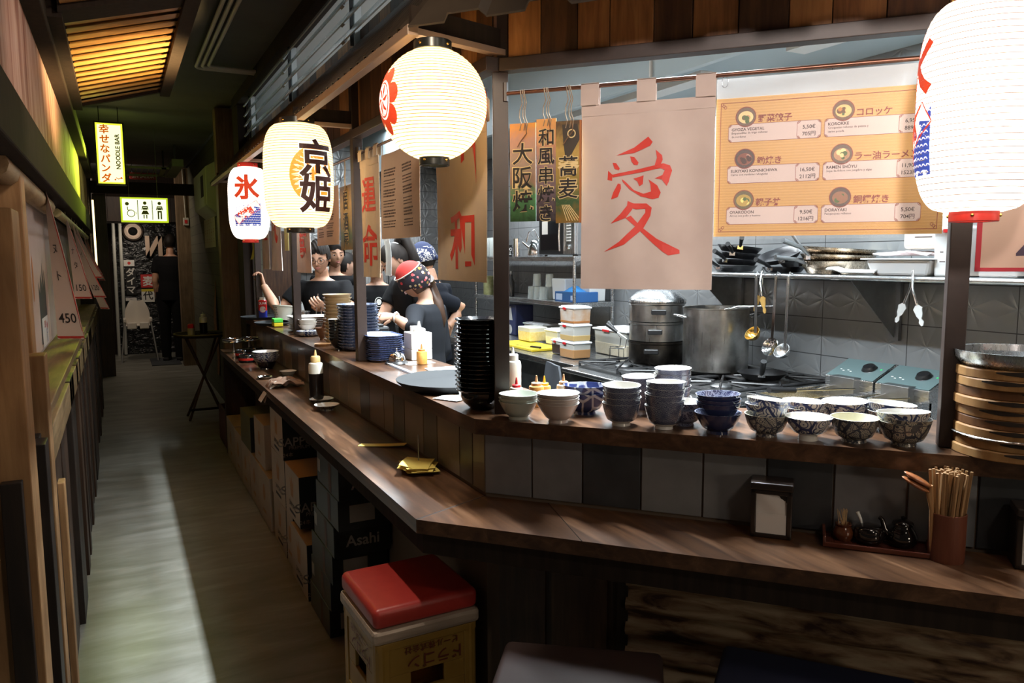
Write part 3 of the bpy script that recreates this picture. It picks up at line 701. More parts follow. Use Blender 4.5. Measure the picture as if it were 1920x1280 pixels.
# ------------------------------------------------------------------ cloth curtains and printed banners of the hatch
def cloth_mat(name, c1, c2):
    n = NT(name); f = n.noise(n.coords((1, 1, 1)), 7, 4); n.base(n.ramp(f, [(.3, c1), (.7, c2)])); n.b.inputs['Roughness'].default_value = .85
    n.b.inputs['Sheen Weight'].default_value = .2; n.bump(n.noise(n.coords((1, 1, 1)), 900, 2), .08, .0005); return n.m
m_cloth = cloth_mat('greige curtain cloth', (.50, .40, .36), (.58, .48, .43))
m_cloth2 = cloth_mat('beige curtain cloth', (.50, .38, .26), (.58, .46, .33))
def wave(w, amp, ph): return lambda x, z: amp*(math.sin(x/w*2*PI*1.3+ph)*.6+math.sin(x/w*2*PI*2.7+ph*2+z*5)*.4)*min(1, max(0, -z)*6+.15)
def noren(label, o, rz, w, ztop, zbot, rodz, marks, cloth=m_cloth, tabs=3, amp=.006, ph=0, mm=None, tabw=.05, group='cloth curtains of the hatch', skew=0):
    root = thing('noren_curtain', label, 'curtain', (o[0], o[1], ztop), rz, group)
    wv = wave(w, amp, ph); H_ = ztop-zbot
    fn = lambda u, v: (u*w+skew*v*H_, wv(u*w, -v*H_), -v*H_)
    MB().sheet(28, 26, fn, .0016).build('cloth', cloth, root, smooth=60)
    hem = lambda u, v: (u*w+skew*H_, wv(u*w, -H_)-.0014, -H_+.018*v); MB().sheet(28, 1, hem, .001).build('hem', cloth, root, smooth=60)
    hem = lambda u, v: (u*w, wv(u*w, -.0)-.0014, -.03*v); MB().sheet(28, 1, hem, .001).build('hem', cloth, root, smooth=60)
    hr = rodz-ztop
    for k in range(tabs):
        x0 = k*(w-tabw)/(max(1, tabs-1))
        tb = lambda u, v: (x0+u*tabw, -.009*math.cos((v-.5)*PI*2.0) if .25 < v < .75 else (-.009 if v <= .25 else .009), (hr+.007+.004*0 if .3 < v < .7 else (v/.3 if v < .5 else (1-v)/.3)*(hr+.007))-.002)
        MB().sheet(2, 20, tb, .0012).build('tab', cloth, root, smooth=60)
    pr = lambda x, z: (x+skew*-z, wv(x, z)-.0026, z)
    mb = MB()
    for m_ in marks: mb.mapped(m_, pr, maxlen=.03)
    if marks: mb.build('lettering', mm or m_red, root)
    return root
# brush character on the large curtain, traced stroke by stroke
AI = [[(830, 730), (960, 680), (1060, 612), (1092, 650), (1075, 675), (960, 718)], [(803, 778), (830, 782), (857, 820), (850, 833), (820, 822)],
      [(930, 740), (960, 745), (992, 785), (985, 802), (960, 800), (940, 775)], [(1115, 705), (1160, 745), (1165, 775), (1150, 812), (1108, 815), (1125, 760)],
      [(770, 832), (803, 862), (800, 905), (765, 895)], [(800, 862), (1000, 830), (1170, 800), (1215, 815), (1230, 850), (1215, 900), (1210, 925), (1195, 955), (1160, 910), (1110, 900), (1165, 880), (1180, 845), (1150, 832), (1000, 855), (805, 882)],
      [(845, 925), (865, 930), (868, 960), (845, 1020), (793, 1035), (810, 985)], [(873, 895), (905, 920), (960, 975), (1030, 1003), (1085, 990), (1080, 940), (1065, 905), (1130, 950), (1155, 1000), (1140, 1035), (1095, 1043), (1010, 1020), (930, 970), (880, 915)],
      [(955, 895), (1000, 885), (1030, 875), (1025, 935), (1000, 950), (985, 915)]]
AI = [[(x/3.765+940, y/3.765+100) for x, y in s_] for s_ in AI]
AI += [[(x/4+820, y/4+320) for x, y in s_] for s_ in ([(1455, 235), (1500, 255), (1490, 300), (1440, 362), (1320, 402), (1400, 330), (1450, 270)],
       [(1480, 287), (1500, 255), (1600, 258), (1640, 290), (1630, 350), (1575, 445), (1430, 562), (1265, 615), (1390, 540), (1510, 430), (1590, 325), (1590, 297), (1520, 300)],
       [(1440, 362), (1480, 345), (1560, 430), (1680, 520), (1800, 580), (1850, 605), (1852, 632), (1770, 645), (1730, 620), (1640, 545), (1540, 450)])]
KX, KY = .355/250, .50/348                    # size of one sketch unit on the cloth
AI = [poly([((x-1091)*KX, -(y-197)*KY) for x, y in s_]) for s_ in AI]
p = fr(.238, 2.076); noren('large greige curtain with one red brush character, in the slanted hatch', p, FRZ, .357, 1.962, 1.462, 2.013, AI, m_cloth, 3, .009, .6)
p = (.962, 2.42); noren('beige curtain with two red characters beside the corner post', p, ARZ, .40, 1.94, 1.477, 2.005, [at(txt('調', .19, .018), .235, -.11), at(txt('和', .19, .018), .215, -.335)], m_cloth2, 3, .006, 1.5)
p = (.962, 3.30); noren('narrow curtain with flowing red script right of the plate stack post', p, ARZ, .27, 1.965, 1.47, 2.005, [at(txt('運', .16, .014), .11, -.15), at(txt('命', .18, .014), .13, -.36)], m_cloth2, 3, .012, 2.2)
noren('curtain with one red character hanging in front of the man in glasses', (.962, 4.66), ARZ, .33, 1.95, 1.468, 2.005, [at(txt('夢', .2, .012), .16, -.34)], m_cloth, 3, .014, .4)
noren('curtain half with a red curl at the far end of the hatch', (.962, 5.54), ARZ, .40, 1.95, 1.47, 2.005, [at(txt('風', .22, .014), .17, -.2)], m_cloth, 3, .012, 1.0)
noren('narrow curtain half beside the far post, farthest of the row', (.962, 5.86), ARZ, .28, 1.95, 1.476, 2.005, [at(txt('一', .14, .014), .13, -.26)], m_cloth, 2, .012, 2.7)

m_menucard = mat('peach menu card', (.62, .43, .32), .6, noise=(3, (.7, .52, .4)))
m_grey = mat('grey print', (.09, .055, .055), .7)
def string(a, b, name, par, m=None, r=.0014, sag=.0):
    pts = [Vector(a).lerp(Vector(b), t/6)+Vector((math.sin(t*1.9)*sag, 0, 0)) for t in range(7)]
    return MB().tube(pts, r, 5).build(name, m or mat('twine', (.3, .22, .14), .8), par)
def lines(x0, x1, y, n, dy, h=.004, seed=0):
    rnd = random.Random(seed); out = []
    for k in range(n):
        xa = x0
        while xa < x1-.004:
            w = rnd.uniform(.004, .012); out.append(rect(xa, y-k*dy, min(xa+w, x1), y-k*dy+h)); xa += w+.003
        x1 -= rnd.uniform(0, .01)
    return out
def card(label, o, rz, w, ztop, zbot, rows, rodz=2.005, lift=.0):
    root = thing('menu_banner', label, 'banner', (o[0], o[1], ztop), rz, 'printed menu banners of the hatch')
    H_ = ztop-zbot; wv = lambda x, z: .006*math.sin(x*14+z*6+lift)
    MB().sheet(16, 16, lambda u, v: (u*w, wv(u*w, -v*H_), -v*H_), .001).build('sheet', m_menucard, root, smooth=60)
    for cidx in range(2):
        mb = MB()
        for r in range(rows):
            x0 = .03+cidx*(w*.48); z = -H_*.2-r*H_*.72/rows
            for q in lines(x0, x0+w*.28, z, 3, .011, .006 if r % 2 == 0 else .004, r*7+cidx): mb.mapped(q, lambda a, b: (a, wv(a, b)-.0015, b))
        mb.build('print', m_grey, root)
    for x in (.02, w-.02): string((x, -.002, -.005), (x, -.002, rodz-ztop+.006), 'tie', root)
card('peach printed menu banner between the two beige curtains', (.958, 2.985), ARZ, .44, 1.955, 1.625, 6)
card('peach printed menu banner above the blurred man', (.958, 4.13), ARZ, .45, 1.90, 1.617, 5, lift=2)
o = MB().sheet(3, 12, lambda u, v: (u*.07+.03*v, .004*math.sin(v*4), -v*.15), .0008).build('plastic_strip', mat('clear film', (.75, .8, .82), .25, alpha=.65), smooth=60, loc=(.97, 3.02, 1.63), rz=ARZ)
tag(o, 'loose end of clear film hanging under the peach menu banner', 'film')
# painted food tags on strings
def tagboard(label, o, rz, w, ztop, zbot, words, mats, m_letter, out, rodz, bars=None, deco=None):
    root = thing('food_tag', label, 'sign', (o[0], o[1], ztop), rz, 'painted food tags on strings')
    h = ztop-zbot; MB().b2((0, -.002, -h), (w, .002, 0)).build('board', mats, root)
    k = len(words); sz = min(w*.82, h*.86/k/1.06) if not bars else bars
    if deco: deco(root, w, h)
    vf = at(txt(words, sz, .045, 3, True), w/2, -h*.55); MB().mapped(vf, flat(-.0032)).build('lettering_outline', out, root)
    vf = at(txt(words, sz, .012, 3, True), w/2, -h*.55); MB().mapped(vf, flat(-.0042)).build('lettering', m_letter, root)
    for dx in (-.008, .004, .012): string((w/2+dx, -.004, -.02), (w/2+dx*.5, 0, rodz-ztop+.004), 'string', root, sag=.004)
    mb = MB().tube([(w/2+.01, -.006, -.0), (w/2+.014, -.008, -.03), (w/2-.004, -.007, -.05), (w/2-.014, -.006, -.065)], .0016, 5); mb.build('knot_end', m_twine, root)
m_twine = mat('brown twine', (.2, .11, .06), .8)
def grad(name, stops, sc=6):
    n = NT(name); sp = n.n.new('ShaderNodeSeparateXYZ'); tc = n.n.new('ShaderNodeTexCoord'); n.l.new(tc.outputs['Generated'], sp.inputs[0])
    f = n.noise(n.coords((1, 1, 1)), sc*4, 4, 1.5); n.base(n.ramp(n.math('ADD', sp.outputs[2], n.math('MULTIPLY', n.math('SUBTRACT', f, .5), .35)), stops)); n.b.inputs['Roughness'].default_value = .5; return n.m
m_tag1 = grad('sunset tag print', [(.0, (.02, .07, .02)), (.25, (.08, .25, .1)), (.4, (.3, .18, .12)), (.6, (.35, .26, .2)), (.85, (.55, .3, .2)), (1, (.75, .33, .06))])
m_tag2 = grad('dusk tag print', [(0, (.03, .025, .03)), (.3, (.16, .11, .13)), (.6, (.35, .22, .2)), (.8, (.7, .33, .15)), (1, (.8, .4, .12))])
m_tag3 = grad('golden tag print', [(0, (.25, .13, .02)), (.2, (.03, .09, .03)), (.45, (.35, .24, .05)), (.7, (.5, .33, .08)), (1, (.1, .06, .03))])
m_cream = mat('cream outline', (.8, .62, .3), .6)
p = fr(.030, 2.07); tagboard('painted food tag with a grey-green sky, leftmost beside the corner post', p, FRZ, .077, 1.925, 1.652, '大阪焼', m_tag1, m_ink, m_cream, 2.013)
p = fr(.111, 2.066); tagboard('dusky painted food tag, middle of the three beside the corner post', p, FRZ, .057, 1.932, 1.652, '和風串焼き', m_tag2, m_ink, m_cream, 2.013, bars=.05)
def fish(root, w, h):
    mb = MB()
    mb.mapped(poly([(w*.25, -.01), (w*.85, -.01), (w*.95, -.05), (w*.55, -.1), (w*.42, -.12), (w*.3, -.06)]), flat(-.0026)); mb.build('fish_print', mat('dark fish print', (.05, .04, .03), .5), root)
    mb = MB()
    for k in range(6): mb.mapped(stroke([(w*.25+k*.004, -h+.05), (w*.45+k*.008, -h+.006)], .002), flat(-.0026))
    mb.build('stripe', m_cream, root); MB().mapped(ring(w*.62, -.035, .012, .003), flat(-.003)).build('fish_eye', m_cream, root)
    MB().b2((w*.93, -.003, -h), (w, .003, 0)).build('edge_strip', mat('copper strip', (.4, .14, .04), .5), root)
p = fr(.169, 2.062); tagboard('dark golden painted food tag with a fish, next to the large curtain', p, FRZ, .073, 1.922, 1.645, '蕎麦', m_tag3, m_ink, m_cream, 2.013, bars=.058, deco=fish)
tagboard('golden painted food tag with a teal foot, behind the dark post', (.966, 3.66), ARZ, .20, 1.885, 1.59, '居酒屋', m_tag3, m_ink, m_cream, 2.005, bars=.09)
tagboard('yellow card tag hanging at the far end of the hatch', (.966, 5.05), ARZ, .12, 1.80, 1.60, '酒', mat('yellowish card', (.6, .5, .2), .6), m_cream, m_cream, 2.005, bars=.03)
o = MB().sheet(3, 10, lambda u, v: (u*.13-.06*v, .02*math.sin(v*3), -v*.19), .0008).build('paper_strip', mat('yellow paper strip', (.55, .48, .04), .7), smooth=60, loc=(.945, 6.32, 1.735), rz=ARZ)
tag(o, 'yellow paper strip dangling under the small white lantern', 'paper')

# ------------------------------------------------------------------ orange menu board
mn = thing('menu_board', 'orange illustrated menu sheet in a clear sleeve, hanging in the slanted hatch', 'menu', fr(.596, 2.088, 1.602), FRZ)
W_, HH = .532, .352
m_or = NT('orange menu paper'); f = m_or.math('FRACT', m_or.math('MULTIPLY', m_or.n.new('ShaderNodeTexCoord').outputs['Object'], 1)) if False else None
tc = m_or.n.new('ShaderNodeTexCoord'); sp = m_or.n.new('ShaderNodeSeparateXYZ'); m_or.l.new(tc.outputs['Object'], sp.inputs[0])
st = m_or.math('SINE', m_or.math('MULTIPLY', sp.outputs[2], 900)); m_or.base(m_or.ramp(m_or.math('ADD', m_or.math('MULTIPLY', st, .5), .5), [(0, (.62, .32, .055)), (1, (.7, .38, .075))])); m_or.b.inputs['Roughness'].default_value = .45; m_or = m_or.m
MB().b2((0, 0, 0), (W_, .001, HH)).build('printed_sheet', m_or, mn)
MB().b2((-.004, -.002, -.008), (W_+.006, -.0012, HH+.052)).build('clear_sleeve', mat('clear sleeve', (.92, .95, .96), .35, alpha=.05, spec=.15), mn)
MB().b2((0, .002, HH), (W_, .003, HH+.05)).build('sleeve_top', mat('milky sleeve', (.6, .62, .63), .5, alpha=.5), mn)
for x in (.02, W_-.02): MB().tube([(x+.008*math.cos(a), 0, HH+.042+.014*math.sin(a)) for a in [k*PI/6 for k in range(12)]], .001, 5, closed=True).build('hanging_ring', m_chrome, mn)
m_brick = mat('brick red print', (.27, .03, .008), .6); m_pink = mat('pale pink panel', (.76, .62, .58), .6)
def frame_ln(x0, y0, x1, y1, w=.0014): return [stroke([(x0, y0), (x1, y0)], w), stroke([(x0, y1), (x1, y1)], w), stroke([(x0, y0), (x0, y1)], w), stroke([(x1, y0), (x1, y1)], w)]
mb = MB()
for q in frame_ln(.012, .012, W_-.012, HH-.012): mb.mapped(q, flat(-.0006))
for (x, y, sx, sy) in ((.012, .012, 1, 1), (W_-.012, .012, -1, 1), (.012, HH-.012, 1, -1), (W_-.012, HH-.012, -1, -1)):
    for k in range(3): mb.mapped(ring(x+sx*(.003+k*.004), y+sy*(.003+k*.004), .004, .0012, 8), flat(-.0007))
mb.build('border', m_brick, mn)
ITEMS = [(0, 0, '野菜餃子', 'GYOZA VEGETAL', ['Empanadillas de trigo rellenas', 'de verduras'], '5,50€', '705円', (.6, .3, .15)), (1, 0, 'コロッケ', 'KOROKKE', ['Croquetas rellenas de patata y', 'carne picada'], '6,95€', '889円', (.6, .25, .05)),
         (0, 1, '鋤焼き', 'SUKIYAKI KONNICHIWA', ['Carne con verduras rehogadas'], '16,50€', '2112円', (.25, .07, .04)), (1, 1, 'ラー油ラーメン', 'RAMEN SHŌYU', ['Sopa de fideos con jengibre y algas'], '11,90€', '1523円', (.55, .3, .15)),
         (0, 2, '親子丼', 'OYAKODON', ['Arroz con pollo y huevos'], '9,50€', '1216円', (.55, .38, .08)), (1, 2, '銅鑼焼き', 'DORAYAKI', ['Panqueques rellenos'], '5,50€', '704円', (.35, .16, .08))]
pk, br, gr = MB(), MB(), MB(); fd = MB(); fmats = []
for cx, ry, jp, nm, ds, pe, py, fc in ITEMS:
    x0 = .032+cx*.230; y1 = .285-ry*.105; y0 = y1-.044; x1 = x0+.222
    c = .007; pk.mapped(poly([(x0+c, y0), (x1-c, y0), (x1, y0+c), (x1, y1-c), (x1-c, y1), (x0+c, y1), (x0, y1-c), (x0, y0+c)]), flat(-.0006))
    out = [(x0+c, y0), (x1-c, y0), (x1, y0+c), (x1, y1-c), (x1-c, y1), (x0+c, y1), (x0, y1-c), (x0, y0+c), (x0+c, y0)]
    br.mapped(stroke(out, .001), flat(-.0009)); xs = x1-.056
    br.mapped(stroke([(xs+c, y0), (xs, y0+c), (xs, y1-c), (xs+c, y1)], .001), flat(-.0009))
    for (x, y) in ((x0, y0), (x1, y0), (x0, y1), (x1, y1), (xs, y0), (xs, y1)):
        sx = 1 if x in (x0, xs) else -1; sy = 1 if y == y0 else -1
        br.mapped(ring(x+sx*.0025, y+sy*.0045, .0028, .001, 8), flat(-.001)); br.mapped(ring(x+sx*.0055, y+sy*.0018, .0028, .001, 8), flat(-.001))
    br.mapped(at(txt(jp, .0205, .022), x0+.072, y1+.012, left=True), flat(-.0008))
    gr.mapped(at(txt(nm, .0102, .02), x0+.008, y1-.0125, left=True), flat(-.0009))
    for i, t_ in enumerate(ds): gr.mapped(at(txt(t_, .0074, .012, 1), x0+.008, y1-.0215-i*.009, left=True), flat(-.0009))
    gr.mapped(at(txt(pe, .0128, .016), (xs+x1)/2, y1-.015), flat(-.0009)); gr.mapped(at(txt(py, .0128, .016), (xs+x1)/2, y0+.012), flat(-.0009))
    px, pyy, R_ = x0+.042, y1+.018, .0255
    br.mapped(disc(px, pyy, R_, 28), flat(-.0008)); rnd = random.Random(cx*3+ry)
    i0 = len(fmats); fmats += [mat('dish ground', tuple(v*.25 for v in fc), .5), mat('dish food', fc, .5), mat('dish accent', (min(1, fc[0]*1.5+.2), min(1, fc[1]*1.8+.2), fc[2]+.2), .5), mat('dish green', (.08, .14, .03), .5)]
    fd.mapped(disc(px, pyy, R_*.92, 28), flat(-.001), i0)
    fd.mapped(disc(px, pyy-.001, R_*.72, 24, R_*.6), flat(-.0012), i0+(2 if ry == 0 else 1))
    for k in range(9):
        a = rnd.uniform(0, 6.28); rr = rnd.uniform(0, R_*.5)
        fd.mapped(disc(px+rr*math.cos(a), pyy-.002+rr*math.sin(a)*.8, rnd.uniform(.003, .0075), 10), flat(-.0013-k*.00005), i0+rnd.choice([1, 1, 2, 0, 3]))
pk.build('panel', m_pink, mn); br.build('lettering', m_brick, mn); gr.build('small_print', m_grey, mn); fd.build('food_picture', fmats, mn)
# hanging price card on the right
pc = thing('price_card', 'pink price card with a red border hanging right of the post', 'card', fr(1.197, 2.07, 1.512), FRZ)
MB().b2((-.012, 0, -.01), (.40, .002, .30)).build('clear_sleeve', mat('clear card sleeve', (.85, .87, .88), .2, alpha=.35), pc)
MB().b2((0, -.002, 0), (.36, -.0002, .27)).build('card', mat('peach card', (.66, .45, .36), .7, noise=(4, (.7, .5, .41))), pc)
MB().mapped(rect(0, 0, .36, .009), flat(-.0026)).mapped(rect(0, 0, .011, .27), flat(-.0026)).build('border', mat('crimson border', (.5, .03, .05), .6), pc)
mb = MB(); mb.mapped(at(txt('450', .10, .012), .155, .055, rot=.03), flat(-.0028)); mb.mapped(at(txt('牛', .15, .008), .16, .20), flat(-.0028)); mb.build('lettering', mat('violet black ink', (.05, .03, .06), .6), pc)
MB().tube([(.012, -.004, .14), (.012, -.004, .16), (.012, -.003, .30)], .0035, 6).build('red_cord', m_capred, pc)
for x in (.02, .34): string((x, 0, .29), (x, 0, .505), 'tie', pc)
# ------------------------------------------------------------------ tableware on the upper counter
ZU, ZL = 1.087, .85
def bowl_prof(r, h, fr_, fh=.008, th=.003, belly=.55):
    out = [(fr_*.92, 0), (fr_, 0), (fr_*.95, fh)]
    for t in (.15, .35, .55, .75, .9, 1): out.append((fr_+(r-fr_)*t**belly, fh+(h-fh)*t))
    inn = [(max(p[0]-th, .002), max(p[1], fh+.004)) for p in out[:2:-1]]
    return out, inn+[(0, fh+.004)]
def bowl(name, r, h, fr_, mo, mi_, parent=None, seg=32, mf=None, belly=.55, wob=0, th=.003, fh=.008):
    o, i = bowl_prof(r, h, fr_, fh, th, belly); mb = MB()
    prof = [(0, .002)]+o; mb.lathe(prof, seg, 0, cap=False); k = len(mb.f)
    if mf is not None: mb.mi = [2 if (f_ // seg) < 4 else 0 for f_ in range(k)]
    mb.lathe([o[-1]]+i, seg, 1, cap=False)
    if wob:
        mb.v = [(x*(1+wob*math.sin(3*math.atan2(y, x)+1)*z/h), y*(1+wob*math.sin(3*math.atan2(y, x)+1)*z/h), z+wob*.35*z*math.sin(2*math.atan2(y, x))) for x, y, z in mb.v]
    return mb.build(name, [mo, mi_]+([mf] if mf else []), parent, smooth=40)
def stack(o, n, dz, loc, label, group, jig=.001, z0=0, names=None, rz=0, tilt=0):
    """o is the first piece; copies rise from the bottom; label(k) gets 0 for the topmost"""
    for k in range(n):
        p = (loc[0]+random.uniform(-jig, jig), loc[1]+random.uniform(-jig, jig), loc[2]+z0+k*dz)
        lab = label(n-1-k)
        if k == 0:
            o.location = p; o.rotation_euler = (0, 0, rz); tag(o, lab, names, group); continue
        q = dup(o, p, label=lab, rot=(random.uniform(-tilt, tilt), random.uniform(-tilt, tilt), rz+random.uniform(-.05, .05)))
    return o
m_porc = mat('white glazed porcelain', (.74, .73, .69), .12, coat=.3)
m_cream_in = mat('cream glaze', (.68, .66, .52), .15, coat=.3)
m_celadon = mat('celadon glaze', (.42, .46, .40), .2, coat=.3, noise=(9, (.52, .54, .47)))
m_pinkish = mat('blush glaze', (.50, .42, .39), .22, coat=.3, noise=(9, (.60, .53, .5)))
def wave_glaze():
    n = NT('seigaiha wave glaze'); tc = n.n.new('ShaderNodeTexCoord'); sp = n.n.new('ShaderNodeSeparateXYZ'); n.l.new(tc.outputs['Object'], sp.inputs[0])
    u = n.math('MULTIPLY', n.math('ARCTAN2', sp.outputs[1], sp.outputs[0]), 12/PI); v = n.math('DIVIDE', sp.outputs[2], .0085)
    row = n.math('FLOOR', v); uu = n.math('SUBTRACT', n.math('FRACT', n.math('ADD', u, n.math('MULTIPLY', n.math('MODULO', row, 2), .5))), .5)
    vv = n.math('MULTIPLY', n.math('FRACT', v), .62); d = n.math('SQRT', n.math('ADD', n.math('MULTIPLY', uu, uu), n.math('MULTIPLY', vv, vv)))
    s_ = n.math('SINE', n.math('MULTIPLY', d, 30)); f = n.noise(n.coords(), 60, 3)
    n.base(n.ramp(n.math('ADD', n.math('MULTIPLY', s_, .5), n.math('MULTIPLY', f, .9)), [(.45, (.022, .028, .07)), (.62, (.05, .06, .11)), (.9, (.25, .26, .3))])); n.b.inputs['Roughness'].default_value = .2; n.b.inputs['Coat Weight'].default_value = .3; return n.m
m_wave = wave_glaze()
def spot_glaze(name, bg, fg, sc, lo=.25, hi=.38):
    n = NT(name); v = n.new('ShaderNodeTexVoronoi'); v.feature = 'F1'; n.l.new(n.coords(), v.inputs['Vector']); v.inputs['Scale'].default_value = sc
    w = n.new('ShaderNodeTexVoronoi'); w.feature = 'DISTANCE_TO_EDGE'; n.l.new(n.coords(loc=(3, 2, 1)), w.inputs['Vector']); w.inputs['Scale'].default_value = sc*.55
    a = n.math('MULTIPLY', n.math('GREATER_THAN', n.math('SINE', n.math('MULTIPLY', v.outputs['Distance'], 26)), -.45), n.math('GREATER_THAN', w.outputs['Distance'], .06))
    n.base(n.ramp(a, [(.0, fg), (1, bg)])); n.b.inputs['Roughness'].default_value = .3; n.b.inputs['Coat Weight'].default_value = .25; return n.m
m_flor = spot_glaze('small floral print', (.36, .33, .27), (.035, .04, .06), 70)
m_flor2 = spot_glaze('blue floral print', (.62, .60, .55), (.03, .045, .13), 38)
m_lattice = NT('blue lattice glaze'); v = m_lattice.new('ShaderNodeTexVoronoi'); v.feature = 'DISTANCE_TO_EDGE'; m_lattice.l.new(m_lattice.coords((1, 1, .7)), v.inputs['Vector']); v.inputs['Scale'].default_value = 26
m_lattice.base(m_lattice.ramp(v.outputs['Distance'], [(.05, (.45, .48, .55)), (.09, (.03, .045, .14))])); m_lattice.b.inputs['Roughness'].default_value = .2; m_lattice = m_lattice.m
m_navy = mat('navy glaze', (.018, .025, .075), .12, coat=.5)
m_navyp = spot_glaze('navy floral glaze', (.025, .03, .08), (.2, .22, .3), 60)
G = 'bowls on the slanted counter'
def S(pos, n, dz, o, lab, jig=.001, z0=0): return stack(o, n, dz, (pos[0], pos[1], ZU), lab, G, jig, z0, 'bowl', tilt=.03)
S((1.012, 1.925), 3, .0105, bowl('rice_bowl', .057, .052, .03, m_celadon, m_celadon, seg=32, wob=.03, belly=.75), lambda k: 'pale celadon bowl, %s of the small pile beside the corner post' % ordinal(k, 3))
S((1.088, 1.828), 4, .0095, bowl('rice_bowl', .061, .055, .028, m_pinkish, m_porc, wob=.03, belly=.75), lambda k: 'blush wavy bowl, %s of the pile before the blue lattice bowls' % ordinal(k, 4))
S((1.218, 1.895), 2, .02, bowl('ramen_bowl', .065, .066, .033, m_lattice, m_lattice, belly=.45), lambda k: 'blue bowl with a white lattice, %s one behind the blush bowls' % ['upper', 'lower'][k])
bD = bowl('ramen_bowl', .053, .063, .026, m_wave, m_porc, mf=m_porc, belly=.38)
S((1.222, 1.712), 4, .0165, bD, lambda k: 'wave patterned bowl, %s of the pile right of the blush bowls' % ordinal(k, 4), .0025)
def more(o, pos, n, dz, lab, jig=.0015, z0=0, rot0=None):
    for k in range(n):
        dup(o, (pos[0]+random.uniform(-jig, jig), pos[1]+random.uniform(-jig, jig), ZU+z0+k*dz), label=lab(n-1-k), group=G, rot=(random.uniform(-.03, .03), random.uniform(-.03, .03), random.uniform(0, 6)))
more(bD, (1.362, 1.815), 4, .0165, lambda k: 'wave patterned bowl, %s of the pile hidden behind the front ones' % ordinal(k, 4))
more(bD, (1.298, 1.62), 5, .0165, lambda k: 'wave patterned bowl, %s of the tall pile beside the navy bowls' % ordinal(k, 5), .0025)
more(bD, (1.408, 1.722), 6, .0165, lambda k: 'wave patterned bowl, %s of the pile behind the tall one' % ordinal(k, 6))
bF = bowl('rice_bowl', .058, .052, .028, m_navy, m_navyp, belly=.6)
S((1.39, 1.512), 1, .01, bowl('rice_bowl', .061, .056, .03, m_navy, m_navyp, belly=.6), lambda k: 'navy bowl with a patterned rim, lowest under three plain navy bowls')
S((1.39, 1.512), 3, .0115, bF, lambda k: 'plain navy bowl, %s of three stacked on the patterned navy bowl' % ordinal(k, 3), z0=.03)
bF2 = bowl('rice_bowl', .05, .045, .026, m_navyp, m_porc, belly=.5)
S((1.487, 1.607), 2, .022, bF2, lambda k: 'small dark blue bowl behind the navy pile on its right, %s of two' % ['upper', 'lower'][k])
more(bF2, (1.375, 1.628), 2, .022, lambda k: 'small dark blue bowl squeezed between wave bowls and navy pile, %s of two' % ['upper', 'lower'][k])
def bowlat(nm, r, h, f, mo, mi_, pos, z, lab, tiltx=0, tilty=0, mf=None, fh=.008, belly=.42):
    o = bowl(nm, r, h, f, mo, mi_, mf=mf, fh=fh, belly=belly); o.location = (pos[0], pos[1], ZU+z); o.rotation_euler = (tiltx, tilty, random.uniform(0, 6)); return tag(o, lab, 'bowl', G)
bowlat('rice_bowl', .056, .058, .027, m_flor, m_cream_in, (1.478, 1.428), 0, 'tan floral print bowl at the bottom of the pile right of the navy bowls')
bowlat('rice_bowl', .055, .05, .027, m_flor2, m_porc, (1.478, 1.428), .034, 'white bowl with blue flowers, middle of the pile right of the navy bowls', .05)
bowlat('rice_bowl', .055, .05, .027, m_flor2, m_porc, (1.479, 1.429), .046, 'white bowl on top of the floral pile right of the navy bowls', .1, -.06)
bowlat('rice_bowl', .058, .06, .024, m_flor2, m_porc, (1.537, 1.345), 0, 'single white bowl with blue flower roundels on a tall white foot', mf=m_porc, fh=.014, belly=.55)
b0 = bowlat('rice_bowl', .057, .055, .027, m_flor2, m_porc, (1.648, 1.46), 0, 'white bowl behind the footed roundel bowl, lower of two')
dup(b0, (1.649, 1.461, ZU+.016), label='white bowl behind the footed roundel bowl, upper of two', rot=(.04, .02, 1))
bowlat('rice_bowl', .058, .062, .03, m_flor, m_cream_in, (1.624, 1.278), 0, 'tan floral print bowl with a cream inside standing alone')
b0 = bowlat('rice_bowl', .06, .057, .028, m_flor2, m_porc, (1.745, 1.405), 0, 'white bowl behind the lone tan floral bowl, lower of two')
dup(b0, (1.746, 1.405, ZU+.014), label='white bowl behind the lone tan floral bowl, upper of two', rot=(-.03, .03, 2))
bowlat('rice_bowl', .060, .06, .03, m_flor, m_cream_in, (1.702, 1.197), 0, 'tan floral print bowl at the bottom beside the right post')
bowlat('rice_bowl', .060, .055, .03, m_flor, m_porc, (1.702, 1.197), .014, 'floral bowl in the middle of the pile beside the right post', .03)
bowlat('rice_bowl', .061, .055, .03, m_flor2, m_porc, (1.702, 1.198), .027, 'white bowl on top of the pile beside the right post', -.07, .05)
b0 = bowlat('rice_bowl', .06, .057, .028, m_flor2, m_porc, (1.803, 1.31), 0, 'white bowl behind the pile beside the right post, lower of two')
dup(b0, (1.804, 1.311, ZU+.018), label='white bowl behind the pile beside the right post, upper of two', rot=(.05, -.05, 2))

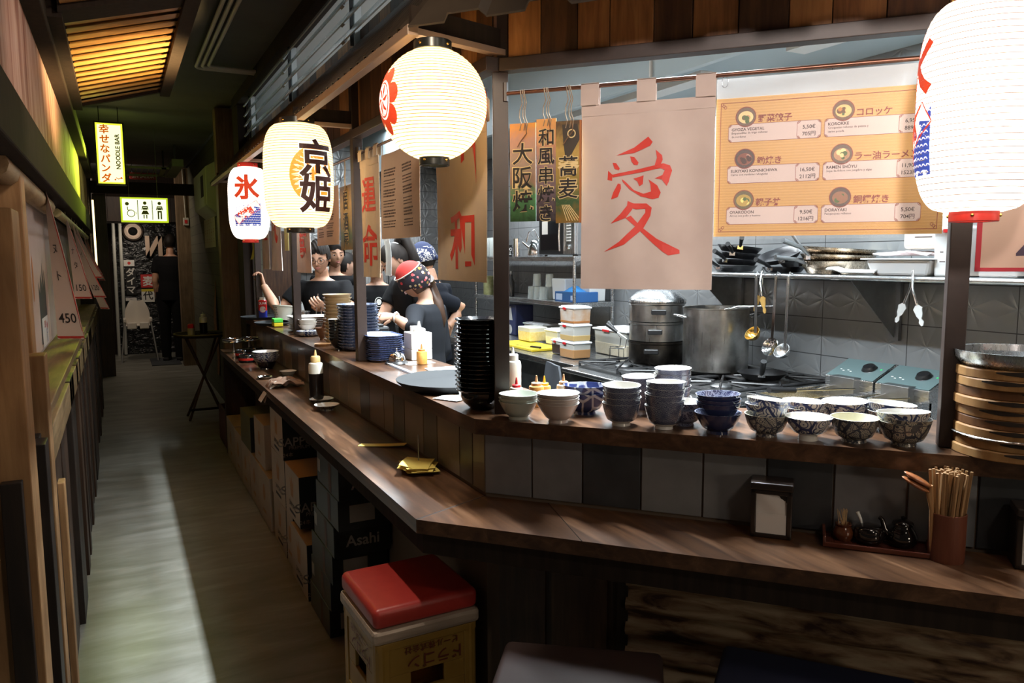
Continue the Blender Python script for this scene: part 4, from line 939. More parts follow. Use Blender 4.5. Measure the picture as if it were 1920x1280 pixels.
# tall pile of black bowls next to the corner post
m_lacq = mat('black lacquer', (.006, .006, .007), .09, coat=.6)
n_ = 17; o = MB().lathe([(0, 0), (.040, 0), (.044, .006), (.062, .022), (.071, .040), (.074, .054), (.0835, .0605), (.0845, .063), (.082, .0635), (.071, .055), (.06, .026), (.04, .01), (0, .009)], 14).build('lacquer_bowl', m_lacq, smooth=24)
stack(o, n_, .0135, (.985, 2.115, ZU), lambda k: 'black lacquer bowl, %s of the tall pile beside the corner post' % ordinal(k, n_), 'tall pile of black bowls', .0012, 0, 'bowl', rz=.5)
o = MB().sheet(1, 4, lambda u, v: (u*.05-.01+.02*v, -.004*math.sin(v*3), v*.055), .0008).build('pink_slip', mat('dusty pink card', (.30, .15, .17), .7), loc=(1.005, 2.01, ZU), rz=FRZ+.2)
tag(o, 'dusty pink card leaning against the black bowl pile', 'card')
# round serving tray
m_tray = mat('dark grey non-slip tray', (.022, .024, .026), .7, spec=.25)
o = MB().lathe([(0, .006), (.17, .006), (.185, .010), (.21, .03), (.214, .03), (.212, .025), (.19, .004), (0, 0)], 64).build('round_tray', m_tray, smooth=40, loc=(1.07, 2.53, ZU)); tag(o, 'big round dark grey tray jutting over the counter edge', 'tray')
# paper sheets, bell, dispenser
for k, (x, y, r, w, h, l) in enumerate([(1.16, 3.17, .1, .13, .1, 'white paper sheet lying under the orange sauce bottle'), (1.19, 2.93, -.1, .14, .11, 'white paper sheet in the middle behind the tray'), (1.12, 2.80, .35, .15, .09, 'white paper sheet nearest the round tray'), (.965, 2.30, .5, .09, .1, 'white paper lying in front of the black bowl pile')]):
    o = MB().sheet(4, 4, lambda u, v: ((u-.5)*w, (v-.5)*h, .0012+.002*u*v), .0008).build('paper_sheet', m_paper, loc=(x, y, ZU+.0005+k*.0006), rz=r); tag(o, l, 'paper', 'loose paper sheets on the counter')
o = MB().b2((-.008, -.22, 0), (.008, .22, .007)).build('plastic_channel', mat('frosted plastic', (.55, .62, .72), .3, alpha=.75), loc=(1.03, 2.98, ZU+.0004), rz=-.02); tag(o, 'frosted plastic ticket rail lying along the counter edge', 'rail')
bl = thing('service_bell', 'chrome service bell in front of the patterned oblong plates', 'bell', (1.075, 3.2, ZU))
MB().lathe([(0, .004), (.045, .004), (.05, 0), (.052, .003), (.045, .012), (.03, .016), (0, .016)], 32).build('base', m_black, bl, smooth=50)
MB().lathe([(.038, .016), (.038, .022), (.033, .04), (.02, .05), (0, .054)], 32).build('dome', m_chrome, bl, smooth=50)
MB().lathe([(0, .05), (.003, .052), (.003, .064), (.005, .066), (0, .07)], 12).build('plunger', m_chrome, bl, smooth=50)
def squeeze(name, label, loc, r, h, col, capcol, fill=None, tr=.0, capn=True, group='sauce bottles', tip=.022, ratio=1):
    b = thing(name, label, 'bottle', loc, random.uniform(0, 3), group)
    body = MB(); S_ = .8*h
    body.lathe([(0, 0), (r*.96, 0), (r, .003), (r, S_*.9), (r*.93, S_*.97), (r*.6, S_), (0, S_)], 24)
    body.build('body', col, b, smooth=40)
    if fill: MB().lathe([(0, .002), (r*1.004, .002), (r*1.004, S_*fill[1]), (0, S_*fill[1])], 24).build('sauce', fill[0], b, smooth=40)
    MB().lathe([(r*.66, S_), (r*.66, S_+.1*h), (r*.55, S_+.12*h), (r*.2, S_+.13*h)], 20).build('cap', capcol, b, smooth=40)
    MB().lathe([(r*.24, S_+.12*h), (r*.09, S_+.12*h+tip), (0, S_+.12*h+tip)], 12).build('nozzle', capcol, b, smooth=40); return b
m_clr = mat('milky bottle plastic', (.72, .71, .62), .35); m_soy = mat('dark sauce', (.008, .005, .004), .2)
m_oran = mat('orange sauce', (.55, .24, .05), .35, noise=(50, (.65, .36, .1))); m_oc = mat('orange cap', (.5, .17, .04), .35); m_yc = mat('yellow cap', (.75, .42, .02), .35); m_rc = mat('red cap', (.55, .015, .02), .3); m_tc = mat('tan cap', (.55, .32, .16), .4)
squeeze('squeeze_bottle', 'orange sauce bottle on the white papers', (1.165, 3.125, ZU+.002), .024, .072, m_oran, m_oc)
squeeze('squeeze_bottle', 'tall cream squeeze bottle behind the celadon bowls', (1.128, 2.185, ZU), .027, .165, m_clr, m_clr, (mat('cream sauce', (.72, .63, .38), .4), .35))
squeeze('squeeze_bottle', 'second cream bottle half hidden by the corner post', (1.105, 2.29, ZU), .027, .15, m_clr, m_tc)
squeeze('squeeze_bottle', 'small red capped bottle behind the celadon bowls', (1.098, 2.103, ZU), .02, .072, m_clr, m_rc)
squeeze('squeeze_bottle', 'small tan capped bottle beside the red capped one', (1.145, 2.058, ZU), .024, .082, m_oran, m_tc)
squeeze('squeeze_bottle', 'small yellow capped bottle behind the blush bowls', (1.197, 2.10, ZU), .021, .07, m_oran, m_yc)
squeeze('squeeze_bottle', 'rightmost tan capped bottle above the blush bowls', (1.236, 2.045, ZU), .022, .08, m_clr, m_tc)
wd = thing('bottle_rack', 'white plastic bottle holder behind the oblong plates', 'holder', (1.215, 3.33, ZU), ARZ)
MB().b2((-.075, -.05, 0), (.075, .05, .05)).b2((-.03, -.05, .05), (.075, .05, .125)).build('box', m_white, wd, bevel=.004)
MB().lathe([(.03, .125), (.03, .14), (.01, .148), (.004, .175), (0, .175)], 16, M=Matrix.Translation((.04, 0, 0))).build('white_nozzle', m_white, wd, smooth=40)
MB().b2((-.028, -.02, .125), (-.005, .02, .15)).build('white_cap', m_white, wd, bevel=.002)
# plates along the aisle
m_slate = NT('blue grey textured glaze'); f = m_slate.noise(m_slate.coords((1, 1, 1)), 70, 3); m_slate.base(m_slate.ramp(f, [(.35, (.035, .05, .10)), (.55, (.13, .16, .24)), (.72, (.4, .42, .46))])); m_slate.b.inputs['Roughness'].default_value = .25; m_slate.bump(f, .4, .003); m_slate = m_slate.m
def plate(name, r, h, rr, m1, m2, seg=40): return MB().lathe([(0, 0), (rr, 0), (r*.95, h*.7), (r, h), (r*.97, h), (r*.9, h*.75), (rr*.95, .004), (0, .004)], seg).build(name, m1, smooth=35)
o = plate('round_plate', .105, .026, .07, m_slate, m_slate); stack(o, 15, .0148, (1.075, 3.80, ZU), lambda k: 'blue grey textured plate, %s of the tall round pile' % ordinal(k, 15), 'tall pile of blue plates', .0025, .0, 'plate')
m_dash = NT('blue dash stripe glaze'); tc = m_dash.n.new('ShaderNodeTexCoord'); sp = m_dash.n.new('ShaderNodeSeparateXYZ'); m_dash.l.new(tc.outputs['Object'], sp.inputs[0])
q = m_dash.math('GREATER_THAN', m_dash.math('SINE', m_dash.math('MULTIPLY', m_dash.math('ADD', sp.outputs[0], sp.outputs[1]), 420)), .1)
q2 = m_dash.math('LESS_THAN', sp.outputs[2], .0095)
m_dash.base(m_dash.ramp(m_dash.math('MULTIPLY', q, q2), [(0, (.07, .10, .22)), (1, (.6, .62, .64))])); m_dash.b.inputs['Roughness'].default_value = .2; m_dash = m_dash.m
mb = MB(); c = .03
def rrect(w, d, c): return [(w/2-c, -d/2), (w/2, -d/2+c), (w/2, d/2-c), (w/2-c, d/2), (-w/2+c, d/2), (-w/2, d/2-c), (-w/2, -d/2+c), (-w/2+c, -d/2)]
A_, B_ = rrect(.13, .2, .03), rrect(.165, .245, .035)
mb.add([(*p, 0) for p in A_]+[(*p, .012) for p in B_]+[(p[0]*.93, p[1]*.95, .012) for p in B_]+[(p[0]*.95, p[1]*.95, .004) for p in A_],
       [tuple(range(8))[::-1]]+[(i+8*k, (i+1) % 8+8*k, (i+1) % 8+8*k+8, i+8*k+8) for k in range(3) for i in range(8)]+[tuple(24+i for i in range(8))])
o = mb.build('oblong_plate', [m_dash], bevel=.001); stack(o, 12, .0096, (1.06, 3.38, ZU), lambda k: 'oblong blue and white dash plate, %s of the pile behind the bell' % ordinal(k, 12), 'pile of oblong plates', .002, 0, 'plate')
m_tanp = mat('sand coloured glaze', (.42, .31, .18), .35, noise=(8, (.5, .38, .23)))
o = MB().lathe([(0, 0), (.05, 0), (.06, .006), (.078, .03), (.075, .03), (.057, .008), (0, .006)], 32).build('sand_bowl', m_tanp, smooth=35)
stack(o, 14, .0185, (1.055, 4.12, ZU), lambda k: 'sand coloured dish, %s of the pile left of the blue plates' % ordinal(k, 14), 'pile of sand coloured dishes', .002, 0, 'dish')
o = bowl('black_cup_bowl', .052, .06, .02, m_lacq, m_porc, belly=.7); stack(o, 7, .016, (.99, 3.86, ZU), lambda k: 'white lined black bowl, %s of the pile before the sand dishes' % ordinal(k, 7), 'black bowls by the blue plates', .001, 0, 'bowl')
m_brn = mat('brown glaze', (.13, .06, .03), .3); m_wht2 = mat('off white dish', (.66, .63, .56), .3)
mb = MB(); A_, B_ = rrect(.18, .18, .02), rrect(.25, .25, .02)
mb.add([(*p, 0) for p in A_]+[(*p, .014) for p in B_]+[(p[0]*.94, p[1]*.94, .014) for p in B_]+[(p[0]*.95, p[1]*.95, .005) for p in A_],
       [tuple(range(8))[::-1]]+[(i+8*k, (i+1) % 8+8*k, (i+1) % 8+8*k+8, i+8*k+8) for k in range(3) for i in range(8)]+[tuple(24+i for i in range(8))], 0)
mb.mi = [0]*9+[1]*(len(mb.f)-9)
o = mb.build('square_plate', [m_brn, m_wht2], bevel=.001); stack(o, 8, .0115, (1.09, 4.98, ZU), lambda k: 'square white plate with a brown edge, %s of the far pile' % ordinal(k, 8), 'pile of square plates', .002, 0, 'plate')
o = bowl('white_bowl', .056, .042, .03, m_wht2, m_porc, belly=.7); stack(o, 3, .016, (1.02, 4.72, ZU+.02), lambda k: 'cream bowl, %s of three before the square plates' % ordinal(k, 3), 'cream bowls on the counter', .002, 0, 'bowl')
o = plate('print_saucer', .07, .014, .045, m_flor2, m_flor2); stack(o, 4, .006, (1.0, 4.62, ZU), lambda k: 'blue floral print saucer, %s of the pile by the brown sticks' % ordinal(k, 4), 'printed saucers', .003, 0, 'saucer')
o = bowl('brown_cup', .045, .07, .02, m_brn, m_brn, belly=.8); tag(o, 'brown tapered cup full of brown sticks between saucers and sand dishes', 'cup'); o.location = (1.03, 4.36, ZU)
for k in range(7):
    q = MB().box((0, 0, .065), (.012, .012, .12)).build('brown_stick', m_brn, bevel=.002, loc=(1.03+.014*math.cos(k), 4.36+.014*math.sin(k), ZU+.02)); q.rotation_euler = (.3*math.sin(k*1.3), .3*math.cos(k*1.3), k); tag(q, 'short brown stick standing in the brown tapered cup', 'stick', 'brown sticks in the cup')
o = plate('coaster', .045, .007, .04, m_tan, m_tan); stack(o, 2, .007, (.95, 4.05, ZU), lambda k: 'tan wooden saucer, %s of two by the black bowls' % ['upper', 'lower'][k], 'tan saucers', .002, 0, 'saucer')
for k, (c1, lab) in enumerate((('#d8c42a', 'yellow scouring sponge, under the green one'), ('#52c94a', 'green scouring sponge on top of the yellow one'))):
    tag(MB().b2((-.045, -.03, 0), (.045, .03, .026)).build('sponge', mat(lab.split()[0]+' sponge', H(c1), .9, bump=.5), bevel=.004, loc=(.955, 5.36, ZU+.004+k*.027), rz=ARZ), lab+' at the far end', 'sponge')
def rtray(lab, x, y, z, r): o = MB().lathe([(0, .004), (r*.9, .004), (r, .018), (r*1.01, .018), (r*.92, 0), (0, 0)], 48).build('round_tray', m_tray, smooth=40, loc=(x, y, z)); return tag(o, lab, 'tray')
rtray('round black tray overhanging the counter by the sponges', .995, 5.56, ZU+.001, .16); rtray('round black tray farthest along the counter, under the spray can', .985, 6.17, ZU+.001, .16)
can = thing('spray_can', 'red white and blue spray can at the far end of the counter', 'can', (.985, 6.12, ZU+.006))
MB().lathe([(0, 0), (.031, 0), (.032, .003), (.032, .06)], 28).build('blue_base', mat('blue can', (.03, .05, .42), .3), can, smooth=40)
MB().lathe([(.032, .06), (.032, .135), (.026, .142)], 28).build('red_body', mat('red can', (.6, .02, .02), .3), can, smooth=40)
MB().lathe([(.026, .142), (.022, .148), (.022, .16), (0, .16)], 20).build('cap', m_wht2, can, smooth=40)
cw = lambda x, y: (.0328*math.cos(math.atan2(-6.12, -.985)+x/.0328), .0328*math.sin(math.atan2(-6.12, -.985)+x/.0328), y)
MB().mapped(disc(0, .07, .026, 24), cw, maxlen=.01).build('label', m_white, can)
cw2 = lambda x, y: tuple(v*1.02 if i < 2 else v for i, v in enumerate(cw(x, y)))
MB().mapped(at(txt('QUAK', .024, .03), 0, .118), cw2, maxlen=.01).build('lettering', m_white, can)
MB().mapped(ring(0, .07, .026, .003), cw2, maxlen=.01).build('label_ring', mat('red ring', (.6, .03, .03), .4), can)
squeeze('squeeze_bottle', 'brown sauce bottle beside the spray can', (1.0, 6.30, ZU), .026, .15, mat('brown bottle', (.07, .03, .015), .3), m_tc)
tb = thing('measuring_tub', 'tilted white plastic tub with a spoon by the far post', 'tub', (1.05, 5.68, ZU+.02), 0, rot=(0, .12, .6))
MB().lathe([(0, 0), (.05, 0), (.075, .10), (.08, .10), (.08, .106), (.072, .104), (.048, .004), (0, .004)], 28).build('tub', mat('cream tub', (.68, .67, .58), .4), tb, smooth=35)
mb = MB()
for k in range(4):
    for j in range(2): mb.b2((-.068-.0045*k, -.012+j*.02, .035+k*.016), (-.062-.0045*k, -.006+j*.02, .04+k*.016))
mb.build('print', m_grey, tb); MB().tube([(.0, 0, .01), (-.02, .01, .12), (-.03, .02, .17)], [.004, .004, .007], 8).build('spoon', m_chrome, tb)
tb = thing('metal_tub', 'small pale steel tub in front of the man in glasses', 'tub', (1.19, 5.66, ZU)); MB().lathe([(0, 0), (.042, 0), (.052, .075), (.056, .078), (.052, .08), (.04, .004), (0, .004)], 28).build('tub', m_steelx, tb, smooth=35)
tp = thing('ticket_printer', 'black receipt printer with a white front behind the blue plates', 'printer', (1.185, 4.01, ZU), ARZ+.1)
MB().b2((-.1, -.05, 0), (.1, .09, .10)).build('housing', m_black, tp, bevel=.012); MB().b2((-.095, -.065, .05), (-.02, -.045, .085)).build('front_flap', m_white, tp, bevel=.004); MB().b2((-.09, -.045, .1), (.09, .06, .112)).build('lid', m_black, tp, bevel=.005)

# ------------------------------------------------------------------ steamers at the right
m_bam = wood('steamed bamboo', (.22, .105, .035), (.36, .19, .07), (.46, .27, .11), axis=2, sc=3, rough=.5); m_bamd = wood('dark bamboo', (.09, .035, .014), (.17, .075, .028), (.25, .12, .045), axis=2, sc=3, rough=.5)
P = (1.858, 1.028)
def steamer(lab, z, m, k):
    s_ = thing('bamboo_steamer', lab, 'steamer', (P[0]+random.uniform(-.004, .004), P[1]+random.uniform(-.004, .004), ZU+z), k*.9, 'stacked bamboo steamers')
    MB().lathe([(.103, 0), (.124, 0), (.126, .002), (.126, .0195), (.124, .0225), (.103, .0225)], 56, close=True).build('ring', m, s_, smooth=30)
    a = math.atan2(-1.035, -1.845)-k*.9+random.uniform(-.25, .5); mb = MB()
    vs = []
    for j in range(13):
        t = a+(j-6)*.065; w = .010*(1-abs(j-6)/6.5)**.6+.0008
        vs += [(-.0+.1268*math.cos(t), -.0+.1268*math.sin(t), .0175-w*.55), (-.0+.1268*math.cos(t), -.0+.1268*math.sin(t), .0175+w*.45)]
    mb.add(vs, [(2*j, 2*j+2, 2*j+3, 2*j+1) for j in range(12)]); mb.build('handle_gap', mat('dark handle gap', (.018, .01, .006), .8) if k == 0 else bpy.data.materials['dark handle gap'], s_)  # dark lens shape laid on the ring, no opening cut
    mb = MB()
    for j in range(-6, 7): mb.b2((j*.016-.006, -math.sqrt(.104**2-(j*.016)**2), .006), (j*.016+.006, math.sqrt(.104**2-(j*.016)**2), .009))
    mb.build('slat_base', m, s_)
for k in range(9): steamer('bamboo steamer, %s of the pile right of the post' % ordinal(8-k, 9), .0225*k+(.004 if k > 1 else 0), m_bamd if k in (3, 6) else m_bam, k)
o = MB().lathe([(.125, 0), (.131, .001), (.133, .004), (.131, .006), (.12, .005), (.0, .005), (0, 0)], 64).build('foil_sheet', mat('crinkled foil', (.6, .58, .55), .22, 1, bump=1.0), smooth=30, loc=(*P, ZU+.0447)); tag(o, 'crumpled foil squeezed between the lower bamboo steamers', 'foil')
o = MB().lathe([(0, .0), (.115, 0), (.132, .02), (.135, .036), (.131, .036), (.127, .02), (.11, .004), (0, .004)], 64).build('steel_pan', m_steelx, smooth=30, loc=(*P, ZU+.207)); tag(o, 'shallow steel pan topping the pile of bamboo steamers', 'pan')

# ------------------------------------------------------------------ ledge: napkin boxes, condiments, notes, crockery
def napkin(pos, lab):
    r = thing('napkin_dispenser', lab, 'napkin holder', (pos[0], pos[1], ZL), FRZ, 'napkin dispensers on the ledge')
    mb = MB(); w, d, h = .098, .06, .135
    mb.b2((-w/2, 0, 0), (w/2, d, h)); 
    for (a, b) in (((-w/2, -.008, 0), (-w/2+.013, 0, h-.012)), ((w/2-.013, -.008, 0), (w/2, 0, h-.012)), ((-w/2, -.008, 0), (w/2, 0, .012)), ((-w/2, -.008, h-.024), (w/2, 0, h-.012))): mb.b2(a, b)
    mb.b2((-w/2-.002, -.012, h-.012), (w/2+.002, d+.002, h+.006)); mb.build('case', m_dk, r, bevel=.003)
    MB().sheet(10, 10, lambda u, v: ((u-.5)*.073, -.0015-.003*math.sin(u*5+v*7)*v, .012+v*.101), .001).build('napkin', mat('white napkin', (.72, .69, .67), .8), r, smooth=60)
    MB().sheet(6, 4, lambda u, v: ((u-.5)*.071, -.006+.0035*v-.003*u*v, .012+v*.05), .001).build('napkin', bpy.data.materials['white napkin'], r, smooth=60)
m_dk = mat('dark stained box', (.022, .014, .011), .3, coat=.3)
napkin((1.418, 1.345), 'dark wooden napkin dispenser standing against the grey tiles'); napkin((1.79, .915), 'dark wooden napkin dispenser cut by the right picture edge')
m_redl = mat('reddish brown lacquer', (.10, .025, .014), .25, coat=.4); m_brglz = mat('brown ceramic', (.11, .032, .012), .18, coat=.4); m_bkglz = mat('black ceramic', (.008, .006, .006), .1, coat=.5)
tr = thing('condiment_tray', 'reddish lacquer tray holding three condiment pots', 'tray', (1.60, 1.185, ZL), FRZ)
MB().b2((-.115, -.045, .001), (.115, .045, .006)).build('base', m_redl, tr, bevel=.003)
mb = MB(); mb.b2((-.118, -.05, .001), (.118, -.044, .013)); mb.b2((-.118, .044, .001), (.118, .05, .017)); mb.b2((-.12, -.05, .001), (-.113, .05, .028)); mb.b2((.113, -.05, .001), (.12, .05, .017)); mb.build('rim', m_redl, tr, bevel=.002)
tt = lambda s_, n_: Vector((1.60, 1.185, 0))+FD*s_+FN*n_
p = tt(-.072, .005); jr = thing('toothpick_jar', 'small brown jar of toothpicks on the lacquer tray', 'jar', (p.x, p.y, ZL+.006)); MB().lathe([(0, 0), (.018, 0), (.025, .012), (.024, .024), (.017, .034), (.02, .04), (.018, .041), (.014, .034), (0, .03)], 28).build('jar', m_brglz, jr, smooth=50)
m_pick = mat('toothpick wood', (.55, .38, .2), .7)
for k in range(16):
    a = random.uniform(0, 6.28); r_ = random.uniform(0, .01); o = MB().tube([(0, 0, .0), (0, 0, .07)], [.0013, .0006], 5).build('toothpick', m_pick, loc=(p.x+r_*math.cos(a), p.y+r_*math.sin(a), ZL+.012)); o.rotation_euler = (random.uniform(-.2, .2), random.uniform(-.25, .1), a); tag(o, 'thin pale toothpick bundled in the small brown jar', 'toothpick', 'toothpicks in the jar')
p = tt(-.015, .0); jr = thing('sugar_pot', 'low black lidded pot with a white spoon on the lacquer tray', 'pot', (p.x, p.y, ZL+.006), FRZ); MB().lathe([(0, 0), (.022, 0), (.034, .012), (.036, .02), (.033, .032)], 32).build('pot', m_bkglz, jr, smooth=50); MB().lathe([(.034, .031), (.0345, .034), (.03, .042), (.012, .046), (0, .046)], 32).build('lid', m_bkglz, jr, smooth=50)
MB().tube([(-.012, .01, .03), (-.02, .012, .055), (-.027, .014, .07)], [.002, .0035, .0045], 8).build('spoon', m_white, jr, smooth=50)
p = tt(.058, .004); jr = thing('soy_pot', 'black ceramic soy sauce pot with spout on the lacquer tray', 'pot', (p.x, p.y, ZL+.006), FRZ)
MB().lathe([(0, 0), (.022, 0), (.032, .012), (.034, .026), (.026, .042), (.02, .05), (.021, .056)], 32).build('pot', m_bkglz, jr, smooth=50); MB().lathe([(.024, .055), (.022, .06), (.008, .065), (.004, .067), (.006, .072), (0, .075)], 28).build('lid', m_bkglz, jr, smooth=50); MB().tube([(-.028, 0, .022), (-.04, 0, .04), (-.045, 0, .06), (-.052, 0, .066)], [.009, .007, .0055, .005], 10).build('spout', m_bkglz, jr, smooth=50)
cp = thing('chopstick_cup', 'red brown bamboo cup packed with wooden chopsticks', 'cup', (1.672, 1.055, ZL)); MB().lathe([(0, 0), (.0375, 0), (.0385, .004), (.0385, .112), (.036, .113), (.034, .01), (0, .01)], 36).build('cup', mat('red brown bamboo', (.12, .032, .018), .45, noise=(20, (.16, .05, .025), (8, 8, .5))), cp, smooth=40)
m_chop = wood('chopstick wood', (.30, .16, .07), (.42, .25, .12), (.5, .32, .17), sc=10)
cho = None
for k in range(56):
    a, r_ = k*2.4, .0305*math.sqrt((k+.5)/56); dx, dy = r_*math.cos(a), r_*math.sin(a)
    if dx*-.6+dy*.1 > .022: continue
    loc = (1.672+dx*.85, 1.055+dy*.85, ZL+.011+random.uniform(0, .008)); rot = (-dy*3.2, dx*3.2, random.uniform(0, 3))
    if cho is None:
        cho = MB().box((0, 0, .0975), (.0062, .0055, .195)).build('chopstick', m_chop, bevel=.0006, loc=loc); cho.rotation_euler = rot; tag(cho, 'plain wooden chopstick packed in the red brown cup', 'chopstick', 'chopsticks in the cup')
    else: dup(cho, loc, rot=rot)
m_spoon = mat('lacquered spoon wood', (.34, .12, .045), .2, coat=.6)
for k, (lab, dz) in enumerate((('glossy wooden ladle spoon leaning left out of the chopstick cup, upper one', .012), ('glossy wooden ladle spoon leaning left out of the chopstick cup, lower one', 0))):
    s_ = thing('wooden_spoon', lab, 'spoon', (1.650, 1.077, ZL+.02), FRZ, 'wooden spoons in the cup')
    hx = -.012-.004*k; MB().tube([(0, -.012, 0), (-.006, -.016, .1), (hx, -.02, .145+dz)], [.005, .0045, .006], 10).build('handle', m_tan, s_, smooth=50)
    mb = MB(); mb.lathe([(0, -.034), (.008, -.031), (.016, -.018), (.019, 0), (.016, .018), (.008, .03), (0, .034)], 20, M=Matrix.Translation((hx-.026, -.024, .158+dz)) @ Matrix.Rotation(RAD(-62), 4, 'Y') @ Matrix.Scale(.36, 4, (1, 0, 0))); mb.build('head', m_spoon, s_, smooth=60)
m_note = mat('yellow note paper', (.72, .56, .13), .75)
sp_ = thing('bill_spike', 'metal spike that holds the pile of yellow order slips', 'spike', (.862, 2.36, ZL)); MB().lathe([(0, 0), (.03, 0), (.03, .003), (0, .004)], 24).build('base', m_black, sp_, smooth=40); MB().tube([(0, 0, .002), (0, 0, .115)], [.002, .0014], 6).build('needle', m_steeld, sp_)
for k in range(7):
    c_ = random.uniform(.2, .8)
    o = MB().sheet(8, 6, lambda u, v: ((u-.5)*.135, (v-.5)*.095, .004+.012*(1 if k == 6 else .35)*max(0, v-.45)*2*(1-u*.6)+.003*math.sin(u*3+c_)), .0006).build('order_slip', m_note, smooth=60, loc=(.852+random.uniform(-.008, .008), 2.335+random.uniform(-.01, .01), ZL+.002+k*.003)); o.rotation_euler = (0, 0, 1.15+random.uniform(-.35, .35))
    tag(o, 'yellow order slip on the spike, %s of the little pile' % ordinal(6-k, 7), 'note', 'yellow order slips')
o = MB().sheet(8, 2, lambda u, v: ((u-.5)*.18, (v-.5)*.042, .001+.008*u*u), .0008).build('order_slip', m_note, smooth=60, loc=(.85, 2.715, ZL+.0005), rz=-.62); tag(o, 'single yellow paper strip lying apart on the ledge', 'note', 'yellow order slips')
squeeze('squeeze_bottle', 'tall soy squeeze bottle, cream top and dark contents, on the ledge', (.84, 3.735, ZL), .035, .245, m_clr, mat('straw cap', (.6, .42, .18), .4), (m_soy, .72), tip=.03)
o = bowl('sauce_dish', .058, .026, .03, m_flor, m_porc, wob=.04, belly=.8); o.location = (.832, 3.50, ZL); tag(o, 'small oval print dish nearest on the ledge, beside the soy bottle', 'dish', 'small print dishes')
dup(o, (.85, 3.67, ZL), 1.0, 'small print dish tucked behind the nearest one', 'small print dishes')
n = NT('check tea towel'); f = n.noise(n.coords(), 10, 4); n.base(n.ramp(f, [(.3, (.16, .09, .055)), (.7, (.3, .19, .13))])); n.b.inputs['Roughness'].default_value = .9; m_towel = n.m
rn = random.Random(5)
def tow(u, v):
    x, y = (u-.5)*.24, (v-.5)*.3
    fold = abs(math.sin(v*9+u*3))*.026+abs(math.sin(u*8-v*5))*.016
    z = .006+fold*(1-abs(u-.55)*.9); sx = x*.8-.02
    if u < .18: t = (.18-u)/.18; return (sx-.012*t, y*.45*(1-.3*t), z*(1-t)+.01-.085*t*t)
    return (sx, y*.62+.012*math.sin(u*11), z)
tw = thing('tea_towel', 'crumpled brown and white tea towel hanging over the ledge edge', 'towel', (.80, 4.28, ZL)); MB().sheet(36, 36, tow, .003).build('cloth', m_towel, tw, smooth=80)
MB().sheet(14, 14, lambda u, v: (-.13+u*.075-(.02*(1-u)), -.06+v*.08, (.012+.014*abs(math.sin(v*7)))*u-.075*(1-u)**2+.006), .003).build('white_end', mat('white towel end', (.55, .5, .45), .9), tw, smooth=80)
o = bowl('print_bowl', .082, .04, .045, m_flor2, m_porc, belly=.6); stack(o, 4, .013, (.815, 5.02, ZL+.035), lambda k: 'blue print bowl, %s of the pile on the far ledge' % ordinal(k, 4), 'print bowls on the ledge', .003, 0, 'bowl')
o = bowl('black_base_bowl', .062, .05, .04, m_lacq, m_lacq, belly=.5); o.location = (.815, 5.02, ZL); tag(o, 'black bowl under the blue print bowls on the far ledge', 'bowl')
o = bowl('glass_bowl', .05, .035, .03, mat('smoky glass', (.25, .24, .2), .1, alpha=.6), m_porc, belly=.7); o.location = (.875, 4.62, ZL); tag(o, 'small smoky bowl between towel and print bowls', 'bowl')
o = MB().lathe([(0, 0), (.03, 0), (.045, .014), (.043, .015), (.028, .003), (0, .003)], 24).build('steel_dish', m_chrome, smooth=40, loc=(.735, 4.6, ZL)); tag(o, 'tiny steel dish on the ledge edge before the towel', 'dish')
# stacked gold and black lacquer ware at the far ledge end
for k, (x, y, h, r) in enumerate(((.76, 5.42, .045, .06), (.85, 5.48, .06, .06), (.77, 5.68, .05, .055), (.86, 5.75, .055, .055))):
    q = thing('lacquer_box', 'round banded black lacquer box on the far ledge, %s from the towel' % ['first', 'second', 'third', 'fourth'][k], 'box', (x, y, ZL), group='lacquer boxes on the ledge')
    MB().lathe([(0, 0), (r*.9, 0), (r, .006), (r, h), (r*.9, h+.008), (0, h+.01)], 28).build('body', m_lacq, q, smooth=40); MB().lathe([(r*1.01, h*.35), (r*1.015, h*.35), (r*1.015, h*.7), (r*1.01, h*.7)], 28, close=True).build('band', m_chrome if k % 2 else m_capred, q, smooth=40)
for k, (x, y) in enumerate(((.745, 5.98), (.86, 6.02))):
    q = thing('steel_stand', 'chrome %s cake stand at the far ledge end' % ['left hand', 'right hand'][k], 'stand', (x, y, ZL), group='chrome stands')
    MB().lathe([(0, 0), (.045, 0), (.045, .004), (.012, .01), (.009, .02), (.009, .075), (.02, .08)], 24).build('foot', m_chrome, q, smooth=40); MB().lathe([(0, .08), (.07, .082), (.082, .09), (.08, .094), (.068, .087), (0, .085)], 28).build('dish', m_chrome, q, smooth=40); MB().tube([(.078*math.cos(a*PI/10), .078*math.sin(a*PI/10), .105) for a in range(20)], .004, 6, closed=True).build('ring', m_chrome, q, smooth=40)

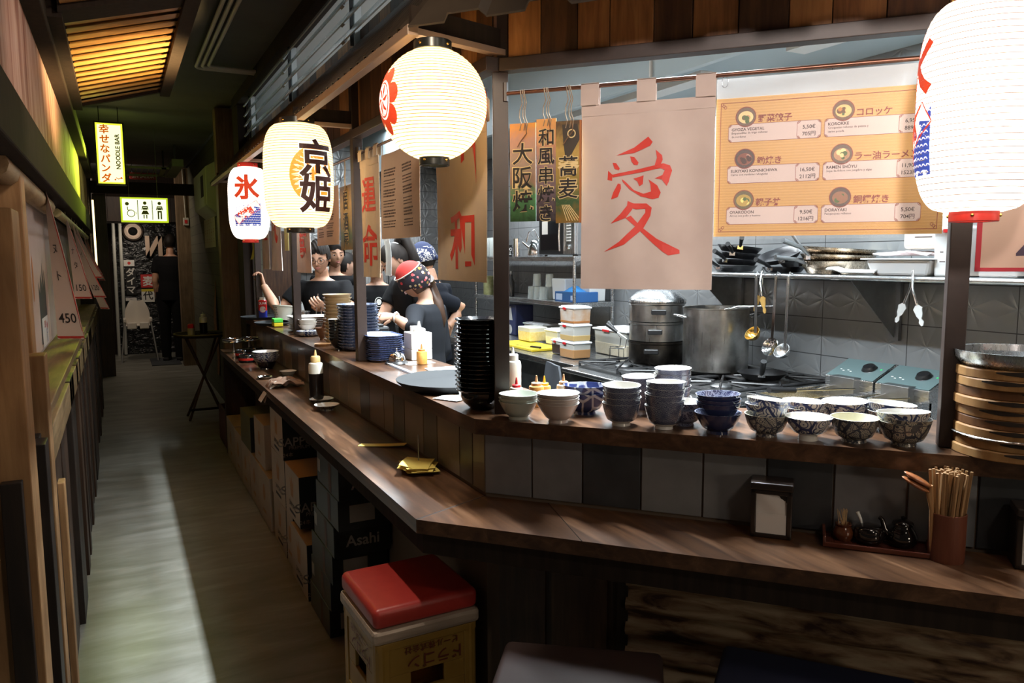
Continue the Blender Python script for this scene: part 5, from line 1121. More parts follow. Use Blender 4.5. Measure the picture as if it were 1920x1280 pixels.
# ------------------------------------------------------------------ crates and boxes under the ledge
m_bxk = mat('black carton', (.014, .015, .016), .35, noise=(6, (.022, .024, .024))); m_bxw = mat('white carton', (.44, .38, .3), .6, noise=(5, (.5, .43, .34))); m_bxt = mat('carton top', (.40, .28, .15), .7); m_bxg = mat('olive carton', (.12, .12, .05), .6)
m_silv = mat('silver print', (.42, .38, .35), .35, .5); m_gold = mat('gold print', (.42, .22, .08), .5)
def carton(label, x0, y0, z0, w, d, h, mf, ms, mt, kind, group):
    """w along the aisle, d depth; the long face looks into the aisle, the end toward the viewer"""
    b = thing('carton', label, 'box', (x0, y0, z0), random.uniform(-.012, .012), group)
    mb = MB(); mb.b2((0, 0, .001), (d, w, h)); mb.mi = [ms, ms, ms, ms, ms, ms]
    mats = [mf, ms, mt]; mb.mi = [2, 2, 1, 1, 1, 0]; mb.build('box', mats, b, bevel=.002)
    e = lambda a, q: (d*.5+a, -.0008, q); f_ = lambda a, q: (-.0008, w*.5-a, q)
    if kind == 'A':
        MB().mapped(at(txt('Asahi', .062, .02), .0, h*.52), e).build('lettering', m_silv, b)
        MB().mapped(rect(-.16, h*.35, -.115, h*.78), f_).build('label', m_silv, b); MB().mapped(rect(.02, h*.05, .06, h*.95), f_).build('side_stripe', mat('rust stripe', (.09, .035, .02), .5), b)
    if kind == 'B': MB().mapped(rect(-.07, h*.25, .03, h*.8), e).build('barcode_label', m_silv, b); MB().mapped(rect(.02, h*.05, .06, h*.95), f_).build('side_stripe', mat('rust stripe', (.09, .035, .02), .5), b)
    if kind == 'S':
        [MB().mapped(at(txt(*q), dx, h*k), e).build('lettering', m_silv, b) for q, dx, k in ((('SAPPORO', .062, .012), 0, .42), (('PREMIUM BEER', .026), 0, .28), (('24本', .026), -.09, .13))]
        mb = MB(); mb.mapped(poly([(-.03, h*.45), (.03, h*.45), (.045, h*.82), (.015, h*.7), (0, h*.9), (-.015, h*.7), (-.045, h*.82)]), f_); mb.build('logo', m_gold, b)
        MB().mapped(at(txt('SAPPORO', .035, .01), 0, h*.28), f_).build('lettering', m_ink, b); MB().mapped(rect(-.07, h*.1, .07, h*.16), f_).build('stripe', m_ink, b)
    if kind == 'W': MB().mapped(disc(0, h*.6, h*.13, 16, h*.16), f_).build('logo', m_gold, b); MB().mapped(rect(-.05, h*.2, .05, h*.27), f_).build('stripe', m_gold, b)
    return b
K1, K2 = 'black beer cartons', 'white beer cartons'
zz = 0
for k, (y, kd, lab) in enumerate(((2.99, 'B', 'black beer carton on the floor, lowest of the near pile'), (2.96, 'A', 'black beer carton, second from the floor in the near pile'), (2.92, 'B', 'black beer carton, third from the floor in the near pile'), (2.88, 'A', 'black beer carton with bright lettering in the middle of the near pile'), (2.82, 'B', 'black beer carton with a pale barcode label, second from the top'), (2.80, 'A', 'topmost black beer carton of the near pile'))):
    carton(lab, .695 if k < 4 else .70, y, zz, .345, .23, .125, m_bxk, m_bxk, m_bxk, kd, K1); zz += .126
carton('pale beer carton on the floor beside the near black pile', .69, 3.37, 0, .36, .23, .265, m_bxw, m_bxk, m_bxt, 'S', K2)
carton('pale beer carton with a black end, low in the second pile', .70, 3.62, 0, .30, .23, .285, m_bxw, m_bxk, m_bxt, 'S', K2) if False else None
carton('pale beer carton under the middle black-ended one', .705, 3.745, 0, .16, .23, .28, m_bxw, m_bxk, m_bxt, 'W', K2)
carton('middle black-ended beer carton, its tan top open to view', .70, 3.545, .282, .335, .23, .25, m_bxw, m_bxk, m_bxt, 'S', K2)
carton('floor carton under the tall black-ended beer cartons', .705, 3.93, 0, .36, .23, .26, m_bxw, m_bxk, m_bxt, 'S', K2)
carton('beer carton in the middle of the tall pile', .705, 3.92, .262, .36, .23, .26, m_bxw, m_bxk, m_bxt, 'S', K2)
carton('uppermost black-ended beer carton close under the ledge', .70, 3.91, .524, .37, .23, .235, m_bxw, m_bxk, m_bxt, 'S', K2)
carton('white floor carton with its tan top bare, beyond the tall pile', .70, 4.37, 0, .36, .23, .31, m_bxw, m_bxw, m_bxt, 'W', K2)
carton('next white floor carton beyond, second along the row', .70, 4.75, 0, .36, .23, .31, m_bxw, m_bxw, m_bxt, 'W', K2)
carton('white carton on the second row, beside the tall pile', .71, 4.55, .312, .36, .23, .27, m_bxw, m_bxw, m_bxt, 'W', K2)
carton('olive green carton on the upper row', .70, 5.02, .312, .40, .23, .23, m_bxg, m_bxk, m_bxg, 'N', K2)
carton('third white floor carton, under the olive one', .70, 5.13, 0, .33, .23, .31, m_bxw, m_bxw, m_bxt, 'W', K2)
carton('fourth white floor carton along the row', .70, 5.48, 0, .33, .23, .325, m_bxw, m_bxw, m_bxt, 'W', K2)
carton('farthest white floor carton, next to the dark red crate', .70, 5.83, 0, .45, .23, .325, m_bxw, m_bxw, m_bxt, 'W', K2)
rc = thing('bottle_crate', 'dark red plastic bottle crate at the far end under the bar', 'crate', (.72, 6.5, 0)); m_rcr = mat('dark red crate', (.10, .012, .014), .45)
mb = MB(); mb.b2((0, 0, 0), (.24, .48, .02)); mb.b2((0, 0, 0), (.02, .48, .3)); mb.b2((.22, 0, 0), (.24, .48, .3)); mb.b2((0, 0, 0), (.24, .02, .12)); mb.b2((0, 0, .24), (.24, .02, .3)); mb.b2((0, 0, 0), (.06, .02, .3)); mb.b2((.18, 0, 0), (.24, .02, .3)); mb.b2((0, .46, 0), (.24, .48, .3)); mb.build('crate', m_rcr, rc, bevel=.004)

# ------------------------------------------------------------------ crate stools
m_crate = mat('mustard crate plastic', (.34, .19, .035), .45, noise=(12, (.40, .24, .05)))
def crate(parent_label, loc, rz, w, d, z, h, m, group, text=True):
    c = thing('beer_crate', parent_label, 'crate', (loc[0], loc[1], z), rz, group); t = .012; mb = MB()
    for sg in (-1, 1):
        for (ax, L, W_) in ((0, w, d), (1, d, w)):
            def bx(a0, a1, z0, z1, out=0):
                p0, p1 = (W_/2-t-out)*sg, (W_/2+out)*sg
                if ax == 0: mb.b2((a0, min(p0, p1), z0), (a1, max(p0, p1), z1))
                else: mb.b2((min(p0, p1), a0, z0), (max(p0, p1), a1, z1))
            bx(-L/2, L/2, 0, h*.36); bx(-L/2, L/2, h*.58, h); bx(-L/2, -L*.17, h*.36, h*.58); bx(L*.17, L/2, h*.36, h*.58)
            for a in (-L*.42, L*.42): bx(a-.012, a+.012, .0, h*.94, .004)
            bx(-L/2, L/2, h-.022, h, .004); bx(-L/2, L/2, 0, .016, .003)
    mb.b2((-w/2, -d/2, .0), (w/2, d/2, .008)); 
    for sx in (-1, 1):
        for sy in (-1, 1): mb.cyl((sx*(w/2-.014), sy*(d/2-.014), 0), (sx*(w/2-.014), sy*(d/2-.014), h), .02, 12)
    mb.build('crate', m, c, bevel=.002)
    if text:
        r_ = PI
        for fn_, L in ((lambda a, b: (a, -d/2-.0052, b), w), (lambda a, b: (-w/2-.0052, -a, b), d)):
            MB().mapped(at(txt('ドラゴン', .045, .01), .02, h*.70, rot=r_), fn_).mapped(at(txt('ビール株式会社', .024, .012), .01, h*.86, rot=r_), fn_).build('lettering', mat('faded red print', (.16, .03, .015), .6), c)
    return c
def stool(label, loc, rz, w, d, zt, mseat, group, cl):
    crate(cl % 'lower', loc, rz, w, d, 0, .245, m_crate, 'beer crates used as stools'); crate(cl % 'upper', loc, rz, w, d, .247, .245, m_crate, 'beer crates used as stools')
    s_ = thing('stool_seat', label, 'seat', (loc[0], loc[1], .4925), rz, group)
    MB().b2((-w/2-.012, -d/2-.012, 0), (w/2+.012, d/2+.012, .043)).build('seat_board', wood('pale plywood edge', (.36, .27, .2), (.46, .36, .28), (.52, .42, .33), axis=0, sc=12), s_, bevel=.012)
    W2, D2 = w/2+.008, d/2+.008
    def cush(u, v):
        x, y = (u*2-1), (v*2-1); e = max(abs(x), abs(y)); return (x*W2, y*D2, .0)
    mb = MB().b2((-W2, -D2, .043), (W2, D2, zt-.4925)); o = mb.build('cushion', mseat, s_, bevel=.018, seg=4); o.data.polygons.foreach_set('use_smooth', [True]*len(o.data.polygons)); return s_
stool('red leatherette cushion on a board, topping the crate stool', (.722, 2.095), .03, .30, .30, .595, mat('red leatherette', (.36, .028, .022), .38, noise=(30, (.40, .036, .028))), 'seats on crates', 'mustard plastic beer crate under the red cushion, %s one')
stool('dark brown cushion on the crate stool at the bottom edge', (.877, 1.386), RAD(-37), .37, .30, .60, mat('dark brown leatherette', (.03, .018, .016), .6, spec=.2), 'seats on crates', 'mustard beer crate under the dark brown cushion, %s one')
stool('navy cushion on the crate stool at the bottom right', (1.287, 1.082), RAD(-50), .41, .34, .60, mat('navy leatherette', (.018, .022, .048), .6, spec=.25), 'seats on crates', 'mustard beer crate under the navy cushion, %s one')
# ------------------------------------------------------------------ cooking line
HS = .88
wt = thing('steel_worktop', 'long stainless worktop beyond the stove, crowded with food boxes', 'worktop', (0, 0, 0))
MB().b2((2.50, 4.02, HS-.04), (3.34, 7.6, HS)).build('top', m_steel, wt, bevel=.003); MB().b2((2.56, 4.04, .1), (3.30, 7.55, HS-.04)).build('cabinet', m_steeld, wt); MB().b2((3.32, 4.02, HS), (3.345, 7.6, HS+.06)).build('upstand', m_steel, wt)
st = thing('gas_range', 'stainless gas range with black pan supports', 'stove', (0, 0, 0))
MB().b2((2.46, 2.66, .1), (3.34, 3.98, HS-.03)).build('body', m_blackmat, st); MB().b2((2.40, 2.64, HS-.03), (3.34, 4.0, HS-.005)).build('hob_top', m_steel, st, bevel=.006)
MB().b2((2.50, 2.70, HS-.005), (3.30, 3.96, HS+.004)).build('drip_tray', m_blackmat, st)
m_iron = mat('black cast iron', (.012, .012, .013), .4)
for i in range(2):
    for j in range(3):
        cx, cy = 2.70+i*.40, 2.92+j*.42; mb = MB()
        for (a, b) in (((-.19, -.20), (.19, -.20)), ((.19, -.20), (.19, .20)), ((.19, .20), (-.19, .20)), ((-.19, .20), (-.19, -.20))): mb.tube([(cx+a[0], cy+a[1], HS+.028), (cx+b[0], cy+b[1], HS+.028)], .009, 6)
        for k in range(8):
            a = k*PI/4; r1 = .19/max(abs(math.cos(a)), abs(math.sin(a))); mb.tube([(cx+.05*math.cos(a), cy+.05*math.sin(a), HS+.036), (cx+r1*.98*math.cos(a), cy+r1*.98*math.sin(a), HS+.030)], .007, 6)
        for (sx, sy) in ((-.19, -.2), (.19, -.2), (.19, .2), (-.19, .2)): mb.cyl((cx+sx, cy+sy, HS), (cx+sx, cy+sy, HS+.028), .008, 6)
        mb.build('pan_support', m_iron, st, smooth=50); MB().lathe([(.055, 0), (.055, .014), (.045, .02), (0, .022)], 24, M=Matrix.Translation((cx, cy, HS+.003))).build('burner', m_steeld, st, smooth=40)
for k in range(5): MB().lathe([(.025, 0), (.025, .018), (.018, .03), (0, .03)], 16, M=Matrix.Translation((2.46, 2.8+k*.25, .79)) @ Matrix.Rotation(-PI/2, 4, 'Y')).build('knob', m_black, st, smooth=40)
ZB = HS+.038
pt_ = thing('stock_pot', 'tall dented stainless stockpot on the range', 'pot', (2.95, 3.245, ZB))
m_pot = steel('worn pot steel', (.52, .52, .51), .3, 2, .8, (.26, .25, .23))
MB().lathe([(0, 0), (.165, 0), (.175, .008), (.178, .03), (.178, .345), (.183, .348), (.183, .354), (.174, .352), (.174, .01), (0, .01)], 64).build('pot', m_pot, pt_, smooth=40)
for s_ in (1, -1):
    a = RAD(-28)+(PI if s_ < 0 else 0); c_, q = math.cos(a), math.sin(a); pts = [(.176, -.05, .30), (.225, -.05, .30), (.235, 0, .30), (.225, .05, .30), (.176, .05, .30)]
    MB().tube([(x*c_-y*q, x*q+y*c_, z+.01*(x > .2)) for x, y, z in pts], .007, 8).build('handle', m_chrome, pt_, smooth=60)
MB().tube([(-.02, .05, .33), (.10, -.08, .357), (.27, -.20, .362)], [.012, .009, .006], 8).build('ladle_handle', m_chrome, pt_, smooth=60) if False else None
o = MB().tube([(2.93, 3.29, ZB+.30), (3.02, 3.15, ZB+.358), (3.13, 3.0, ZB+.366)], [.02, .009, .006], 8).build('ladle', m_chrome, smooth=60); tag(o, 'steel ladle resting across the rim of the stockpot', 'ladle')
sm = thing('steel_steamer', 'three tier steel steamer with domed lid left of the stockpot', 'steamer', (2.86, 3.655, ZB))
m_burnt = steel('scorched steel', (.10, .085, .07), .35, 2, .8, (.03, .026, .024))
MB().lathe([(0, 0), (.15, 0), (.165, .02), (.165, .12), (.17, .125), (.17, .135), (.16, .135)], 56).build('base_tier', m_burnt, sm, smooth=40)
for k in range(2): MB().lathe([(.155, .135+k*.115), (.163, .14+k*.115), (.163, .235+k*.115), (.17, .24+k*.115), (.17, .25+k*.115), (.157, .25+k*.115)], 56).build('tier', m_pot, sm, smooth=40)
MB().lathe([(.168, .365), (.172, .368), (.172, .378), (.155, .395), (.12, .425), (.06, .445), (0, .45)], 56).build('lid', m_steelx, sm, smooth=50)
for k in range(3):
    a = math.atan2(-3.655, -2.86); z = .07+k*.115; M = Matrix.Rotation(a+.0, 4, 'Z'); MB().box((.178, .02*k-.03, z+.015), (.03, .085, .03), M=M).build('handle', m_black, sm, bevel=.006)
fp = thing('frying_pan', 'small black frying pan on the front right burner', 'pan', (2.955, 2.895, ZB), .2)
MB().lathe([(0, 0), (.09, 0), (.122, .032), (.126, .034), (.12, .032), (.088, .004), (0, .004)], 44).build('pan', m_iron, fp, smooth=40); MB().tube([(-.10, -.06, .028), (-.13, -.085, .06), (-.16, -.11, .115)], [.008, .013, .015], 10).build('handle', m_black, fp, smooth=60); MB().box((-.108, -.067, .032), (.02, .03, .015)).build('bracket', m_chrome, fp)
for k, (x, y) in enumerate(((2.66, 3.80), (2.74, 3.66), (2.62, 3.72))):
    b = thing('noodle_strainer', ['black handled wire lifter leaning over the range, leftmost', 'black handled wire lifter over the range, rearmost', 'black handled wire lifter over the range, middle one'][k], 'strainer', (x, y, ZB), .3*k, 'wire lifters on the range')
    MB().tube([(.0, -.04, .03), (0, -.04, .09), (0, .05, .09), (0, .05, .03)], .0025, 6).tube([(0, .0, .09), (0, -.05, .10), (0, -.06, .15), (0, .0, .19)], .003, 6).build('wire', m_chrome, b); MB().tube([(0, -.0, .188), (0, .07, .235)], [.010, .013], 10).build('handle', m_black, b, smooth=50)
# fryer
fy = thing('double_fryer', 'double countertop fryer with teal control panels', 'fryer', (0, 0, 0)); m_teal = mat('teal control panel', (.10, .15, .155), .4)
for k, (ya, yb) in enumerate(((2.03, 2.295), (2.305, 2.57))):
    mb = MB(); z0, z1 = .79, .93
    mb.b2((2.55, ya, z0), (3.06, ya+.012, z1)); mb.b2((2.55, yb-.012, z0), (3.06, yb, z1)); mb.b2((2.55, ya, z0), (2.565, yb, z1)); mb.b2((2.55, ya, z0), (3.06, yb, z0+.01)); mb.b2((2.54, ya-.003, z1-.004), (3.06, yb+.003, z1+.002)) if False else None
    mb.b2((2.53, ya-.003, z1-.006), (2.575, yb+.003, z1)); mb.b2((2.53, ya-.003, z1-.006), (3.06, ya+.02, z1)); mb.b2((2.53, yb-.02, z1-.006), (3.06, yb+.003, z1)); mb.build('tank', m_steel, fy, bevel=.002)
    MB().b2((2.566, ya+.012, z0+.08), (3.05, yb-.012, z0+.085)).build('oil', mat('fryer oil', (.18, .13, .06), .08), fy)
    mb = MB(); mb.add([(3.04, ya, .84), (3.04, yb, .84), (3.22, yb, .84), (3.22, ya, .84), (3.04, ya, .975), (3.04, yb, .975), (3.20, yb, 1.045), (3.20, ya, 1.045)], [(0, 1, 2, 3), (0, 4, 5, 1), (1, 5, 6, 2), (2, 6, 7, 3), (3, 7, 4, 0), (4, 7, 6, 5)]); mb.build('control_head', m_steel, fy, bevel=.003)
    M = Matrix.Translation((3.12, (ya+yb)/2, 1.0115)) @ Matrix.Rotation(RAD(-23.6), 4, 'Y')
    MB().box((0, 0, 0), (.168, .255, .003), 0, M).build('control_panel', m_teal, fy); MB().lathe([(.034, 0), (.034, .008), (.026, .02), (0, .021)], 28, M=M @ Matrix.Translation((.01, -.045, .001))).build('knob', m_black, fy, smooth=40); MB().lathe([(.036, 0), (.036, .004), (.03, .005)], 28, M=M @ Matrix.Translation((.01, -.045, .001))).build('knob_ring', m_chrome, fy, smooth=40)
    mb = MB(); mb.box((.02, -.1, .002), (.008, .008, .002), 0, M)
    for j in range(4): mb.box((-.03+.01*(j % 2), .03+j*.02, .002), (.004, .01, .001), 1, M)
    mb.build('indicator', [mat('green light', (.02, .3, .08), .4, emit=(.05, .8, .2), es=.6), m_white], fy)
    MB().b2((3.0, ya+.07, .89), (3.055, yb-.06, .985)).build('heating_box', m_steeld, fy, bevel=.003)
    bk = thing('fryer_basket', 'wire fryer basket handle lying over the %s fryer tank' % ['right', 'left'][k], 'basket', (2.75, (ya+yb)/2, .9)); MB().tube([(.25, .05, .04), (.05, -.01, .045), (-.15, -.04, .06)], .004, 6).tube([(.25, -.07, .04), (.05, -.03, .045), (-.15, -.04, .06)], .004, 6).build('wire', m_chrome, bk); MB().tube([(-.1, -.035, .056), (-.27, -.05, .075)], .013, 10).build('grip', m_black, bk, smooth=50)
MB().b2((2.55, 1.2, .1), (3.34, 2.63, .785)).build('x') if False else None
cb = thing('base_cabinet', 'stainless base cabinet under the fryers', 'cabinet', (0, 0, 0)); MB().b2((2.52, .9, .05), (3.34, 2.62, .77)).build('carcass', m_steeld, cb); MB().b2((2.48, .9, .77), (3.34, 2.63, .79)).build('top', m_steel, cb)

# ------------------------------------------------------------------ wall shelf with pans
ZS = 1.462
ws = thing('wall_shelf', 'steel wall shelf with pans, tubs and a hanging rail', 'shelf', (0, 0, 0))
MB().b2((2.99, .6, ZS-.02), (3.345, 3.62, ZS)).build('board', m_steel, ws); MB().tube([(2.975, .6, ZS-.012), (2.975, 3.62, ZS-.012)], .012, 12).build('rail', m_steel, ws, smooth=50)
for y in (1.25, 2.42, 3.47):
    mb = MB(); mb.add([(3.0, y-.002, ZS-.02), (3.34, y-.002, ZS-.02), (3.34, y-.002, ZS-.32), (3.0, y+.002, ZS-.02), (3.34, y+.002, ZS-.02), (3.34, y+.002, ZS-.32)], [(0, 1, 2), (3, 5, 4), (0, 2, 5, 3), (0, 3, 4, 1), (1, 4, 5, 2)]); mb.b2((3.325, y-.025, ZS-.32), (3.345, y+.025, ZS-.02)); mb.build('bracket', m_steeld, ws)
m_pan = mat('black non-stick', (.014, .014, .016), .35); m_pansteel = steel('stained pan steel', (.55, .47, .38), .28, 2, .6, (.3, .22, .15))
def pan(label, loc, r, h, hang, m, mh, rot=(0, 0, 0), hl=.17, lift=.04, grp='pans on the wall shelf'):
    p_ = thing('frying_pan', label, 'pan', loc, group=grp, rot=rot)
    MB().lathe([(0, 0), (r*.78, 0), (r, h), (r*1.02, h), (r*.97, h-.002), (r*.75, .004), (0, .004)], 40).build('pan', m, p_, smooth=40)
    c_, q = math.cos(hang), math.sin(hang); MB().tube([(r*.95*c_, r*.95*q, h*.75), ((r+.06)*c_, (r+.06)*q, h+lift*.5), ((r+hl)*c_, (r+hl)*q, h+lift)], [.007, .010, .013], 10).build('handle', mh, p_, smooth=60)
    MB().box((r*1.0*c_, r*1.0*q, h*.7), (.018, .03, .02), rot=(0, 0, hang)).build('bracket', m_chrome, p_)
aw = PI*1.12
for k in range(4): pan('black frying pan, %s of the leftmost pile on the wall shelf' % ordinal(3-k, 4), (3.13+.01*k, 3.30, ZS+.003+k*.036), .125, .034, aw+.25*k-.3, m_pan, m_black, rot=(.02*k, .03*k, 0), hl=.13)
pan('black pan tipped toward the viewer between the left pile and the large steel pans', (3.10, 2.93, ZS+.075), .115, .03, PI*1.25, m_pan, m_black, rot=(0, RAD(-22), 0), hl=.12)
pan('black pan lying flat under the tipped black pan', (3.12, 2.93, ZS+.003), .11, .03, PI*1.05, m_pan, m_black, hl=.13)
pan('black pan with a steel handle leaning on the flat black pan', (3.13, 2.84, ZS+.04), .10, .03, PI*1.35, m_pan, m_steeld, rot=(0, RAD(-6), 0), hl=.13)
for k in range(3): pan('large stained steel frying pan, %s of three nested' % ordinal(2-k, 3), (3.15, 2.62, ZS+.003+k*.032), .175, .06, PI*[.93, .97, .78][k], m_pansteel, m_steeld, rot=(.03*k, .02*k, 0), hl=.17, lift=[.02, .06, .14][k], grp='steel pans on the wall shelf')
m_tub = mat('frosty white plastic', (.78, .80, .82), .35)
tb = thing('food_tray', 'white plastic tray of cloths on the wall shelf', 'tray', (3.13, 2.19, ZS)); MB().box((0, 0, .035), (.22, .27, .07), taper=1.16).build('tub', m_tub, tb, bevel=.012); MB().box((0, 0, .073), (.29, .34, .006)).build('lip', m_tub, tb, bevel=.003)
o = MB().sheet(24, 24, lambda u, v: ((u-.5)*.2, (v-.5)*.26, .012+.02*abs(math.sin(u*9+v*4))*(1-abs(v-.5))), .004).build('check_cloth', mat('pink check cloth', (.62, .45, .44), .9, noise=(40, (.78, .70, .68))), smooth=70, loc=(3.13, 2.20, ZS+.076)); tag(o, 'pinkish check cloth bundled in the white tray', 'cloth')
jc = thing('plastic_canister', 'milky plastic canister lying on the cloths on the wall shelf', 'canister', (3.16, 2.13, ZS+.115)); MB().b2((-.07, -.11, 0), (.07, .10, .15)).build('body', mat('milky plastic', (.66, .68, .66), .3, noise=(5, (.6, .55, .42))), jc, bevel=.02, seg=4); MB().mapped(rect(-.04, .05, .04, .055), lambda a, b: (-.0705, -a, b)).mapped(rect(-.04, .08, .0, .085), lambda a, b: (-.0705, -a, b)).build('lettering', m_grey, jc)
def tub(label, loc, w, d, h, m, lid=True, fill=None, grp='white tubs on the wall shelf', red=True, rz=0):
    t_ = thing('food_box', label, 'box', loc, rz, grp); MB().box((0, 0, h/2), (d, w, h), taper=1.07).build('box', m, t_, bevel=.008)
    if fill: MB().box((0, 0, h*fill[1]/2+.002), (d*1.012, w*1.012, h*fill[1]), taper=1+.07*fill[1]).build('contents', fill[0], t_, bevel=.006)
    if lid:
        MB().box((0, 0, h+.004), (d*1.14, w*1.14, .012)).box((0, 0, h+.012), (d*.98, w*.98, .008)).build('lid', m_tub, t_, bevel=.004)
        if red: MB().box((-d*.575, w*.1, h-.002), (.006, w*.22, .016)).build('clip', m_rc, t_, bevel=.002)
    return t_
t_ = tub('square white food tub just left of the right post on the wall shelf', (3.11, 1.965, ZS), .14, .16, .19, m_tub)
MB().mapped(rect(-.045, .135, .0, .147), lambda a, b: (-.0835, -a, b)).build('red_label', m_rc, t_); MB().mapped(rect(.0, .07, .05, .1), lambda a, b: (-.0835, -a, b)).build('paper_label', m_white, t_); MB().mapped(rect(-.045, .10, -.03, .104), lambda a, b: (-.0835, -a, b)).mapped(rect(-.045, .06, -.02, .064), lambda a, b: (-.0835, -a, b)).build('lettering', m_grey, t_)
tub('tall white food tub right of the post on the wall shelf', (3.13, 1.78, ZS), .15, .18, .24, m_tub); tub('lower white tub behind the price card on the wall shelf', (3.12, 1.56, ZS), .22, .2, .19, m_tub)
o = MB().sheet(10, 6, lambda u, v: ((u-.5)*.06, (v-.5)*.26, .012+.012*math.sin(u*3)+(.012 if v > .75 else 0)), .006).build('white_scraper', m_white, smooth=50, loc=(3.02, 2.42, ZS)); tag(o, 'white plastic scraper lying on the shelf edge before the steel pans', 'scraper')
# hanging utensils
def hung(label, y, L, kind, m, sway=0, off=0):
    u_ = thing('hanging_'+kind, label, kind, (2.958, y, ZS-.012), 0, 'utensils hung from the shelf rail', rot=(sway, 0, 0))
    MB().tube([(.012, 0, -.012), (.022, 0, .012), (0, 0, .020), (-.012, 0, .0), (-.010, 0, -.05)], .004, 6).build('hook', m, u_)
    MB().box((-.010, 0, -L/2), (.004, .018, L)).build('handle', m, u_, bevel=.001)
    if kind == 'ladle': MB().lathe([(0, -.034), (.025, -.028), (.04, -.008), (.043, .006), (.041, .006), (.036, -.008), (.02, -.026), (0, -.031)], 28, M=Matrix.Translation((-.03, 0, -L-.0)) @ Matrix.Rotation(RAD(-50), 4, 'Y')).build('cup', m if off == 0 else m_brass, u_, smooth=50)
    else:
        mb = MB(); mb.lathe([(0, -.008), (.03, -.005), (.05, .004), (.048, .006), (.028, -.002), (0, -.005)], 32, M=Matrix.Translation((-.02, 0, -L-.03)) @ Matrix.Rotation(RAD(-68), 4, 'Y')); mb.build('disc', m, u_, smooth=50)
        mb = MB()
        for k in range(30): a, r_ = k*2.4, .044*math.sqrt((k+.5)/30); mb.lathe([(.0032, 0), (0, .0002)], 6, M=Matrix.Translation((-.02, 0, -L-.03)) @ Matrix.Rotation(RAD(-68), 4, 'Y') @ Matrix.Translation((r_*math.cos(a), r_*math.sin(a), .0065)))
        mb.build('hole_pattern', m_blackmat, u_)
    return u_
hung('brass coloured ladle, leftmost utensil hanging from the shelf rail', 2.95, .30, 'ladle', m_steeld, -.02, 1); hung('perforated skimmer hanging from the shelf rail', 2.815, .33, 'skimmer', m_chrome, .04); hung('large steel ladle, rightmost utensil hanging from the shelf rail', 2.735, .37, 'ladle', m_steelx, .02)
def tongs(label, y, m2, spread):
    t_ = thing('kitchen_tongs', label, 'tongs', (2.958, y, ZS-.0), 0, 'tongs on the shelf rail')
    for s_ in (-1, 1):
        a = Vector((.006*s_-.004+(.035 if s_ > 0 else -.012), 0, .022)); tip = Vector((a.x-.01*(s_ < 0)+.03*(s_ > 0)*0, spread*s_*.5+.02*s_, -.20)); mid = a.lerp(tip, .62)
        MB().tube([(0.01, 0, .024), tuple(a.lerp(mid, .5)), tuple(mid)], [.005, .006, .006], 8).build('arm', m_chrome, t_, smooth=60)
        d_ = (tip-mid).normalized(); R_ = Vector((0, 0, -1)).rotation_difference(d_).to_matrix().to_4x4()
        mb = MB(); pts = [(0, .006)]+[(-.015*k, .012+.006*math.sin(k*1.1)+(.003 if k % 2 else -.001)) for k in range(1, 6)]+[(-.09, .004)]
        vs = [(-.003, w, z) for z, w in pts]+[(-.003, -w, z) for z, w in pts]; n_ = len(pts); vs += [(v[0]+.004, v[1], v[2]) for v in vs]
        fs = [(i, i+1, n_+i+1, n_+i) for i in range(n_-1)]; fs += [tuple(q+2*n_ for q in f[::-1]) for f in fs]; mb.add(vs, fs, M=Matrix.Translation(mid) @ R_); mb.build('tip', m2, t_)
tongs('tongs with amber tips over the rail, beside the stockpot', 2.93, mat('amber tip', (.4, .24, .07), .35), .10); tongs('tongs with translucent tips over the rail, left of the right post', 2.085, mat('clear grey tip', (.45, .46, .46), .3), .13)
o = MB().box((0, 0, 0), (.014, .05, .022)).build('rail_clip', m_chrome, bevel=.003, loc=(2.972, 2.475, ZS-.012)); tag(o, 'steel clip on the shelf rail', 'clip')

# ------------------------------------------------------------------ steel shelving at the back, with microwave and glasses
sh = thing('steel_shelving', 'two tier steel shelving over the far worktop', 'shelving', (0, 0, 0)); YA, YB = 4.75, 6.5
for z in (1.555, 1.215): mb = MB().b2((2.955, YA, z-.035), (3.315, YB, z)); mb.build('tier', m_steel, sh, bevel=.002)
for x in (2.968, 3.305):
    for y in (YA+.012, YB-.012): MB().cyl((x, y, HS), (x, y, 1.56), .0125, 12).build('upright', m_steel, sh, smooth=50)
mw = thing('microwave_oven', 'black and steel microwave oven on the upper steel shelf', 'microwave', (2.975, 5.06, 1.557)); 
MB().b2((.02, -.29, .012), (.34, .24, .30)).build('housing', m_steeld, mw, bevel=.006); MB().b2((0, -.12, .016), (.02, .24, .296)).build('door', m_black, mw, bevel=.004); MB().b2((-.002, -.07, .05), (.002, .21, .26)).build('window', mat('dark oven glass', (.012, .012, .014), .08), mw)
MB().tube([(-.018, -.105, .04), (-.024, -.105, .15), (-.018, -.105, .27)], .008, 8).build('handle', m_chrome, mw, smooth=60); mb = MB().b2((0, -.285, .016), (.02, -.125, .296)); 
mb.build('control_panel', m_steelx, mw, bevel=.003); mb = MB()
for k in range(7): mb.b2((-.002, -.235, .11+k*.022), (.001, -.175, .122+k*.022), 0)
mb.build('button', m_white, mw); MB().lathe([(.02, 0), (.018, .015), (0, .016)], 20, M=Matrix.Translation((0, -.205, .07)) @ Matrix.Rotation(-PI/2, 4, 'Y')).build('dial', m_chrome, mw, smooth=40); MB().mapped(rect(.10, .17, .19, .27), lambda a, b: (-.0025, a, b)).build('sticker', m_paper, mw)
for x in (.04, .3):
    for y in (-.25, .2): MB().cyl((x, y, 0), (x, y, .014), .012, 10).build('foot', m_black, mw)
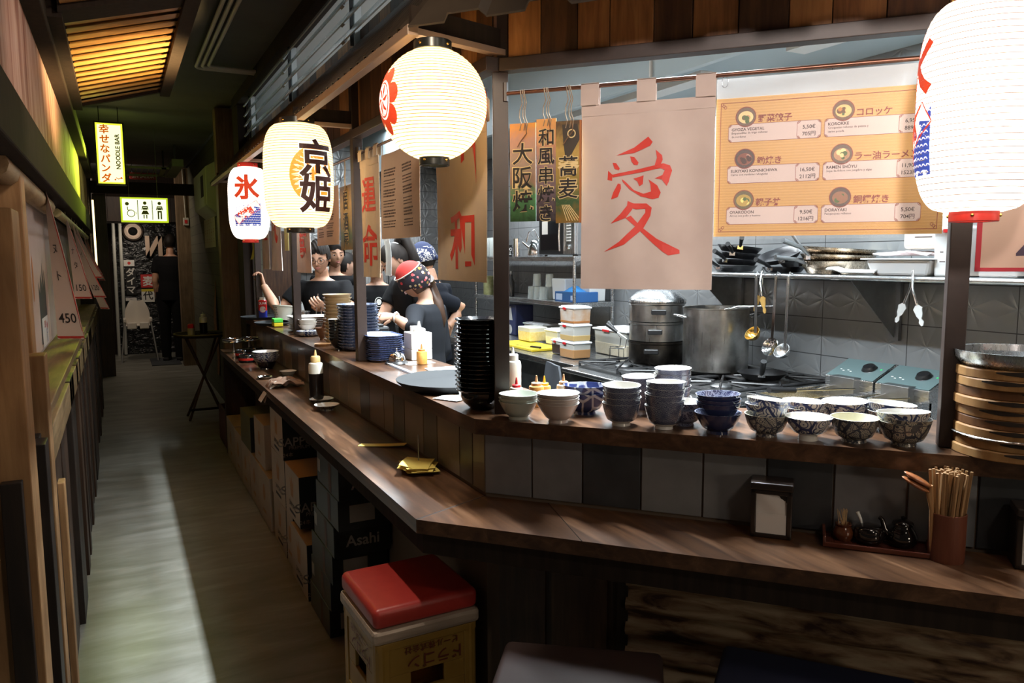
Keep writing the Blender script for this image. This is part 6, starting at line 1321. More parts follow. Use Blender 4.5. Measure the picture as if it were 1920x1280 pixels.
m_gl = NT('clear glass'); b = m_gl.b.inputs; m_gl.base((.78, .84, .82)); b['Roughness'].default_value = .05; b['Alpha'].default_value = .32; b['Specular IOR Level'].default_value = .9; m_gl = m_gl.m
def glass(label, loc, r, h, grp, inv=False):
    pr = [(0, 0), (r*.85, 0), (r, h), (r*.93, h), (r*.8, .008), (0, .01)]
    if inv: pr = [(a, h-b) for a, b in pr][::-1]
    return tag(MB().lathe(pr, 20).build('drinking_glass', m_gl, smooth=50, loc=loc), label, 'glass', grp)
gg = glass('upturned glass in the front row on the lower steel shelf, nearest the blue box', (3.03, 5.33, 1.216), .036, .10, 'glasses on the lower shelf', True)
for (x, y, z, l) in ((3.03, 5.42, 1.216, 'upturned glass second from the blue box, on the lower steel shelf'), (3.03, 5.52, 1.216, 'upturned glass third from the blue box, on the lower steel shelf'), (3.11, 5.37, 1.216, 'upturned glass in the back row of the lower steel shelf'), (3.05, 5.47, 1.318, 'tall tumbler standing on the upturned glasses, left one'), (3.06, 5.28, 1.318, 'tall tumbler standing on the upturned glasses, right one')): dup(gg, (x, y, z), label=l)
for k, (y, l) in enumerate(((6.30, 'slim clear glass left end of the upper steel shelf'), (6.20, 'slim clear glass second on the upper steel shelf'), (6.10, 'slim clear glass third on the upper steel shelf'))): glass(l, (3.0, y, 1.557), .035, .17, 'glasses on the upper shelf')
mg = thing('black_mug', 'black mug with white lettering on the upper steel shelf', 'mug', (3.0, 5.90, 1.557)); MB().lathe([(0, 0), (.04, 0), (.042, .1), (.038, .1), (.036, .006), (0, .006)], 28).build('mug', m_black, mg, smooth=40); a0 = math.atan2(-5.9, -3.0)
MB().mapped(at(txt('GOO', .038, .04), 0, .065), lambda x, y: (.0432*math.cos(a0+x/.043), .0432*math.sin(a0+x/.043), y), maxlen=.01).mapped(at(txt('DILL', .038, .04), 0, .032), lambda x, y: (.0432*math.cos(a0+x/.043), .0432*math.sin(a0+x/.043), y), maxlen=.01).build('lettering', m_white, mg)
MB().tube([(.04, .0, .08), (.065, 0, .075), (.065, 0, .03), (.04, 0, .025)], .005, 8).build('handle', m_black, mg, smooth=60)
o = MB().lathe([(0, 0), (.035, 0), (.035, .15), (.03, .15), (.03, .01), (0, .01)], 28).build('steel_cup', m_chrome, smooth=40, loc=(3.0, 5.72, 1.557)); tag(o, 'tall steel cup on the upper steel shelf beside the mug', 'cup')
kt = thing('steel_kettle', 'polished steel kettle partly behind the microwave', 'kettle', (3.08, 5.53, 1.557)); MB().lathe([(0, 0), (.07, 0), (.075, .02), (.06, .1), (.045, .13), (.02, .14), (0, .145)], 28).build('body', m_chrome, kt, smooth=50); MB().tube([(.06, .0, .08), (.0, .03, .22), (-.03, .07, .2), (-.05, .08, .12)], .008, 8).build('handle', m_chrome, kt, smooth=60); MB().tube([(-.05, .03, .07), (-.10, .06, .12)], [.014, .009], 10).build('spout', m_chrome, kt, smooth=60)
for k, (y, c1, l) in enumerate(((6.02, (.45, .10, .03), 'red sauce bottle on the lower steel shelf'), (5.88, (.05, .05, .05), 'dark glass bottle next to the red sauce bottle'))):
    b = thing('sauce_bottle', l, 'bottle', (3.02, y, 1.216), group='bottles on the lower shelf'); MB().lathe([(0, 0), (.03, 0), (.032, .12), (.015, .16), (.014, .20), (0, .2)], 20).build('body', mat('bottle glass', c1, .15), b, smooth=40); MB().lathe([(.016, .19), (.016, .22), (0, .22)], 14).build('cap', m_brass if k == 0 else m_steeld, b, smooth=40)
o = MB().lathe([(0, 0), (.06, 0), (.062, .16), (.05, .17), (0, .17)], 24).build('herb_jar', mat('green speckled jar', (.18, .19, .07), .3, noise=(30, (.32, .32, .17))), smooth=40, loc=(3.02, 6.3, 1.216)); tag(o, 'jar of green herbs at the far end of the lower steel shelf', 'jar')
bb = thing('glove_box', 'blue glove carton on the lower steel shelf corner', 'box', (3.06, 4.95, 1.216)); m_bl = mat('blue carton', (.02, .09, .26), .5)
MB().b2((-.07, -.17, 0), (.13, .13, .075)).build('carton', m_bl, bb, bevel=.003); MB().mapped(rect(.02, .012, .11, .06), lambda a, b: (-.0705, a, b)).build('print', mat('pale blue print', (.4, .5, .7), .5), bb); MB().mapped(rect(-.15, .015, -.1, .05), lambda a, b: (-.0705, a, b)).build('print', bpy.data.materials['pale blue print'], bb); MB().sheet(10, 10, lambda u, v: (-.05+u*.13, -.1+v*.16, .075+.035*math.sin(u*PI)*math.sin(v*PI)*(1+.5*math.sin(u*14+v*9))), .002).build('glove', mat('blue glove', (.05, .25, .6), .4), bb, smooth=70)
tub('milky tub with a red tab behind the glove carton', (3.14, 5.14, 1.216), .19, .16, .17, m_tub, lid=False); o = tub('clear bag like tub at the right end of the lower steel shelf', (3.2, 4.87, 1.216), .13, .14, .13, mat('hazy plastic', (.6, .62, .62), .3, alpha=.85), lid=False)
bw = thing('paper_pack', 'dark blue and white pack under the steel shelving', 'pack', (3.1, 5.9, HS)); MB().b2((-.08, -.1, 0), (.1, .1, .26)).build('pack', mat('navy pack', (.03, .04, .12), .5), bw, bevel=.01); MB().mapped(poly([(-.05, .13), (.05, .13), (.03, .24), (-.02, .25)]), lambda a, b: (-.0805, a, b)).build('print', m_white, bw); MB().mapped(disc(0, .05, .04), lambda a, b: (-.0805, a, b)).build('print', m_white, bw)
# food boxes on the worktop
m_bc = mat('clear box plastic', (.66, .66, .62), .25, alpha=.7); m_brw = mat('brown broth', (.42, .22, .09), .3); m_yel = mat('yellow cuts', (.62, .48, .16), .5, noise=(40, (.72, .62, .33))); m_dks = mat('dark marinade', (.03, .015, .012), .25); m_rice = mat('pale rice', (.62, .55, .40), .7, noise=(50, (.68, .62, .5)))
FB = 'food boxes on the worktop'
tub('lowest food box with brown broth on the worktop', (2.70, 4.32, HS+.002), .17, .13, .10, m_bc, fill=(m_brw, .62), grp=FB); tub('middle food box of three, half filled with pale broth', (2.70, 4.32, HS+.118), .17, .13, .10, m_bc, fill=(mat('pale broth', (.52, .36, .15), .3), .4), grp=FB); tub('topmost food box of three, streaked with red brown sauce', (2.70, 4.32, HS+.234), .165, .13, .10, mat('sauce streaked plastic', (.62, .58, .54), .25, noise=(9, (.5, .26, .1)), alpha=.9), fill=(mat('red brown sauce', (.36, .14, .04), .3), .2), grp=FB)
tub('low box of dark marinade left of the three stacked boxes', (2.74, 4.53, HS+.002), .12, .12, .09, m_bc, fill=(m_dks, .8), grp=FB)
tub('large pale lidded box between the stacked boxes and the steel steamer', (3.08, 4.28, HS+.002), .36, .24, .17, m_bc, fill=(m_rice, .5), grp=FB)
tub('open box of yellow cut vegetables on the yellow board', (2.86, 5.20, HS+.025), .19, .15, .11, m_bc, lid=False, fill=(m_yel, .7), grp=FB); tub('lidded clear box of pale food right of the yellow cuts', (2.92, 4.88, HS+.025), .17, .15, .10, m_bc, fill=(m_rice, .6), grp=FB, red=False)
tub('clear lidded box in the rear row behind the yellow cuts', (3.14, 5.55, HS+.002), .3, .16, .11, m_bc, grp=FB, red=False); tub('empty clear box in the rear row, right end', (3.16, 5.16, HS+.002), .26, .16, .11, m_bc, lid=False, grp=FB)
o = MB().b2((-.13, -.3, 0), (.13, .3, .02)).build('cutting_board', mat('yellow board', (.65, .48, .02), .5), bevel=.004, loc=(2.72, 5.02, HS+.001)); tag(o, 'bright yellow cutting board on the worktop edge', 'board')
kn = thing('kitchen_knife', 'knife with a dark handle on the yellow cutting board', 'knife', (2.63, 4.83, HS+.021), .15); MB().add([(0, 0, 0), (.03, 0, 0), (.03, .16, 0), (.01, .2, 0), (0, 0, .002), (.03, 0, .002), (.03, .16, .002), (.01, .2, .002)], [(3, 2, 1, 0), (4, 5, 6, 7), (0, 1, 5, 4), (1, 2, 6, 5), (2, 3, 7, 6), (3, 0, 4, 7)]).build('blade', m_chrome, kn); MB().b2((.004, -.11, -.0), (.026, 0, .014)).build('handle', m_black, kn, bevel=.004)
ch = thing('dark_panel_chair', 'dark grey plastic backrest standing in the kitchen gangway', 'chair', (2.06, 3.52, 0), ARZ)
MB().sheet(10, 10, lambda u, v: ((u-.5)*.26*(1-.25*v**3), .02*math.cos(u*3), .72+.26*v), .012).build('backrest', mat('dark grey plastic', (.045, .05, .058), .45), ch, smooth=60); MB().b2((-.16, -.30, .45), (.16, .03, .47)).build('seat', m_black, ch, bevel=.01)
for sx in (-1, 1):
    MB().tube([(sx*.13, .02, .97-.2), (sx*.14, .03, .46), (sx*.15, .04, 0)], .011, 8).build('leg', m_steeld, ch); MB().tube([(sx*.14, -.27, .46), (sx*.15, -.30, 0)], .011, 8).build('leg', m_steeld, ch)
# background furniture at the kitchen far end
fr_ = thing('steel_fridge', 'tall stainless fridge behind the cooks', 'fridge', (2.15, 7.75, 0)); MB().b2((0, 0, 0), (.75, .5, 1.98)).build('body', m_steelx, fr_, bevel=.006); MB().b2((.01, -.03, .12), (.37, 0, 1.95)).build('door', m_steelx, fr_, bevel=.004); MB().b2((.38, -.03, .12), (.74, 0, 1.95)).build('door', m_steelx, fr_, bevel=.004)
for x in (.34, .41): MB().tube([(x, -.05, .9), (x, -.055, 1.3)], .009, 8).build('handle', m_chrome, fr_)
wc = thing('wooden_cabinet', 'dark brown wooden cabinet on the kitchen end wall', 'cabinet', (1.14, 8.06, 1.08)); MB().b2((0, 0, 0), (.55, .22, .75)).build('carcass', m_pl[1], wc, bevel=.004); MB().b2((.02, -.015, .02), (.53, 0, .73)).build('door', m_pl[1], wc, bevel=.004)
td = thing('towel_dispenser', 'white paper towel dispenser on the kitchen end wall', 'dispenser', (1.70, 8.15, 1.0)); MB().b2((0, 0, 0), (.13, .14, .32)).build('case', m_white, td, bevel=.01); MB().b2((.03, -.004, .22), (.10, 0, .28)).build('window', m_black, td); td2 = dup(td, (1.88, 8.15, .98), label='second white dispenser right of the paper towel one')
ps = thing('plate_shelf', 'wire shelf of white plates behind the man in glasses', 'shelf', (1.72, 8.045, 1.42)); 
for k in range(4): MB().b2((0, 0, k*.09), (.5, .25, k*.09+.012)).build('tier', m_steeld, ps); MB().b2((.03, .02, k*.09+.012), (.46, .22, k*.09+.045)).build('crockery', m_wht2, ps)
# ------------------------------------------------------------------ people
m_skin = mat('skin', (.50, .27, .17), .5, sub=.12, noise=(14, (.55, .31, .21))); m_skin2 = mat('lighter skin', (.56, .33, .23), .5, sub=.12)
m_hair = mat('black hair', (.012, .009, .008), .6, noise=(60, (.02, .015, .012), (1, 1, .2)), spec=.2); m_hairb = mat('brown hair', (.045, .022, .013), .4, noise=(60, (.075, .038, .022), (1, 1, .2)))
m_tee = mat('black tee cloth', (.006, .006, .007), .9, bump=.15, spec=.2); m_navyt = mat('navy black polo cloth', (.008, .010, .016), .9, bump=.15, spec=.2); m_greyt = mat('charcoal uniform cloth', (.02, .022, .027), .9, bump=.15, spec=.2)
m_lip = mat('lips', (.38, .13, .10), .5); m_eye = mat('eye white', (.7, .68, .64), .25); m_iris = mat('dark iris', (.02, .012, .01), .15)
def remesh(mb, vox, name):
    me = bpy.data.meshes.new(name); me.from_pydata(mb.v, [], mb.f); o = bpy.data.objects.new(name, me); COL.objects.link(o)
    r = o.modifiers.new('r', 'REMESH'); r.mode = 'VOXEL'; r.voxel_size = vox
    s = o.modifiers.new('s', 'SMOOTH'); s.iterations = 4; s.factor = .5
    e = bpy.data.meshes.new_from_object(o.evaluated_get(bpy.context.evaluated_depsgraph_get()))
    vs = [tuple(v.co) for v in e.vertices]; fs = [tuple(p.vertices) for p in e.polygons]
    bpy.data.objects.remove(o); bpy.data.meshes.remove(me); bpy.data.meshes.remove(e); return vs, fs
def head_pt(d):
    x, y, z = .072*d.x, .092*d.y, .115*d.z; az = math.atan2(d.x, d.y); el = math.asin(max(-1, min(1, d.z)))
    if d.z < 0:
        t = -d.z; x *= 1-.26*t
        y *= (1-.08*t) if d.y > 0 else (1-.30*t)
        if d.y > 0: y += .014*t*math.exp(-(az/.7)**2)
    g = lambda a, s: math.exp(-(a/s)**2)
    y += .021*g(az, .14)*(g(el+.20, .11)+.42*g(el+.03, .15)); y -= .007*g(abs(az)-.36, .16)*g(el-.01, .10); y += .0035*g(el-.17, .07)*g(az, .6)
    y += .006*g(az, .27)*(g(el+.47, .045)+g(el+.59, .055)); y -= .003*g(az, .2)*g(el+.53, .03); y += .005*g(az, .3)*g(el+.95, .16)
    x += math.copysign(.004, d.x)*g(abs(az)-.85, .3)*g(el+.12, .2)
    return Vector((x, y, z))
def sphere_dirs(nu=44, nv=30):
    out = []
    for j in range(nv+1):
        el = -PI/2+PI*j/nv
        for i in range(nu): az = 2*PI*i/nu; out.append(Vector((math.sin(az)*math.cos(el), math.cos(az)*math.cos(el), math.sin(el))))
    return out
def head_shell(mask, off, M, lift=None, nu=64, nv=44):
    D = sphere_dirs(nu, nv); vs = []
    for d in D:
        p = head_pt(Vector((d.x, min(d.y, .75) if d.y > .75 and d.z > -.1 else d.y, d.z))); q = p*(1+off/max(p.length, .05)); k = lift(d) if lift else 0
        vs.append(q+d*k)
    fs = []
    for j in range(nv):
        for i in range(nu):
            l = (i+1) % nu; f = (j*nu+i, j*nu+l, (j+1)*nu+l, (j+1)*nu+i); c = sum((D[a] for a in f), Vector())/4
            if mask(c.normalized()): fs.append(f[::-1])
    mb = MB(); mb.add(vs, fs, 0, M); return mb
def hand(mb, w, d, n, curl=.5, s=1.0, side=1):
    """palm and five fingers from the wrist w along d; n is the palm's inner side"""
    d = Vector(d).normalized(); n = Vector(n); n = (n-d*n.dot(d)).normalized(); x = d.cross(n)*side
    w = Vector(w); P = lambda a, b, c: w+(d*a+x*b+n*c)*s
    vs = []
    for (a, wd, th) in ((-.01, .024, .017), (.03, .036, .015), (.065, .041, .013), (.088, .039, .011)):
        for k in range(10): t = 2*PI*k/10; vs.append(P(a, wd*math.cos(t), th*math.sin(t)))
    mb.add(vs, [(i*10+k, i*10+(k+1) % 10, i*10+10+(k+1) % 10, i*10+10+k) for i in range(3) for k in range(10)]+[tuple(range(10))[::-1], tuple(30+k for k in range(10))])
    for b, L in ((-.029, .068), (-.010, .078), (.010, .073), (.028, .058)):
        p = Vector((.082, b, 0)); ang = 0; pts = [p.copy()]
        for q, fr3 in enumerate((.45, .31, .24)):
            ang += curl*(.75, 1.05, .8)[q]*(1+b*4); p = p+Vector((math.cos(ang), b*.08, math.sin(ang)))*L*fr3; pts.append(p.copy())
        mb.tube([P(*q) for q in pts], [.0088*s, .0084*s, .0076*s, .0058*s], 8)
    pts = [Vector((.018, -.028, .004)), Vector((.042, -.05, .014)), Vector((.062, -.056, .026+.012*curl)), Vector((.080, -.050+.012*curl, .034+.02*curl))]
    mb.tube([P(*q) for q in pts], [.0115*s, .0102*s, .0092*s, .0068*s], 8)
def ringloft(mb, rings, seg=20):
    vs = []
    for c, r_, f, w, d in rings:
        for k in range(seg): t = 2*PI*k/seg; vs.append(Vector(c)+Vector(r_)*w*math.cos(t)+Vector(f)*d*math.sin(t))
    n_ = len(rings); mb.add(vs, [(i*seg+k, i*seg+(k+1) % seg, (i+1)*seg+(k+1) % seg, (i+1)*seg+k) for i in range(n_-1) for k in range(seg)]+[tuple(range(seg))[::-1], tuple((n_-1)*seg+k for k in range(seg))])
def person(label, head, face, pitch=0, pelvis=None, S=1.0, torso=None, arms=None, skin=None, shirt=None, sleeve=.6, neckline=0, hand_curl=(.6, .6), hand_dir=(None, None), hand_n=(None, None), eyes=True, trousers=None, roll=0):
    """head: world centre of the head; face: world angle of the gaze; torso: world angle of the chest; arms: ((elbow, wrist), (elbow, wrist)) right then left"""
    skin = skin or m_skin; shirt = shirt or m_tee; torso = face if torso is None else torso
    f = Vector((math.cos(torso), math.sin(torso), 0)); r_ = Vector((f.y, -f.x, 0)); Hd = Vector(head); up = Vector((0, 0, 1))
    hf = Vector((math.cos(face)*math.cos(pitch), math.sin(face)*math.cos(pitch), math.sin(pitch))); hr = Vector((math.sin(face), -math.cos(face), 0)); hu = hr.cross(hf); hr, hu = hr*math.cos(roll)+hu*math.sin(roll), hu*math.cos(roll)-hr*math.sin(roll)
    M = Matrix(((hr.x, hf.x, hu.x, Hd.x), (hr.y, hf.y, hu.y, Hd.y), (hr.z, hf.z, hu.z, Hd.z), (0, 0, 0, 1))) @ Matrix.Scale(S**.5, 4)
    nb = Hd-hu*.10*S-hf*.035*S-up*.075*S                       # base of the neck
    pel = Vector((*(pelvis if pelvis else (nb.x-f.x*.02, nb.y-f.y*.02)), nb.z-.54*S))
    sp = lambda t: pel.lerp(nb, t)+f*(.0)
    tr = [(0, .158, .108), (.16, .150, .103), (.36, .135, .095), (.58, .152, .105), (.78, .168, .106), (.90, .165, .092), (.97, .115, .072), (1.02, .062, .058)]
    body = MB(); shb = MB()
    ringloft(body, [(sp(t), r_, f, w*S*.95, d*S*.95) for t, w, d in tr]); ringloft(shb, [(sp(t), r_, f, w*S+.004, d*S+.006) for t, w, d in [(-.12, .165, .112)]+tr[:-1]]+[(sp(.985), r_, f, .095*S+.002, .068*S+.006)])
    body.tube([sp(.96), nb+up*.03*S, Hd-hu*.085*S-hf*.018*S], [.058*S, .05*S, .05*S], 16)
    hands = MB()
    for i, sg in enumerate((1, -1)):
        sh = sp(.89)+r_*sg*.165*S; el, wr = arms[i] if arms and arms[i] else (sh+r_*sg*.04-up*.28*S-f*.02, sh+r_*sg*.03-up*.52*S+f*.08)
        el, wr = Vector(el), Vector(wr)
        body.tube([sp(.86)+r_*sg*.10*S, sh, sh.lerp(el, .5), el, el.lerp(wr, .35), wr], [.055*S, .052*S, .046*S, .039*S, .040*S, .026*S], 14)
        cut = sleeve; shb.tube([sp(.86)+r_*sg*.09*S, sh, sh.lerp(el, cut*.5), sh.lerp(el, cut)] if cut <= 1 else [sp(.86)+r_*sg*.09*S, sh, sh.lerp(el, .5), el, el.lerp(wr, cut-1)], ([.064*S, .064*S, .064*S, .062*S] if cut <= 1 else [.064*S, .064*S, .058*S, .055*S, .046*S]), 16)
        hd = Vector(hand_dir[i]) if hand_dir[i] else (wr-el); hn = Vector(hand_n[i]) if hand_n[i] else -r_*sg
        hand(hands, wr, hd, hn, hand_curl[i], S*.98, sg)
    for sg in (1, -1):
        hp = pel+r_*sg*.085*S; kn = Vector((hp.x+f.x*.02, hp.y+f.y*.02, pel.z*.53)); an = Vector((hp.x, hp.y, .07))
        body.tube([pel+r_*sg*.07*S+up*.03, hp-up*.06, kn, kn.lerp(an, .4), an], [.085*S, .085*S, .055*S, .054*S, .036*S], 14)
        body.tube([an+f*-.03-up*.03, an+f*.06-up*.035, an+f*.15-up*.045], [.034, .036, .024], 10)
    vs, fs = remesh(body, .0085, 'person'); bm_ = MB(); bm_.add(vs, fs); bm_.add(hands.v, hands.f)
    D = sphere_dirs(); hv = [head_pt(d) for d in D]; nu, nv = 44, 30
    bm_.add(hv, [(j*nu+i, (j+1)*nu+i, (j+1)*nu+(i+1) % nu, j*nu+(i+1) % nu) for j in range(nv) for i in range(nu)], 0, M)
    for sg in (1, -1):
        e = MB(); e.lathe([(0, -.032), (.010, -.026), (.016, -.008), (.018, .01), (.012, .026), (0, .03)], 14, M=M @ Matrix.Translation((sg*.073, -.008, -.004)) @ Matrix.Rotation(sg*.25, 4, 'Z') @ Matrix.Scale(.42, 4, (1, 0, 0)))
        bm_.add(e.v, e.f)
    P_ = bm_.build('person', [skin], smooth=75); tag(P_, label, 'person')
    vs, fs = remesh(shb, .010, 'shirt'); q = MB(); q.add(vs, fs); q.build('shirt', shirt, P_, smooth=80)
    q = MB()
    for sg in (1, -1):
        hp = pel+r_*sg*.085*S; kn = Vector((hp.x+f.x*.02, hp.y+f.y*.02, pel.z*.53)); an = Vector((hp.x, hp.y, .06))
        q.tube([hp+up*.06, hp-up*.06, kn, kn.lerp(an, .4), an], [.095*S, .095*S, .07*S, .067*S, .058*S], 16)
    q.build('trousers', trousers or m_tee, P_, smooth=80)
    for sg in (1, -1):
        hp = pel+r_*sg*.085*S; MB().box((0, .05, .03), (.085, .26, .06), 0, Matrix.Translation((hp.x, hp.y, 0)) @ Matrix.Rotation(torso-PI/2, 4, 'Z')).build('shoe', m_blackmat, P_, bevel=.02, seg=3)
    if eyes:
        for sg in (1, -1):
            e = MB().lathe([(0, -.0105), (.0075, -.0075), (.0105, 0), (.0075, .0075), (0, .0105)], 12, M=M @ Matrix.Translation((sg*.030, .0735, .0035))); e.lathe([(0, -.005), (.005, -.003), (.006, 0)], 10, 1, M @ Matrix.Translation((sg*.030-.002, .0838, .001)) @ Matrix.Rotation(PI/2, 4, 'X'))
            e.build('eye', [m_eye, m_iris], P_, smooth=80)
            MB().lathe([(0, .0118), (.0085, .0085), (.0118, 0.001)], 12, M=M @ Matrix.Translation((sg*.030, .0735, .0035))).build('eyelid', skin, P_, smooth=80)
            MB().tube([M @ Vector((sg*.014, .0885, .021)), M @ Vector((sg*.03, .089, .026)), M @ Vector((sg*.048, .080, .022))], [.0025, .003, .0015], 6).build('eyebrow', m_hair, P_)
        MB().tube([M @ Vector((-.022, .0885, -.0535)), M @ Vector((0, .0965, -.051)), M @ Vector((.022, .0885, -.0535))], [.0015, .0042, .0015], 8).tube([M @ Vector((-.019, .0885, -.0595)), M @ Vector((0, .0965, -.061)), M @ Vector((.019, .0885, -.0595))], [.0015, .0052, .0015], 8).build('lips', m_lip, P_, smooth=80)
    return P_, M, sp, f, r_
hairline = lambda d: d.z > .42-.1*d.y if d.y > .45 else (d.z > -.05-.35*max(0, -d.y) if d.y > -.1 else d.z > -.52)
def cam_ang(p, deg): return math.atan2(-p[1], -p[0])+RAD(deg)      # 0 looks at the viewer, negative turns to picture left

# man in glasses
h1 = (1.357, 5.79, 1.556)
P1, M1, sp1, f1, r1 = person('person in glasses and a black tee, one hand on the far post', h1, cam_ang(h1, -14), RAD(-16), pelvis=(1.44, 5.88), S=1.02, torso=cam_ang(h1, -6), arms=(((1.065, 5.90, 1.15), (1.0, 6.12, 1.345)), ((1.53, 5.58, 1.12), (1.28, 5.32, 1.20))),
    hand_curl=(.95, .75), hand_dir=((-.15, .35, 1), (-.8, -.5, .45)), hand_n=((-1, .1, 0), (-.2, .6, .6)))
head_shell(hairline, .010, M1, lambda d: .018*max(0, d.z)**2+.004*math.sin(d.x*23+d.y*19)).build('hair', m_hair, P1, smooth=80)
mb = MB()
for sg in (1, -1):
    mb.tube([M1 @ Vector((sg*.032+.024*math.cos(a*PI/9), .100-.012*abs(math.cos(a*PI/9))*(1 if math.cos(a*PI/9)*sg > 0 else .2), .0+.021*math.sin(a*PI/9))) for a in range(18)], .0016, 6, closed=True)
    mb.tube([M1 @ Vector((sg*.056, .09, .004)), M1 @ Vector((sg*.076, .04, .006)), M1 @ Vector((sg*.077, -.005, .01))], .0016, 6)
mb.tube([M1 @ Vector((-.008, .1, .002)), M1 @ Vector((.008, .1, .002))], .0016, 6); mb.build('glasses', mat('dark wire frame', (.03, .025, .025), .3, .6), P1)
def chest_print(Pn, sp, f, r_, t, x, mk, m=None, S=1.0, d=.118):
    fn = lambda a, b: tuple(sp(t)+r_*(x+a)+f*(d*S)+Vector((0, 0, b)))
    mb = MB()
    for q in mk: mb.mapped(q, fn)
    mb.build('chest_logo', m or m_paper, Pn)
chest_print(P1, sp1, f1, r1, .55, -.10, [ring(0, 0, .03, .006), at(txt('PANDA', .016, .02), 0, 0)])
tg = thing('kitchen_tongs', 'thin steel tongs held by the person in glasses', 'tongs', (1.222, 5.285, 1.24)); MB().tube([(.0, 0, .07), (.012, 0, .0), (.02, -.01, -.13)], .0035, 6).tube([(.0, 0, .07), (-.012, 0, .0), (-.02, .0, -.13)], .0035, 6).build('arm', m_chrome, tg)
# second man behind
h2 = (1.70, 6.66, 1.582); P2, M2, sp2, f2, r2 = person('person in black standing right behind the one in glasses', h2, cam_ang(h2, 14), RAD(-4), pelvis=(1.72, 6.78), torso=cam_ang(h2, 0), S=1.0)
head_shell(hairline, .009, M2, lambda d: .012*max(0, d.z)).build('hair', m_hair, P2, smooth=80)
# woman with dark hair turned away
h3 = (1.875, 6.98, 1.485); P3, M3, sp3, f3, r3 = person('person with dark tied hair in a grey tee, turned away to the right', h3, cam_ang(h3, 112), RAD(-8), pelvis=(1.85, 7.02), torso=cam_ang(h3, 140), S=.95, shirt=m_greyt, skin=m_skin2)
back_hair = lambda d: (d.z > .35) or (d.y < .2 and d.z > -.45 and not (abs(d.x) > .8 and d.y > -.15 and d.z < .12))
head_shell(back_hair, .011, M3, lambda d: .01*max(0, -d.y)).build('hair', m_hair, P3, smooth=80)
MB().lathe([(0, -.04), (.03, -.02), (.04, 0), (.03, .025), (0, .04)], 16, M=M3 @ Matrix.Translation((0, -.115, .02))).build('hair_bun', m_hair, P3, smooth=80)
chest_print(P3, sp3, -f3, r3, .78, -.06, [txt('4', .06, .01)], d=.113, S=.95)
# person whose head is behind the cloth
h4 = (1.845, 5.96, 1.51); P4, M4, sp4, f4, r4 = person('person in a black polo with a round chest logo, face hidden by a curtain', h4, cam_ang(h4, -8), RAD(-10), pelvis=(1.87, 6.03), torso=cam_ang(h4, -4), skin=m_skin2)
head_shell(hairline, .01, M4).build('hair', m_hair, P4, smooth=80)
chest_print(P4, sp4, f4, r4, .74, -.02, [ring(0, 0, .033, .006, 24, .04), disc(0, .0, .02, 16, .024)], d=.121); chest_print(P4, sp4, f4, r4, .80, .075, [disc(0, 0, .005), disc(0, -.05, .005)], m_greyt, d=.118)
# woman with the high ponytail
h5 = (1.672, 4.97, 1.537); P5, M5, sp5, f5, r5 = person('person with a high black ponytail bending her face down to the left', h5, cam_ang(h5, -70), RAD(-42), pelvis=(1.86, 5.08), torso=cam_ang(h5, -62), S=.97, skin=m_skin2, arms=(((1.62, 5.12, 1.14), (1.47, 4.92, 1.12)), None))
head_shell(lambda d: (d.z > .33) or (d.y < .12 and d.z > -.42 and not (abs(d.x) > .82 and d.y > -.12 and d.z < .1)), .010, M5, lambda d: .008*max(0, -d.y)).build('hair', m_hair, P5, smooth=80)
MB().tube([M5 @ Vector((0, -.075, .07)), M5 @ Vector((0, -.115, .085)), M5 @ Vector((0, -.155, .055)), (h5[0]+.125, h5[1]-.03, 1.53), (h5[0]+.145, h5[1]-.03, 1.44)], [.022, .034, .044, .044, .018], 16).build('ponytail', m_hair, P5, smooth=80)
MB().lathe([(.022, -.008), (.028, 0), (.022, .008)], 16, M=M5 @ Matrix.Translation((0, -.085, .075)) @ Matrix.Rotation(RAD(50), 4, 'X')).build('hair_tie', m_white, P5, smooth=60)
# man with the patterned bandana
h6 = (2.055, 5.44, 1.545); P6, M6, sp6, f6, r6 = person('person in a navy polo and dark blue patterned bandana, seen from behind', h6, cam_ang(h6, -118), RAD(-12), pelvis=(2.16, 5.50), torso=cam_ang(h6, -125), S=1.03, shirt=m_navyt, sleeve=.85, arms=(None, ((2.36, 5.42, 1.165), (2.215, 5.36, 1.03))), hand_dir=(None, (-.8, .3, -.3)))
m_band = NT('navy patterned bandana'); v = m_band.noise(m_band.coords((1, 1, 1)), 34, 2, 2.0); m_band.base(m_band.ramp(v, [(.52, (.02, .03, .09)), (.56, (.6, .58, .55))])); m_band.b.inputs['Roughness'].default_value = .8
m_navyb = mat('navy cotton', (.022, .032, .085), .85)
head_shell(lambda d: d.z > .52-.05*d.y, .014, M6).build('bandana_top', m_navyb, P6, smooth=80); head_shell(lambda d: (.02-.2*(d.y < 0) < d.z <= .55-.05*d.y), .0155, M6).build('bandana_band', m_band.m, P6, smooth=80)
head_shell(lambda d: d.y < -.1 and -.55 < d.z < .15, .006, M6).build('hair', m_hair, P6, smooth=80); MB().tube([M6 @ Vector((0, -.10, -.01)), M6 @ Vector((.02, -.13, -.03)), M6 @ Vector((.03, -.14, -.08))], [.02, .016, .008], 10).build('bandana_knot', m_navyb, P6, smooth=70)
q = MB(); q.lathe([(.072, -.02), (.062, .022), (.058, .022), (.066, -.02)], 24, M=Matrix.Translation(sp6(.985))); q.build('collar', m_navyt, P6, smooth=60)
